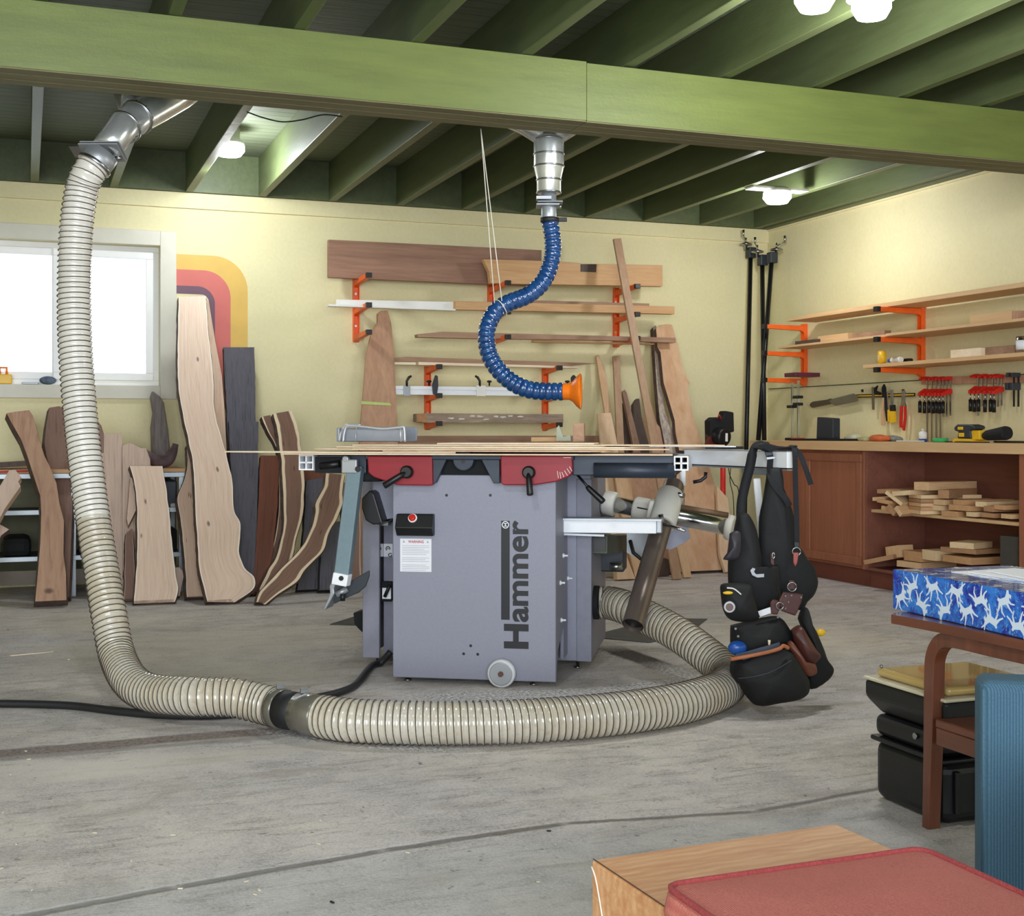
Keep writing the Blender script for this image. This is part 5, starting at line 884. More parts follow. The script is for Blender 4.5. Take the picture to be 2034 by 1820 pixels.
for q in ((1000, 624), (983, 612)):
    pe = dp(q[0], q[1], D5-.14); B().tube([Vector((0, 0, 0.0)), pe-a], .0021, 6).build('strand', MT['cord'], cordo)
cc = dp(995, 612, D5-.11)-a; t_ = (dp(985, 618, D5-.12)-dp(1010, 602, D5-.1)).normalized(); u = t_.orthogonal().normalized(); w_ = t_.cross(u); B().tube([cc+(u*math.cos(x)+w_*math.sin(x))*.0405 for x in [j*2*math.pi/16 for j in range(17)]], .002, 6).build('loop', MT['cord'], cordo)
# cables along the beam, the power lead on the floor, the black plates
lead = [floor_pt(-40, 1398, .014), floor_pt(60, 1399, .014), floor_pt(150, 1403, .014), floor_pt(240, 1414, .014), floor_pt(330, 1421, .014), floor_pt(420, 1422, .014), floor_pt(480, 1416, .014), floor_pt(540, 1400, .014), floor_pt(640, 1384, .014), floor_pt(700, 1365, .016), S.Wd(S.b(740, 1335, .25)), S.Wd(S.b(776, 1295, .3))]
lead = catmull3(lead, 8); lead = [Vector((p.x, p.y, max(p.z, .0145))) for p in lead]; B().tube(lead, .0135, 10).build('power_cable', MT['rub'], None, 0, 'thick black power cable running along the floor into the saw', 'cable')
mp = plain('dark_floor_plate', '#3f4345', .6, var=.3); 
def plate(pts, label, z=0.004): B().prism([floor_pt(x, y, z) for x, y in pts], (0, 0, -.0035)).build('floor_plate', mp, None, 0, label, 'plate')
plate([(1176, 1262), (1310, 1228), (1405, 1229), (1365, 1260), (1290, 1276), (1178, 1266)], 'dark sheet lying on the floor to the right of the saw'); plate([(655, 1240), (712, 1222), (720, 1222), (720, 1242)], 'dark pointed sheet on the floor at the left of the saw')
tw = floor_pt(62, 1298, .003); B().tube([floor_pt(20, 1303, .004), floor_pt(62, 1299, .004), floor_pt(106, 1295, .004)], .0022, 6).build('splinter', MT['lightX'], None, 0, 'thin splinter of wood on the floor at the left', 'splinter')
rn = random.Random(5)
chip = plain('pale_chip', '#d9cdb6', .8)
for i in range(46):
    px, py = rn.uniform(0, 1750), rn.uniform(1225, 1800)
    if 760 < px < 1180 and py < 1370: continue
    if px > 1150 and py > 1600: continue
    c = floor_pt(px, py, .001); s_ = rn.uniform(.0025, .006); a_ = rn.uniform(0, 3); b = B(); b.box(-s_, s_, -s_*.4, s_*.4, 0, .002, Matrix.Translation(c)@Matrix.Rotation(a_, 4, 'Z')); 
    o = b.build('wood_chip', chip if i % 6 else MT['barkdk'], None, 0, 'small pale or dark wood chip lying on the concrete floor', 'wood chip', 'wood chips scattered on the floor')
# dark wire along the beam's rear edge
w0, w1 = dp(500, 220, 5.52), dp(640, 222, 5.55)
wq = catmull3([dp(490, 222, 5.5), dp(520, 233, 5.52), dp(560, 242, 5.55), dp(600, 238, 5.56), dp(642, 228, 5.56), dp(680, 232, 5.56)], 6); B().tube(wq, .003, 6).build('ceiling_wire', MT['rub'], None, 0, 'dark wire sagging under the ceiling boards behind the beam', 'wire')
# ================================================================ RIGHT WALL: BENCH, CABINET, RACK AND TOOLS
XF = 4.78                                           # cabinet front
yN = 4.2; yB = YW-.02
zt0 = W.a(1950, 901, XF-.02).z; zt1 = .885
def ry_(px, x): return W.a(px, 900, x).y
def rz_(px, py, x): return W.a(px, py, x).z
B().box(XF-.03, XW-.002, yN, 7.86, zt0, zt1).build('worktop', MT['ply'], None, .002, 'long plywood worktop along the right wall above the brown cabinets', 'worktop')
yd0, yd1 = ry_(1718, XF), ry_(1601, XF)             # the closed unit
cabL = empty('base_cabinet', (XF, yd1, 0), 0, 'brown wooden base cabinet with one closed panel door under the worktop', 'cabinet')
cb = MT['cab']; ck = MT['cabkick']; zk = .105
def cbx(par, nm, x0, x1, y0, y1, z0, z1, mt=None, bev=.002): o = par.location; return B().box(x0-o.x, x1-o.x, y0-o.y, y1-o.y, z0-o.z, z1-o.z).build(nm, mt or cb, par, bev)
ytop = ry_(1560, XF); hz = zt0-.001
cbx(cabL, 'carcass', XF+.02, XW-.01, yd0+.002, ytop+.25, zk, hz, MT['cab'], .0)
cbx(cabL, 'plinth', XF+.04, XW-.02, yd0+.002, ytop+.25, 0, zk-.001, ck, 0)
d_ = cbx(cabL, 'door', XF+.004, XF+.0195, yd0+.03, yd1-.002, zk+.02, hz-.02)
fw = .05
b = B(); y0, y1, z0, z1 = yd0+.03-yd1, -.002, zk+.02, hz-.02
b.box(-.008, .004, y0, y1, z0, z0+fw); b.box(-.008, .004, y0, y1, z1-fw, z1); b.box(-.008, .004, y0, y0+fw, z0+fw, z1-fw); b.box(-.008, .004, y1-fw, y1, z0+fw, z1-fw); b.build('door_frame', cb, d_, .004)
cbx(cabL, 'face_stile', XF+.0, XF+.019, yd0+.002, yd0+.028, zk, hz); 
cbx(cabL, 'left_door', XF+.004, XF+.0195, yd1+.004, ytop+.25, zk+.02, hz-.02)
ye = ry_(2024, XF)
cabO = empty('open_cabinet', (XF, yd0, 0), 0, 'open brown base cabinet with one shelf full of wood offcuts', 'cabinet')
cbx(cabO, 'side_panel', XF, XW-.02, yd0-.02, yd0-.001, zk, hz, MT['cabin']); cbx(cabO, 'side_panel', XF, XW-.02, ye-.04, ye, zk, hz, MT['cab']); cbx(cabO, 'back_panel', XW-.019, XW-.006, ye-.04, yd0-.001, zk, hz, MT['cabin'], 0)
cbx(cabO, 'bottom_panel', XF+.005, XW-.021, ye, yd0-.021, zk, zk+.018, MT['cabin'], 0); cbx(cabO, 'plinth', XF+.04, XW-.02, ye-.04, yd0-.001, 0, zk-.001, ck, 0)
zs0 = rz_(1900, 1030, XF+.03); shx = XF+.03
cbx(cabO, 'shelf', shx, XW-.021, ye+.001, yd0-.022, zs0-.010, zs0+.008, MT['ply'], 0)
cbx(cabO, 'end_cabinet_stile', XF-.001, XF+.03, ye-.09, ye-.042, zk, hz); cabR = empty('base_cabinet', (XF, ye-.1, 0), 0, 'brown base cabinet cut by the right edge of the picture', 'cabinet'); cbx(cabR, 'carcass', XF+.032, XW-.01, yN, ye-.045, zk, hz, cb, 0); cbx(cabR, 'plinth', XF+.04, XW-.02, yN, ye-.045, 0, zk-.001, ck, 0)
# offcuts: (px, py of near-end centre, width px, height px, length m, turn, lift)
fir = [plain('offcut_%d' % i, h, .6, var=.12, vs=14) for i, h in enumerate(('#d8b083', '#c89a6a', '#e0be94', '#b98a60', '#cfa276'))]
offw = [wood('offcut_grain_%d' % i, a, b_, 'X', .8, .6, False) for i, (a, b_) in enumerate((('#e0bc90', '#c99f70'), ('#cfa174', '#b58758'), ('#ead0a6', '#d6b384'), ('#b98d66', '#9c7350')))]
def offcut(px, py, wpx, hpx, L, turn, x, lb, grp, zb=None, nm='wood_offcut', mt=None, roll=0, i=[0]):
    c = W.a(px, py, x); dep = (c-CAM).dot(Fv); wd = wpx*dep/FPX/.96; ht = hpx*dep/FPX; i[0] += 1
    m = Matrix.Translation(c)@Matrix.Rotation(math.radians(turn), 4, 'Z')@Matrix.Rotation(math.radians(roll), 4, 'X'); b = B().box(0, L, -wd/2, wd/2, -ht/2, ht/2); 
    o = b.build(nm, mt or offw[i[0] % 4], None, .001, lb, 'wood offcut', grp); 
    return _place(o, m)
def _place(o, m):
    me = o.data; off = Vector(o.location)
    for v in me.vertices: v.co = m@(v.co+off)
    zs = [v.co.z for v in me.vertices]; c = Vector((sum(v.co.x for v in me.vertices)/8, sum(v.co.y for v in me.vertices)/8, min(zs)))
    for v in me.vertices: v.co -= c
    o.location = c; return o
og = 'offcuts on the shelf of the open cabinet'; H_ = 7.4/FPX
def rowoff(items, og, zbase):
    for (px, py, wpx, hpx, L, turn, lb) in items: offcut(px, py, wpx, hpx, L, turn, XF+.02 if px > 1830 else XF-.04, lb, og)
rowoff([(1886, 1021, 42, 11, .36, 6, 'pale offcut lying lowest in the cabinet pile, left of centre'), (1927, 1022, 24, 9, .34, -3, 'small reddish offcut, lowest row of the pile'), (1962, 1024, 34, 9, .3, 4, 'flat offcut at the lowest row, right of centre'), (1998, 1026, 30, 9, .3, -6, 'dull offcut at the lowest right of the pile'),
        (1905, 1009, 56, 11, .34, 3, 'wide pale offcut in the second row of the pile'), (1857, 1009, 30, 10, .36, 2, 'short blocky end in the second row, left'), (1963, 1011, 28, 11, .3, -4, 'light block end in the second row, right of centre'),
        (1865, 998, 30, 11, .36, 6, 'orange-brown block end in the third row of the pile'), (1901, 998, 26, 10, .34, -5, 'block end in the third row, middle'), (1948, 1002, 26, 10, .3, 8, 'block end in the third row, right'),
        (1874, 982, 22, 17, .36, 25, 'long dark beam offcut lying on top of the pile'), (1830, 966, 36, 16, .40, 10, 'thick square honey beam end on top of the pile, left'), (1985, 1008, 30, 9, .25, 0, 'dim offcut in shadow at the right of the pile')], og, 0)
for j, (py, wpx) in enumerate(((986, 56), (994, 54), (1002, 55), (1010, 54), (1017, 50))): offcut(1817, py, wpx, 7.2, .36, -14, XF-.03, ['topmost', 'second from the top', 'middle', 'second from the bottom', 'lowest'][j]+' of the five equal strips stacked at the front of the pile', og)
for j, (px, py, w_, h_, t, r) in enumerate(((1765, 977, 50, 8, 22, 0), (1745, 992, 26, 7, 24, 0), (1757, 997, 34, 8, 20, 8), (1775, 990, 40, 7, 28, 35), (1770, 1013, 22, 13, 20, 40), (1784, 1016, 20, 9, 18, 50), (1757, 1010, 14, 8, 25, 10), (1790, 980, 40, 9, 18, -6))):
    offcut(px, py, w_, h_, .42, t, XF-.1, ['long pale strip poking out furthest at the top of the jumble', 'thin strip end at the far left of the jumble', 'strip end below the far left one', 'tilted strip crossing the jumble', 'steeply tilted block at the foot of the jumble', 'second tilted block at the foot of the jumble', 'short stub under the jumble', 'stub between the jumble and the honey beam'][j], 'jumbled strips sticking out of the open cabinet', roll=r)
lg2 = 'offcuts on the floor of the open cabinet'
for j, (px, py, w_, h_, L, t, r) in enumerate(((1745, 1112, 60, 9, .3, 32, -14), (1773, 1097, 42, 24, .1, 0, -10), (1812, 1105, 50, 20, .3, 0, 0), (1845, 1103, 40, 20, .3, 0, 0), (1903, 1094, 86, 9, .3, 8, 0), (1805, 1122, 60, 12, .3, 10, 0), (1900, 1112, 80, 14, .3, 0, 0), (1910, 1084, 50, 12, .2, 20, 0))):
    offcut(px, py, w_, h_, L, t, (XF-.06 if j in (0,) else XF+.03), ['long slat poking out of the cabinet floor to the left', 'bent pale block leaning over the slat', 'flat board end with a blue mark on the cabinet floor', 'greyish board end on the cabinet floor', 'long light strip across the bottom of the cabinet', 'dark low block at the front of the cabinet floor', 'wide dim board at the bottom of the cabinet', 'dim block lying on the long light strip'][j], lg2, roll=r)
a0 = W.a(1986, 1064, XF+.04); a1 = W.a(2022, 1064, XF+.04); B().box(XF+.04, XF+.3, min(a0.y, a1.y), max(a0.y, a1.y), zk+.019, a0.z).build('storage_box', plain('dark_green_box', '#45403a', .7), None, .004, 'dark box standing at the right end of the open cabinet', 'box')
# ---- wall rack on the right wall
XM = XW-.002
def rbracket(px, arms, py0, py1, lb):
    y = W.a(px, 700, XM).y; zb = W.a(px, py0, XM).z; zt_ = W.a(px, py1, XM).z; e = empty('wall_bracket', (XM, y, zb), 0, lb, 'bracket', 'orange brackets on the right wall')
    b = B(); b.box(-.004, 0, -.02, .02, 0, zt_-zb); b.box(-.03, -.004, -.02, -.016, 0, zt_-zb); b.box(-.03, -.004, .016, .02, 0, zt_-zb); b.build('upright', MT['org'], e)
    for tx, ty in arms:
        zz = W.a(px, ty, XM-.05).z-zb; L = .33; b = B(); b.prism([(-.004, -.017, zz-.045), (-.05, -.017, zz-.02), (-L, -.017, zz-.012), (-L, -.017, zz+.016), (-.004, -.017, zz+.016)], (0, .034, 0)); a = b.build('arm', MT['org'], e, .002); B().box(-L-.03, -L, -.019, .019, zz-.014, zz+.018).build('end_cap', MT['blk'], a, .002)
    return e
rb1 = rbracket(1834, ((0, 616), (0, 676), (0, 736)), 745, 608, 'nearer orange bracket on the right wall, holding three boards'); rb2 = rbracket(1601, ((0, 650), (0, 703), (0, 756)), 760, 644, 'farther orange bracket on the right wall, next to the pipe clamps')
def rboard(x0, x1, px0, px1, py, th, lb, mt='ply', nm='shelf_plank', z=None):
    pa, pb = W.a(px0, py, x0), W.a(px1, py, x0); z = z if z is not None else pa.z
    return B().box(x0, x1, min(pa.y, pb.y), max(pa.y, pb.y), z, z+th).build(nm, MT[mt], None, .001, lb, 'board', 'boards on the right wall rack'), z+th
zA = max(W.a(1834, 616, XM-.05).z, W.a(1601, 650, XM-.05).z)+.018
zB_ = max(W.a(1834, 676, XM-.05).z, W.a(1601, 703, XM-.05).z)+.018; zC = W.a(1834, 736, XM-.05).z+.018
yEnd = 4.6
def rb(x0, x1, y0, y1, z, th, lb, mt='ply'): B().box(x0, x1, y0, y1, z, z+th).build('shelf_plank', MT[mt], None, .001, lb, 'board', 'boards on the right wall rack'); return z+th
yy1 = W.a(1598, 630, 4.98).y
rb(4.955, 5.2, yEnd, W.a(1560, 650, 4.96).y-.02, zA, .016, 'lowest long board on the top arms of the right wall rack'); rb(4.97, 5.15, yEnd, yy1, zA+.017, .012, 'thin weathered board on top of the long one, top arms', 'pineY')
zt2 = rb(4.93, 5.16, W.a(1765, 670, 4.93).y, W.a(1545, 697, 4.93).y, zB_, .014, 'far board on the middle arms of the right wall rack'); rb(4.90, 5.2, yEnd, W.a(1765, 670, 4.93).y-.01, zB_, .016, 'near board on the middle arms of the right wall rack')
zt3 = rb(4.90, 5.2, yEnd, W.a(1714, 738, 4.90).y, zC, .022, 'thick board on the lowest arms of the right wall rack'); zt2n = zB_+.016
def rit(px0, px1, hpx, x, zb, th, mt, lb, nm='wood_block', cat='block', bev=.002):
    pa, pb = W.a(px0, 700, x), W.a(px1, 700, x); dep = (pa-CAM).dot(Fv); h = hpx*dep/FPX; return B().box(x, x+th, min(pa.y, pb.y), max(pa.y, pb.y), zb+.0005, zb+h).build(nm, MT[mt], None, bev, lb, cat)
rit(1579, 1622, 8, 4.97, zt2, .05, 'dkZ', 'dark slat at the far end of the middle rack board'); rit(1624, 1684, 14, 5.0, zt2, .08, 'pineY', 'tan block between dark slats on the middle rack board'); rit(1686, 1757, 12, 5.03, zt2, .05, 'brnX', 'long dark slat next to the tan block on the middle rack board')
rit(1926, 2010, 20, 4.98, zt2n, .09, 'pineY', 'pale square beam on the near middle rack board'); rit(2011, 2022, 19, 4.975, zt2n, .1, 'redZ', 'dark red end block against the pale square beam')
rit(1888, 1948, 17, 4.96, zt3, .08, 'lightX', 'pale block on the lowest rack board'); rit(1950, 2016, 18, 4.99, zt3, .05, 'brnX', 'brown rounded bar on the lowest rack board')
c = W.a(2027, 690, 4.97); cn = empty('paint_can', (4.99, c.y, zt3), 0, 'silver can at the right edge on the lowest rack board', 'can'); B().lathe([(.038, 0.0005), (.038, .09), (.034, .092)], (0, 0, 0), seg=24).build('can_body', MT['chrome'], cn); B().lathe([(.0385, .02), (.0385, .07)], (0, 0, 0), seg=24).build('can_label', MT['paper'], cn)
c = W.a(1746, 713, 4.96); tr = empty('tape_roll', (4.98, c.y, zt3+.001), 0, 'yellow tape roll with string standing on the lowest rack board', 'tape roll'); b = B(); b.lathe([(.02, -.02), (.042, -.02), (.042, .02), (.02, .02), (.02, -.02)], (0, 0, .042), (1, -.5, 0), 26); b.build('roll', MT['yel'], tr); B().lathe([(.018, -.021), (.019, .021)], (0, 0, .042), (1, -.5, 0), 18).build('core', MT['cream'], tr)
c = W.a(1776, 719, 4.96); bt = empty('white_bottle', (4.99, c.y, zt3+.001), 0, 'white squeeze bottle lying beside the yellow tape roll', 'bottle'); B().lathe([(.01, -.075), (.012, -.06), (.018, -.055), (.019, .02), (.017, .03)], (0, 0, .02), (0, -1, 0.0), 18).build('bottle_body', MT['white'], bt); B().lathe([(.011, -.09), (.012, -.07)], (0, 0, .02), (0, -1, 0), 12).build('cap', MT['bluepl'], bt)
B().box(-.02, .02, -.06, .03, 0, .03).build('dark_tool', MT['blk'], None, .008, 'small dark tool on the lowest rack board by the bracket', 'tool').location = (5.06, W.a(1800, 712, 5.06).y, zt3+.001)
zl2 = W.a(1601, 756, XM-.05).z+.017; a = W.a(1586, 745, 5.02); B().box(4.95, 5.15, a.y-.07, a.y+.07, zl2, zl2+.028).build('flat_case', plain('plum_case', '#5c1f33', .45), None, .003, 'flat plum-coloured case on the lowest arm near the corner', 'case')
B().box(XW-.012, XW-.001, yEnd, W.a(1529, 769, XW).y, W.a(1700, 763, XW).z-.002, W.a(1700, 763, XW).z+.002).build('string_line', MT['blkm'], None, 0, 'thin dark line running along the right wall above the tools', 'line')
# ---- magnetic bar and hung tools
def wp(px, py, x=5.2): return W.a(px, py, x)
mb = B(); p, q = wp(1700, 787), wp(1817, 784); mb.bar(p, q, .010, .022, (0, 0, 1)); mo = mb.build('magnetic_bar', MT['blk'], None, .001, 'black magnetic tool bar with a yellow stripe on the right wall', 'tool bar'); o_ = Vector(mo.location); b = B(); b.bar(p-o_-Vector((.0055, 0, 0)), q-o_-Vector((.0055, 0, 0)), .001, .008, (0, 0, 1)); b.build('yellow_stripe', MT['yel'], mo)
for px in (1713, 1794):
    c = wp(px, 779, 5.195)-o_; B().lathe([(.008, 0), (.008, .018)], c, (0, 0, 1), 10).build('peg', MT['blk'], mo)
def hung(name, lb, cat, parts, x=5.185):
    o = wp(*parts[0][1][0], x); e = empty(name, o, 0, lb, cat)
    for nm, pts, mt, th in parts:
        P = [wp(a, c, x)-o for a, c in pts]; B().prism(P, (.01 if th is None else th, 0, 0)).build(nm, MT[mt] if isinstance(mt, str) else mt, e, .001)
    return e
olv = plain('tarnished_blade', '#77705a', .45, .5, .2)
hung('pull_saw', 'short broad saw with a round dark grip hanging level on the magnetic bar', 'saw', [('blade', [(1645, 797), (1655, 792), (1695, 782), (1702, 785), (1705, 797), (1660, 806), (1652, 803)], olv, .003), ('grip', [(1609, 802), (1614, 798), (1643, 794), (1648, 792), (1650, 800), (1646, 803), (1612, 810), (1608, 806)], plain('dark_brown_grip', '#4b4030', .5), .02)], 5.18)
tools = [('small_clamp', 'small dark clamp with a curved jaw, leftmost tool on the magnetic bar', 'clamp', [('bar', [(1731, 769), (1735, 769), (1736, 814), (1732, 814)], olv, .006), ('jaw', [(1735, 772), (1742, 766), (1739, 776), (1748, 780), (1746, 785), (1736, 782)], 'blkm', .012)]),
 ('pliers', 'pliers with one wooden-coloured handle on the magnetic bar', 'pliers', [('jaws', [(1751, 770), (1755, 763), (1758, 770), (1759, 790), (1752, 790)], 'blkm', .01), ('handle', [(1752, 790), (1756, 790), (1754, 815), (1757, 845), (1750, 845), (1750, 815)], 'pineZ', .012), ('handle', [(1756, 790), (1760, 788), (1763, 820), (1760, 837), (1757, 815)], 'blkm', .012)]),
 ('screwdriver', 'slim yellow-handled screwdriver between pliers and the stubby yellow one', 'screwdriver', [('shaft', [(1761, 778), (1763, 778), (1765, 815), (1763, 815)], 'steel', .003), ('handle', [(1762, 815), (1767, 813), (1768, 835), (1763, 838)], 'yel', .012)]),
 ('screwdriver', 'thick yellow and black screwdriver with a wide handle on the magnetic bar', 'screwdriver', [('shaft', [(1768, 776), (1774, 774), (1774, 805), (1769, 806)], 'steel', .004), ('collar', [(1767, 805), (1775, 804), (1776, 817), (1767, 817)], 'blk', .016), ('handle', [(1767, 817), (1776, 817), (1777, 839), (1770, 841), (1766, 838)], 'yel', .016)]),
 ('pliers', 'long red-handled pliers, rightmost on the magnetic bar', 'pliers', [('jaws', [(1791, 778), (1794, 775), (1797, 778), (1796, 800), (1799, 807), (1787, 807), (1790, 800)], 'steel', .01), ('handle', [(1787, 807), (1791, 806), (1790, 850), (1786, 849)], 'red', .012), ('handle', [(1795, 806), (1798, 807), (1798, 830), (1795, 856), (1792, 854), (1795, 830)], 'red', .012)])]
for t in tools: hung(*t)
# ---- red bar clamps on their wooden strip
p, q = wp(1834, 757, 5.2), wp(2060, 752, 5.2); b = B(); b.bar(p, q, .03, .045, (0, 0, 1)); b.build('clamp_strip', MT['redZ'], None, .002, 'brown wooden strip on the right wall that carries the red clamps', 'strip')
def fclamp(px, py, yb_, x, lb, grp, L=None):
    o = wp(px, py, x); e = empty('bar_clamp', o, 0, lb, 'clamp', grp); zl = wp(px, yb_, x).z-o.z; zs = wp(px, py+26, x).z-o.z
    B().box(-.003, .003, -.005, .005, zl, .0).build('bar', MT['steel'], e); b = B(); b.prism([(-.06, -.007, -.012), (-.06, -.007, .0), (-.02, -.007, .012), (.008, -.007, .012), (.008, -.007, -.014), (-.02, -.007, -.006)], (0, .014, 0)); b.build('fixed_jaw', MT['red'], e, .001)
    b = B(); b.prism([(-.065, -.009, zs-.028), (-.065, -.009, zs-.008), (-.02, -.009, zs+.018), (.008, -.009, zs+.014), (.008, -.009, zs-.014), (-.02, -.009, zs-.018)], (0, .018, 0)); b.build('sliding_jaw', MT['red'], e, .001)
    B().tube([(-.055, 0, zs-.02), (-.055, 0, zs-.07)], .004, 8).build('spindle', MT['steel'], e); B().tube([(-.055, 0, zs-.06), (-.055, 0, zs-.13)], .011, 10).build('handle', MT['blk'], e); return e
ordn = ['first (leftmost)', 'second', 'third', 'fourth', 'fifth', 'sixth', 'seventh']
for j, (px, yb_) in enumerate(((1842, 884), (1851, 878), (1860, 880), (1868, 880), (1874, 828), (1881, 828), (1888, 826))): fclamp(px, 752+(j % 2), yb_, 5.165, ordn[j]+' red bar clamp of the left group on the right wall', 'left group of red bar clamps')
for j, (px, yb_) in enumerate(((1943, 826), (1951, 807), (1959, 807), (1972, 808), (1983, 808), (1990, 806))): fclamp(px, 747+(j % 2), yb_, 5.165, ordn[j]+' red bar clamp of the right group on the right wall', 'right group of red bar clamps')
for j, px in enumerate((2014, 2023)):
    o = wp(px, 745, 5.16); e = empty('spring_clamp', o, 0, ('left' if j == 0 else 'right')+' one of the two black clamps right of the red ones', 'clamp', 'black clamps at the right end of the strip')
    B().box(-.004, .004, -.004, .004, wp(px, 808, 5.16).z-o.z, 0).build('bar', MT['blk'], e); B().box(-.05, .008, -.009, .009, -.012, .012).build('fixed_jaw', MT['dkm'], e, .003); zs = wp(px, 768, 5.16).z-o.z; B().box(-.055, .008, -.012, .012, zs-.02, zs+.02).build('sliding_jaw', MT['dkm'], e, .004)
# ---- two parallel clamps standing on the bench near the corner
zT = zt1+.0005
for j, (px, s0_, s1_, ytop_) in enumerate(((1574, 808, 0, 760), (1586, 789, 803, 756))):
    c = W.a(px, 872, 5.0); e = empty('standing_clamp', (5.0, c.y, zT), 0, ['left', 'right'][j]+' of the two chrome bar clamps standing on the bench near the corner', 'clamp', 'chrome clamps standing on the bench'); zt_ = min(W.a(px, ytop_, 5.0).z, zl2-.02)-zT
    B().box(-.008, .008, -.004, .004, .018, zt_).build('bar', MT['chrome'], e); B().box(-.05, .04, -.02, .02, 0, .018).build('foot_jaw', MT['blkm' if j == 0 else 'red'], e, .003)
    for s_ in (s0_, s1_):
        if s_: zc = W.a(px, s_, 5.0).z-zT; B().box(-.03, .02, -.03, .03, zc-.01, zc+.01).build('slider', MT['blk'], e, .004)
def onb(px, py, x): return W.a(px, py, x)
def bi(px0, px1, hpx, x, th, mt, lb, nm, cat, bev=.004):
    pa, pb = W.a(px0, 870, x), W.a(px1, 870, x); dep = (pa-CAM).dot(Fv); return B().box(x, x+th, min(pa.y, pb.y), max(pa.y, pb.y), zT, zT+hpx*dep/FPX).build(nm, MT[mt], None, bev, lb, cat)
a = W.a(1638, 850, 5.0); b = B(); dep = (a-CAM).dot(Fv); y0, y1 = W.a(1654, 850, 5.0).y, W.a(1621, 850, 5.0).y; z1 = zT+.001+44*dep/FPX; b.prism([(5.0, y0, zT+.013), (5.0, y1, zT+.013), (5.0, y1-.01, z1+.01), (5.0, y0, z1)], (.06, 0, 0)); b.build('black_block', MT['dkm'], None, .006, 'upright dark slate-coloured block on the bench near the corner', 'block')
bi(1592, 1668, 4, 4.95, .16, 'blkm', 'flat black tray on the bench under the slate-coloured block', 'flat_tray', 'tray', .001); bi(1567, 1592, 4, 4.85, .08, 'blkm', 'thin black plate by the feet of the chrome clamps', 'flat_plate', 'plate', .001)
g_ = plain('grey_rag', '#7e8279', .8, var=.4, vs=40); ob = plain('orange_rag', '#c2602f', .7, var=.3)
def blob(px, py, x, rx, rz, mt, lb, nm, cat, seed):
    c = W.a(px, py, x); dep = (c-CAM).dot(Fv); R1 = rx*dep/FPX; R2 = rz*dep/FPX; b = B(); b.ball((0, 0, 0), 1, 22, (.6*R1, R1, R2)); 
    for v in b.v:
        n_ = 1+.45*noise.noise(v*14+Vector((seed, 0, 0))); v.x *= n_; v.y *= n_; v.z *= n_
    zm_ = min(v.z for v in b.v)*.55
    for v in b.v: v.z = max(v.z, zm_)
    o = b.build(nm, mt, None, 0, lb, cat); o.location = (x, c.y, zT); return o
blob(1748, 869, 5.0, 26, 9, ob, 'crumpled orange rag on the bench below the hanging tools', 'cloth_rag', 'cloth', 1); blob(1775, 871, 5.08, 24, 7, g_, 'grey rag lying behind the orange one', 'cloth_rag', 'cloth', 5); blob(1718, 874, 5.02, 18, 5, plain('olive_cloth', '#a8a77a', .8, var=.4), 'small olive cloth left of the orange rag', 'cloth_rag', 'cloth', 9); blob(1695, 868, 5.12, 20, 9, plain('film', '#c4c2a4', .3, var=.2), 'crumpled clear film against the wall left of the rags', 'plastic_film', 'film', 3)
bi(1780, 1828, 3, 4.9, .03, 'cream', 'flat pale slip on the bench beside the rags', 'paper_slip', 'paper', .001)
c = W.a(1833, 870, 4.95); e = empty('glue_bottle', (4.95, c.y, zT), 0, 'small white and blue spray can standing on the bench', 'can'); B().lathe([(.024, 0), (.024, .018)], (0, 0, 0), seg=20).build('blue_base', MT['bluepl'], e); B().lathe([(.024, .0185), (.024, .055), (.010, .064)], (0, 0, 0), seg=20).build('can_body', MT['white'], e); B().lathe([(.008, .064), (.008, .078)], (0, 0, 0), seg=12).build('cap', MT['cream'], e)
c = W.a(1868, 878, 4.9); B().lathe([(.026, 0), (.045, 0), (.045, .024), (.026, .024), (.026, 0)], (4.9, c.y, zT), (0, 0, 1), 30).build('green_tape_roll', MT['green'], None, 0, 'roll of green masking tape lying on the bench', 'tape roll')
# sander
x = 4.88; c = W.a(1925, 880, x); sd = empty('orbital_sander', (x, c.y, zT), 0, 'yellow and black orbital sander with a dust bag on the bench', 'sander'); 
def sq(px, py): p = W.a(px, py, x); return (0, p.y-c.y, p.z-zT)
B().prism([(v[0]-.05, v[1], max(v[2], .001)) for v in (sq(1906, 880), sq(1947, 882), sq(1947, 876), sq(1940, 872), sq(1910, 871), sq(1906, 874))], (.10, 0, 0)).build('sanding_pad', MT['yel'], sd, .004)
B().prism([(v[0]-.04, v[1], v[2]) for v in (sq(1912, 871), sq(1940, 872), sq(1938, 856), sq(1947, 852), sq(1946, 846), (sq(1935, 843)), sq(1912, 843), sq(1905, 850), sq(1907, 856), sq(1914, 858))], (.08, 0, 0)).build('motor_body', MT['dkm'], sd, .012, seg=3)
B().box(-.046, -.038, sq(1922, 860)[1]-.02, sq(1922, 860)[1]+.02, sq(1922, 868)[2], sq(1922, 860)[2]).build('yellow_badge', MT['yel'], sd, .002); B().box(-.046, -.038, sq(1920, 850)[1]-.02, sq(1920, 850)[1]+.02, sq(1920, 854)[2], sq(1920, 848)[2]).build('yellow_badge', MT['yel'], sd, .002)
B().box(-.03, .03, sq(1954, 860)[1], sq(1934, 860)[1], sq(1944, 874)[2], sq(1944, 855)[2]).build('dust_outlet', MT['yel'], sd, .006); s0 = Vector(sq(1955, 866)); s1 = Vector(sq(2002, 860)); B().tube([s0, s0.lerp(s1, .15), s0.lerp(s1, .9), s1], [.018, .028, .038, .034], 20).build('dust_bag', MT['blkm'], sd)
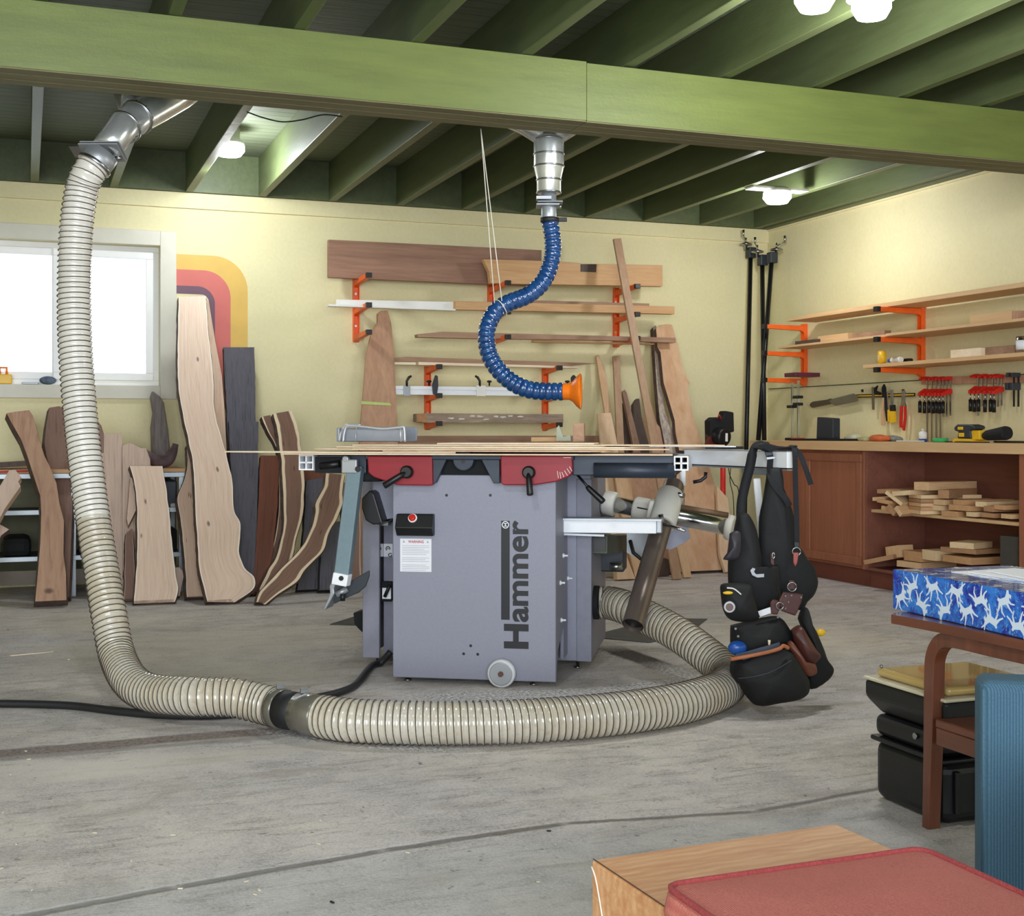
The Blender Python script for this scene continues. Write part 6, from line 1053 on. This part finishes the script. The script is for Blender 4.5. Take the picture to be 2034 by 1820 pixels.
cc = [W.a(px, py, xx) for px, py, xx in ((1878, 880, 4.86), (1900, 882, 4.83), (1940, 883, 4.80), (1965, 884, 4.80))]; B().tube([Vector((p.x, p.y, zT+.004)) for p in catmull3(cc, 6)], .0035, 6).build('extension_cable', MT['rub'], None, 0, 'black cord snaking along the front of the bench below the sander', 'cord')
cc = [W.a(px, py, xx) for px, py, xx in ((1975, 882, 4.95), (2000, 880, 4.9), (2030, 881, 4.9), (2060, 884, 4.9))]; B().tube([Vector((p.x, p.y, zT+.006)) for p in catmull3(cc, 6)], .0055, 6).build('extension_cable', MT['rub'], None, 0, 'coiled thick black cord on the bench at the right edge', 'cord')
# ================================================================ TOOL HARNESS HUNG ON THE FENCE
hp = dp(1540, 1395, 4.42); hp.z = 0.012
har = empty('tool_harness', hp, -YAW, 'black tool vest and leather belt with pouches hanging from the end of the fence', 'tool belt')
HF = Frame(hp, -YAW); HD = (hp-CAM).dot(Fv)
def hb(px, py, d): return HF.L(dp(px, py, d))
def vp(name, pts, d, th, mt, par=har, bev=.006, seg=2, zmin=.002-hp.z):
    P = [hb(x, y, d) for x, y in pts]
    return B().prism(P, (0, th, 0)).build(name, MT[mt], par, bev, seg=seg)
def puff(name, pts, d, th, mt, par=har, bulge=.02, sub=10):
    # cushion-like panel: outline pulled in towards a bulged middle on the seen side
    P = [hb(x, y, d+th) for x, y in pts]; n = len(P); c = sum(P, Vector())/n; b = B(); b.smooth = True; rings = [(1.0, 0.0), (1.0, .55), (.93, .85), (.75, 1.0), (.4, 1.12), (.0, 1.16)]
    vs = []
    for s_, t in rings:
        for p in P: q = c+(p-c)*s_; vs.append(q-Vector((0, th*t, 0))-Vector((0, bulge*(1-s_)*.6 if t > .8 else 0, 0)))
    for v in vs: k_ = noise.noise(v*18)*.006; v.y += k_
    fs = [(i*n+k, i*n+(k+1) % n, (i+1)*n+(k+1) % n, (i+1)*n+k) for i in range(len(rings)-1) for k in range(n)]; fs.append(list(range(n)))
    b.add(vs, fs); o = b.build(name, MT[mt], par)
    import bmesh; bmm = bmesh.new(); bmm.from_mesh(o.data); bmesh.ops.remove_doubles(bmm, verts=bmm.verts, dist=1e-5); bmesh.ops.recalc_face_normals(bmm, faces=bmm.faces); bmm.to_mesh(o.data); bmm.free(); return o
def sm(pts, n=3): return [tuple(p) for p in spline(list(pts)+[pts[0]], n)][:-1]
puff('back_panel', sm([(1524, 932), (1550, 930), (1552, 958), (1562, 985), (1571, 1010), (1578, 1040), (1582, 1080), (1592, 1092), (1604, 1114), (1616, 1126), (1623, 1155), (1616, 1180), (1602, 1195), (1590, 1212), (1562, 1200), (1540, 1190), (1528, 1170), (1512, 1150), (1506, 1110), (1507, 1060), (1508, 1028), (1515, 990), (1521, 955)]), 4.50, .03, 'leath')
vest = puff('side_panel', sm([(1464, 1022), (1478, 1018), (1488, 1026), (1500, 1052), (1508, 1095), (1512, 1128), (1522, 1144), (1542, 1122), (1546, 1165), (1548, 1205), (1530, 1216), (1500, 1224), (1462, 1205), (1450, 1188), (1446, 1150), (1446, 1110), (1452, 1085), (1457, 1055)]), 4.44, .05, 'leath')
B().tube([hb(x, y, d) for x, y, d in spline([(1524, 883, 4.66), (1508, 883, 4.62), (1497, 893, 4.58), (1490, 925, 4.56), (1481, 960, 4.55), (1473, 1000, 4.53), (1472, 1040, 4.5)], 5)], [.010]*4+[.014]*8+[.017]*19, 12).build('padded_strap', MT['nylon'], har)
N_ = (0, -1, 0)
def st_(name, pts, wpx, mt='nylon', th=.004, par=har):
    Q = spline(pts, 5); wv = wpx*4.5/FPX; return B().strap([hb(*q) for q in Q], wv, th, N_).build(name, MT[mt], par)
vp('top_wrap', [(1500, 890), (1509, 883), (1522, 880), (1545, 886), (1577, 889), (1580, 884), (1586, 886), (1578, 895), (1540, 894), (1530, 899), (1518, 893), (1508, 893)], 4.52, .10, 'nylon', bev=.004)
st_('webbing', [(1526, 894, 4.55), (1530, 908, 4.54), (1529, 930, 4.53), (1531, 950, 4.50), (1542, 970, 4.48), (1560, 990, 4.46), (1568, 1005, 4.46)], 12)
b = B(); a, c = hb(1522, 911, 4.53), hb(1540, 909, 4.53); b.bar(a, c, .006, .010); b.build('buckle', MT['alud'], har, .002); vp('buckle_plate', [(1519, 898), (1533, 897), (1537, 908), (1523, 911)], 4.54, .006, 'dkm', bev=.002)
rs = st_('shoulder_strap', [(1577, 890, 4.50), (1579, 905, 4.47), (1580, 960, 4.46), (1582, 1020, 4.44), (1583, 1078, 4.42)], 10)
st_('strap_tail', [(1578, 891, 4.50), (1590, 905, 4.48), (1600, 930, 4.46), (1611, 963, 4.45)], 10)
vp('strap_end', [(1577, 1076), (1589, 1076), (1588, 1092), (1578, 1092)], 4.41, .012, 'blk', bev=.003)
def ring(px, py, r, d, mt='steel', nm='metal_ring', sq=1.0):
    c = hb(px, py, d); B().tube([c+Vector((r*math.cos(t)*sq, 0, r*math.sin(t))) for t in [j*math.pi/8 for j in range(17)]], .0022, 6).build(nm, MT[mt], har)
ring(1582, 1096, .014, 4.405); vp('leather_tab', [(1576, 1098), (1587, 1098), (1584, 1118), (1580, 1126), (1576, 1118)], 4.40, .006, 'redtab', bev=.002)
ring(1536, 1104, .010, 4.42, sq=.4); vp('leather_tab', [(1530, 1098), (1538, 1104), (1538, 1125), (1531, 1120)], 4.43, .006, 'brleath', bev=.002)
ring(1573, 1166, .015, 4.37); vp('leather_tab', [(1568, 1152), (1578, 1154), (1581, 1172), (1565, 1172)], 4.375, .008, 'brleath', bev=.002)
bp = vp('leather_yoke', [(1556, 1176), (1596, 1181), (1592, 1198), (1586, 1212), (1580, 1224), (1552, 1214), (1547, 1194)], 4.37, .012, 'brleath', bev=.004)
for x, y in ((1560, 1184), (1572, 1183), (1566, 1196), (1560, 1209), (1591, 1187)): B().lathe([(.004, 0), (.003, .002)], hb(x, y, 4.369), (0, -1, 0), 10).build('rivet', MT['steel'], bp)
puff('leather_flap', sm([(1449, 1060), (1458, 1055), (1470, 1057), (1471, 1085), (1468, 1102), (1460, 1112), (1436, 1111), (1444, 1099), (1447, 1080)], 2), 4.38, .02, 'flap')
# tape pouch with badge
tpz = puff('tape_pouch', sm([(1430, 1167), (1438, 1159), (1486, 1160), (1492, 1178), (1500, 1205), (1505, 1228), (1482, 1234), (1450, 1230), (1438, 1216), (1433, 1195)], 3), 4.30, .05, 'leath')
B().ball(hb(1446, 1178, 4.285), .016, 12, (1.1, .5, .35)).build('yellow_tape_edge', MT['yel'], tpz); B().strap([hb(*q) for q in spline([(1444, 1168, 4.28), (1458, 1170, 4.275), (1472, 1181, 4.275)], 4)], .004, .002, N_).build('pouch_rim', MT['cream'], tpz)
bc = hb(1449, 1206, 4.268); bd = B().lathe([(.0195, 0), (.0195, .003), (.017, .004)], bc, (-.1, -1, 0), 26).build('round_badge', MT['alud'], tpz); B().lathe([(.013, .0042), (.013, .005)], bc, (-.1, -1, 0), 22).build('badge_centre', plain('badge_brown', '#6b5148', .5), bd)
vp('steel_hook', [(1490, 1134), (1495, 1128), (1501, 1130), (1498, 1136), (1502, 1141), (1518, 1140), (1518, 1147), (1504, 1148), (1494, 1143)], 4.40, .006, 'alud', bev=.001)
vp('pale_label', [(1505, 1215), (1531, 1206), (1533, 1218), (1510, 1226)], 4.365, .004, 'alu', bev=.001)
vp('leather_loop', [(1530, 1197), (1536, 1191), (1546, 1193), (1551, 1203), (1545, 1222), (1532, 1220)], 4.36, .012, 'brleath', bev=.004); ring(1549, 1204, .012, 4.35)
puff('upper_pouch', sm([(1451, 1242), (1475, 1236), (1530, 1224), (1548, 1226), (1560, 1240), (1570, 1260), (1568, 1285), (1552, 1293), (1500, 1304), (1468, 1304), (1452, 1290), (1450, 1262)], 3), 4.36, .07, 'leath')
for x, y in ((1461, 1249), (1466, 1264), (1545, 1226)): B().lathe([(.005, 0), (.004, .003)], hb(x, y, 4.335), (0, -1, 0), 10).build('rivet', MT['steel'], har)
B().ball(hb(1465, 1287, 4.33), .03, 14, (1.1, .7, .8)).build('blue_pouch_tool', MT['bluepl'], har)
vp('steel_rule', [(1458, 1308), (1462, 1300), (1549, 1276), (1550, 1286), (1478, 1312)], 4.315, .004, 'slate', bev=.001)
B().tube([hb(1528, 1272, 4.32), hb(1528, 1284, 4.32)], [.005, .003], 8).build('wooden_bit', MT['lightX'], har)
mpz = puff('main_pouch', sm([(1453, 1308), (1480, 1304), (1530, 1293), (1560, 1286), (1574, 1300), (1592, 1330), (1600, 1352), (1596, 1370), (1575, 1382), (1540, 1388), (1502, 1394), (1484, 1386), (1466, 1358), (1451, 1340), (1450, 1322)], 3), 4.26, .12, 'leath')
B().tube([hb(*q) for q in spline([(1452, 1310, 4.25), (1480, 1305, 4.235), (1520, 1297, 4.235), (1548, 1289, 4.24), (1556, 1283, 4.25), (1566, 1288, 4.26)], 5)], .0065, 8).build('leather_trim', MT['tanleath'], mpz)
B().tube([hb(*q) for q in spline([(1466, 1348, 4.245), (1500, 1344, 4.222), (1535, 1334, 4.222), (1572, 1312, 4.24)], 5)], .0022, 6).build('stitched_seam', MT['dkm'], mpz)
puff('back_pouch', sm([(1584, 1228), (1590, 1212), (1600, 1206), (1604, 1228), (1616, 1250), (1630, 1284), (1640, 1310), (1652, 1328), (1641, 1348), (1606, 1366), (1596, 1330), (1600, 1280)], 3), 4.38, .06, 'leath')
puff('brown_pouch', sm([(1570, 1252), (1580, 1244), (1590, 1243), (1602, 1262), (1618, 1288), (1628, 1302), (1612, 1318), (1600, 1322), (1586, 1304), (1576, 1280)], 3), 4.32, .045, 'brleath')
puff('brown_sleeve', sm([(1562, 1278), (1570, 1272), (1580, 1284), (1596, 1308), (1606, 1326), (1616, 1316), (1621, 1334), (1608, 1342), (1592, 1334), (1574, 1304)], 3), 4.30, .03, 'brleath2')
B().ball(hb(1630, 1257, 4.40), .018, 12, (1, .6, .7)).build('yellow_tool_end', MT['yel'], har)
# ================================================================ FOREGROUND: SIDE TABLE, PRESENT, CASES, SEAT
# --- side table: local x runs right, y away, z up
tipP = dp(1775, 1222, 3.127); rp = dp(2034, 1298, 2.60); ZTB = .50
def zp(px, py, z): return floor_pt(px, py, z)
t0 = zp(1775, 1222, ZTB); t1 = zp(2034, 1296, ZTB-.02); dirF = Vector((t1.x-t0.x, t1.y-t0.y, 0)).normalized()   # front-left edge runs towards the viewer
az = math.atan2(dirF.y, dirF.x)+math.pi/2; tb = empty('side_table', (t0.x, t0.y, 0), az, 'reddish teak side table with rounded legs and a lower shelf, standing at the right', 'table'); TF = Frame((t0.x, t0.y, 0), az)
# local: -y towards the viewer along the seen edge, +x to the right/behind
L_ = .72; Wt = .44
top = [(0.0, 0.0)]
pl = spline([(0.0, .01), (.006, -.05), (.016, -.2), (.02, -.45), (.012, -.6), (.0, -L_), (.03, -L_-.02), (Wt-.03, -L_-.02), (Wt, -L_), (Wt-.015, -.45), (Wt, .01), (Wt-.03, .035), (.03, .035)], 5)
B().prism([(x, y, ZTB) for x, y in pl], (0, 0, -.022)).build('table_top', MT['teak'], tb, .009, seg=3)
def tz(px, py, x): return TF.a(px, py, x)
lx = .05
q = [tz(1853, 1668, lx), tz(1856, 1500, lx), tz(1858, 1330, lx)]
y0 = q[1].y
ly = [Vector((lx, y0+.012, .0)), Vector((lx, y0+.004, .2)), Vector((lx, y0, .36)), Vector((lx, y0-.006, .415)), Vector((lx, y0-.035, .452)), Vector((lx, y0-.085, .462)), Vector((lx, y0-.2, .462)), Vector((lx, y0-.36, .462)), Vector((lx, y0-.40, .452)), Vector((lx, y0-.43, .41)), Vector((lx, y0-.44, .2)), Vector((lx, y0-.45, 0))]
def legframe(x):
    P = [Vector(p) for p in spline([(x, v.y, v.z) for v in ly], 5)]; m = len(P); vs = []; wv = .034
    for i, p in enumerate(P):
        d = (P[min(i+1, m-1)]-P[max(i-1, 0)]).normalized(); n_ = d.cross(Vector((1, 0, 0))).normalized(); tk = .030 if .05 < p.z else .024; tk = .024+.010*min(1, p.z/.3)
        vs += [p+Vector((a*wv/2, 0, 0))+n_*(c*tk/2) for a, c in ((-1, -1), (1, -1), (1, 1), (-1, 1))]
    fs = [(i*4+k, i*4+(k+1) % 4, (i+1)*4+(k+1) % 4, (i+1)*4+k) for i in range(m-1) for k in range(4)]+[(3, 2, 1, 0), tuple((m-1)*4+k for k in range(4))]
    b = B(); b.add(vs, fs); 
    for v in b.v: v.z = max(0.0005, v.z)
    return b.build('leg_frame', MT['teakz'], tb, .006, seg=3)
legframe(lx); legframe(Wt-.05)
sz1 = tz(1846, 1415, lx+.02).z
B().box(lx-.014, Wt-.036, y0-.41, y0-.019, sz1-.02, sz1).build('lower_shelf', MT['teak'], tb, .004); B().box(lx-.012, lx+.012, y0-.41, y0-.019, sz1-.062, sz1-.0205).build('shelf_rail', MT['teak'], tb, .003)
# --- present wrapped in blue paper, papers on top
gb0 = zp(1773, 1209, ZTB+.001); gb1 = zp(2034, 1270, ZTB+.001); gd = Vector((gb1.x-gb0.x, gb1.y-gb0.y, 0)).normalized(); ga = math.atan2(gd.y, gd.x)+math.pi/2; gft = empty('gift_box', (gb0.x, gb0.y, ZTB+.001), ga, 'flat box wrapped in blue paper with white deer, on the side table', 'gift box'); GF = Frame((gb0.x, gb0.y, ZTB+.001), ga)
gh = GF.a(1773, 1131, 0).z; GL, GW = .66, .34
def giftmat():
    m = N('blue_gift_wrap'); co = m.co(); n = m.noise(co, 17, 5, .7, .5); v = m.n('ShaderNodeTexVoronoi', {'Vector': co, 'Scale': 26.0}, feature='DISTANCE_TO_EDGE').outputs[0]; n2 = m.noise(co, 44, 4, .75, 2.0)
    col = m.mix(m.mr(n, .35, .62, 0, 1, True), lin('#1426a0'), lin('#2c7fe0')); col = m.mix(m.mr(n2, .56, .66, 0, .75, True), col, lin('#7cc4f4')); col = m.mix(m.mr(v, 0, .02, .35, 0), col, lin('#5aa8ec')); m.set(color=col, rough=.12, coat=.5); return m.mat
gmat = giftmat(); dwhite = plain('white_deer_print', '#dcebfb', .15, var=.02, coat=.4)
deer = [(-.30, .05), (-.34, .16), (-.26, .22), (-.27, .34), (-.36, .46), (-.31, .47), (-.24, .38), (-.20, .50), (-.16, .49), (-.19, .34), (-.14, .25), (-.06, .16), (.16, .15), (.26, .20), (.30, .14), (.25, .08), (.34, -.10), (.46, -.22), (.43, -.25), (.30, -.15), (.20, -.04), (.22, -.22), (.12, -.38), (.09, -.37), (.16, -.22), (.12, -.04), (-.04, -.05), (-.12, -.18), (-.24, -.34), (-.28, -.33), (-.18, -.16), (-.14, -.02), (-.26, -.10), (-.40, -.14), (-.41, -.10), (-.28, -.05), (-.22, .04), (-.24, .12)]
b = B(); b.box(0, GW, -GL, 0, 0, gh); b.mi = 1; rn = random.Random(11)
def dee(o, ex, ey, nn, s_, rot, fl):
    c_, s2 = math.cos(rot), math.sin(rot); P = []
    for x, y in deer:
        x *= fl; X, Y = (x*c_-y*s2)*s_, (x*s2+y*c_)*s_; p_ = Vector(o)+Vector(ex)*X+Vector(ey)*Y; p_.x = min(max(p_.x, 0), GW); p_.y = max(min(p_.y, 0), -GL); p_.z = min(max(p_.z, 0), gh); P.append(p_+Vector(nn)*.0006)
    b.add(P, [list(range(len(P)))])
rot_seq = [.4, 3.5, 2.8, .3, 3.3, -.3]
for i in range(9):
    for j in range(2):
        yy = -.04-i*.088-(.044 if j else 0); zz_ = gh*(.70 if j else .30)
        if yy < -GL+.04: continue
        dee((0, yy, zz_), (0, -1, 0), (0, 0, 1), (-1, 0, 0), .078, rot_seq[(i*2+j) % 6], 1 if i % 2 else -1)
for i in range(7):
    for j in range(5): dee((.03+j*.072, -.04-i*.085-(.04 if j % 2 else 0), gh), (1, 0, 0), (0, 1, 0), (0, 0, 1), .08, rn.uniform(0, 6), 1)
gbx = b.build('wrapped_box', [gmat, dwhite], gft, .003)
for i, (x, y, r_) in enumerate(((.10, -.10, .15), (.12, -.14, .05), (.16, -.16, -.1))):
    m = Matrix.Translation((gb0.x, gb0.y, 0))@Matrix.Rotation(ga, 4, 'Z')@Matrix.Translation((x, y, 0))@Matrix.Rotation(r_, 4, 'Z'); b = B(); z0 = ZTB+gh+.0022+i*.0035
    P = [m@Vector((a*.21, -c*.30, z0+.004*math.sin(a*3+i)*0)) for a, c in ((0, 0), (1, 0), (1, 1), (0, 1))]; b.prism(P, (0, 0, -.0025)); b.build('paper_sheets', MT['paperw'], None, 0, ['lowest of the white papers on the blue present', 'middle of the white papers on the blue present', 'topmost of the white papers on the blue present'][i], 'paper', 'white papers on the present')
# --- black tool case with organiser on top
k0 = floor_pt(1872, 1645, .0); k1 = floor_pt(1762, 1596, .0); e2 = Vector((k1.x-k0.x, k1.y-k0.y, 0)); 
kaz = math.atan2(e2.y, e2.x)-math.pi/2; tcs = empty('tool_case', k0, kaz, 'big black plastic tool case on the floor behind the table leg', 'tool case'); KF = Frame(k0, kaz); Ld = e2.length+.06
hz1 = KF.a(1765, 1432, 0.0).z; ht = min(.26, max(.22, KF.a(1850, 1455, 0).z))
Wc = .28; ex = MT['blk']
def rbox(x0, x1, y0, y1, z0, z1, nm, mt, par, bev): return B().box(x0, x1, y0, y1, z0, z1).build(nm, mt, par, bev, seg=4)
rbox(0.0, Wc, 0, Ld, .001, ht*.70, 'case_body', ex, tcs, .03); lidc = rbox(-.006, Wc+.006, -.006, Ld+.006, ht*.68, ht*.74, 'case_rim', ex, tcs, .006); rbox(0.0, Wc, 0, Ld, ht*.74, ht, 'case_lid', ex, tcs, .022)
for x in (.03, .10, .17): rbox(x, x+.015, -.012, .004, .03, ht*.6, 'case_rib', ex, tcs, .004)
B().lathe([(.008, 0), (.008, .004)], (-.003, Ld*.35, ht*.9), (-1, 0, 0), 12).build('hinge_pin', MT['steel'], tcs)
oz = ht+.001; oh = KF.a(1845, 1345, 0).z; org = empty('parts_organiser', KF.Wd((0, 0, oz)), kaz, 'black parts organiser with a clear yellow lid, stacked on the black tool case', 'organiser')
Ho = .115
b = B(); x0, x1, y0, y1 = -.015, Wc+.03, -.03, Ld+.015
P0 = [(x0+.03, y0+.03), (x1-.03, y0+.03), (x1-.03, y1-.03), (x0+.03, y1-.03)]; P1 = [(x0, y0), (x1, y0), (x1, y1), (x0, y1)]
vs = [(x, y, 0) for x, y in P0]+[(x, y, Ho*.35) for x, y in P1]+[(x, y, Ho*.72) for x, y in P1]; b.add(vs, [(3, 2, 1, 0), (8, 9, 10, 11)]+[(i, (i+1) % 4, (i+1) % 4+4, i+4) for i in range(4)]+[(i+4, (i+1) % 4+4, (i+1) % 4+8, i+8) for i in range(4)]); b.build('tray', ex, org, .008)
clr = N('clear_yellow_lid'); clr.set(color=lin('#e0c27c'), rough=.12, coat=.6); clr.bsdf.inputs['Transmission Weight'].default_value = .35
rbox(x0-.004, x1+.004, y0-.004, y1+.004, Ho*.725, Ho*.80, 'lid_rim', MT['lidrim'], org, .004); rbox(x0+.02, x1-.02, y0+.02, y1-.02, Ho*.805, Ho, 'clear_lid', clr.mat, org, .014)
rbox(x0+.17, x0+.30, y0-.02, y0+.06, Ho*.5, Ho*1.03, 'yellow_latch', MT['yel'], org, .008); rbox(x0+.185, x0+.29, y0-.024, y0-.018, Ho*.55, Ho*.9, 'latch_recess', MT['blkm'], org, .002)
B().ball((x0+.03, y1-.03, Ho+.004), .005, 8).build('lid_stud', MT['steel'], org)
# --- blue armchair side
bz = .50; a0 = zp(1938, 1360, bz); AF = Frame(VF.m@Vector((0, 0, 0)), -YAW)
d0 = 2.30; aO = dp(1946, 1400, d0); chair = empty('armchair', (aO.x, aO.y, 0), -YAW+math.radians(-14), 'blue ribbed upholstered armchair, only its side seen at the right edge', 'armchair')
def ribbed():
    m = N('blue_rib_fabric'); co = m.co(); x = m.n('ShaderNodeSeparateXYZ', {0: co}); s_ = m.math('SINE', m.math('MULTIPLY', m.math('ADD', x.outputs[0], x.outputs[1]), 2*math.pi/.0052)); n = m.noise(co, 260, 3)
    col = m.mix(m.mr(s_, -1, 1), lin('#36566a'), lin('#4d7085')); col = m.mix(m.mr(n, .3, .7, 0, .35), col, lin('#2b4656')); m.set(color=col, rough=.9, normal=m.bump(m.math('ADD', s_, n), .35, .002)); return m.mat
rf = ribbed(); zt = (CAM+ray(1990, 1352)*d0).z
B().box(0, .62, 0, .10, .10, zt).build('arm_panel', rf, chair, 0.02, seg=4); B().tube([(.006, .006, .12), (.008, .008, zt-.02)], .003, 6).build('piping', rf, chair)
B().box(.14, .62, -.62, -.012, .12, .40).build('seat', rf, chair, .03, seg=3)
for x in (.04, .56): B().tube([(x, .1, 0.0005), (x, .1, .10)], [.014, .02], 10).build('leg', MT['teakz'], chair)
# --- wooden block seat with red cushion
zbk = .33; A_, Bb = zp(1175, 1708, zbk), zp(1660, 1636, zbk); e1 = Vector((Bb.x-A_.x, Bb.y-A_.y, 0)); waz = math.atan2(e1.y, e1.x); Lb = e1.length
def blockmat():
    m = N('cedar_block_wood'); co = m.co(); g = m.noise(m.co('Object', (3, 26, 26)), 2.0, 6, .6, .8); f = m.noise(m.co('Object', (6, 90, 90)), 2, 4); kv = m.n('ShaderNodeTexVoronoi', {'Vector': m.co('Object', (4.2, 8, 8)), 'Scale': 1.0}).outputs['Distance']; w_ = m.n('ShaderNodeTexWave', {'Vector': m.co('Object', (1.2, 1, 1)), 'Scale': 18.0, 'Distortion': 6.0, 'Detail': 3.0, 'Detail Scale': .8}, bands_direction='Y').outputs[1]
    col = m.mix(m.mr(g, .35, .68), lin('#deb184'), lin('#c48a5c')); col = m.mix(m.math('MULTIPLY', w_, .28), col, lin('#b0743f')); col = m.mix(m.mr(f, .3, .7, 0, .2), col, lin('#b57f52')); col = m.mix(m.mr(kv, .03, .08, .85, 0, True), col, lin('#5d3218')); m.set(color=col, rough=.6, coat=0.0, normal=m.bump(f, .15, .002)); return m.mat
bk = empty('block_seat', (A_.x, A_.y, 0), waz, 'solid pale wooden block under the red cushion in the near right foreground', 'block'); bmat = blockmat()
B().box(0, Lb, -.42, 0, .001, zbk).build('wood_body', bmat, bk, .004)
B().tube(spline([(.0, -.0005, zbk-.01), (-.0015, -.02, zbk-.03), (-.0015, -.05, zbk-.11), (-.0015, -.07, zbk-.2)], 4), .0012, 5).build('pale_scratch', MT['cord'], bk); B().box(.002, .0035, -.3, -.0, zbk+.0003, zbk+.0012).build('crack', plain('dark_crack', '#5a3a22', .8), bk)
zc = zbk+.062; Lc_, Kc, Rc = zp(1322, 1752, zc), zp(1832, 1679, zc), zp(2034, 1766, zc); c1 = Vector((Kc.x-Lc_.x, Kc.y-Lc_.y, 0)); caz = math.atan2(c1.y, c1.x)
cu = empty('seat_cushion', (Lc_.x, Lc_.y, zbk+.001), caz, 'salmon red woven cushion with piped edges lying on the wooden block', 'cushion'); CL = c1.length; CW = .44
def woven():
    m = N('red_woven_fabric'); co = m.co(); x = m.n('ShaderNodeSeparateXYZ', {0: co}); k_ = 2*math.pi/.0055
    s_ = m.math('MULTIPLY', m.math('SINE', m.math('MULTIPLY', m.math('ADD', x.outputs[0], x.outputs[1]), k_)), m.math('SINE', m.math('MULTIPLY', m.math('SUBTRACT', x.outputs[0], x.outputs[1]), k_))); n = m.noise(co, 320, 3, .7); n2 = m.noise(co, 12, 3)
    col = m.mix(m.mr(s_, -.8, .8), lin('#bd6258'), lin('#dc8c7d')); col = m.mix(m.mr(n, .35, .68, 0, .6), col, lin('#a44b46')); col = m.mix(m.mr(n2, .35, .65, 0, .3), col, lin('#cf7668')); m.set(color=col, rough=.92, normal=m.bump(m.math('ADD', s_, n), .6, .002)); return m.mat
wm = woven(); b = B(); b.smooth = True; nx = 24; ny = 24; th = zc-zbk-.002; vs = []
for i in range(nx+1):
    for j in range(ny+1):
        u_, v_ = i/nx, j/ny; x = u_*CL; y = -v_*CW; ed = min(u_, 1-u_)*CL; ev = min(v_, 1-v_)*CW; h = th*.92+.010*min(1, min(ed, ev)/.12)**.7
        cr = .02; cxx = max(0, cr-ed); cyy = max(0, cr-ev)
        if cxx > 0 and cyy > 0:
            dd = math.hypot(cxx, cyy)
            if dd > cr: s2 = cr/dd; x += (cxx*(1-s2))*(1 if u_ < .5 else -1); y -= (cyy*(1-s2))*(1 if v_ < .5 else -1)
        vs.append((x, y, h))
fs = [(i*(ny+1)+j, i*(ny+1)+j+1, (i+1)*(ny+1)+j+1, (i+1)*(ny+1)+j) for i in range(nx) for j in range(ny)]
b.add(vs, [f[::-1] for f in fs])
rim = [i*(ny+1) for i in range(nx+1)]+[nx*(ny+1)+j for j in range(1, ny+1)]+[i*(ny+1)+ny for i in range(nx-1, -1, -1)]+[j for j in range(ny-1, 0, -1)]
RP = [Vector(vs[i]) for i in rim]; cc = Vector((CL/2, -CW/2, 0)); n_ = len(RP); sv = []
for dz, ou in ((0, 0), (-.006, .004), (-th*.5, .008), (-th*.86, .003), (-th*.9, -.004)):
    for p in RP: o = (Vector((p.x, p.y, 0))-cc); sv.append((p.x+o.x/CL*2*ou, p.y+o.y/CW*2*ou, max(0.0005, p.z+dz)))
b.add(sv, [(i*n_+(k+1) % n_, i*n_+k, (i+1)*n_+k, (i+1)*n_+(k+1) % n_) for i in range(4) for k in range(n_)]+[[4*n_+k for k in range(n_)][::-1]])
b.build('cushion_body', wm, cu)
B().tube([p+Vector((0, 0, .001))+(Vector((p.x, p.y, 0))-cc)*.004 for p in RP+RP[:1]], .0042, 8, caps=False).build('piping', plain('red_piping', '#9c3f40', .9, var=.3, vs=300, bump=.5, bs=500), cu)
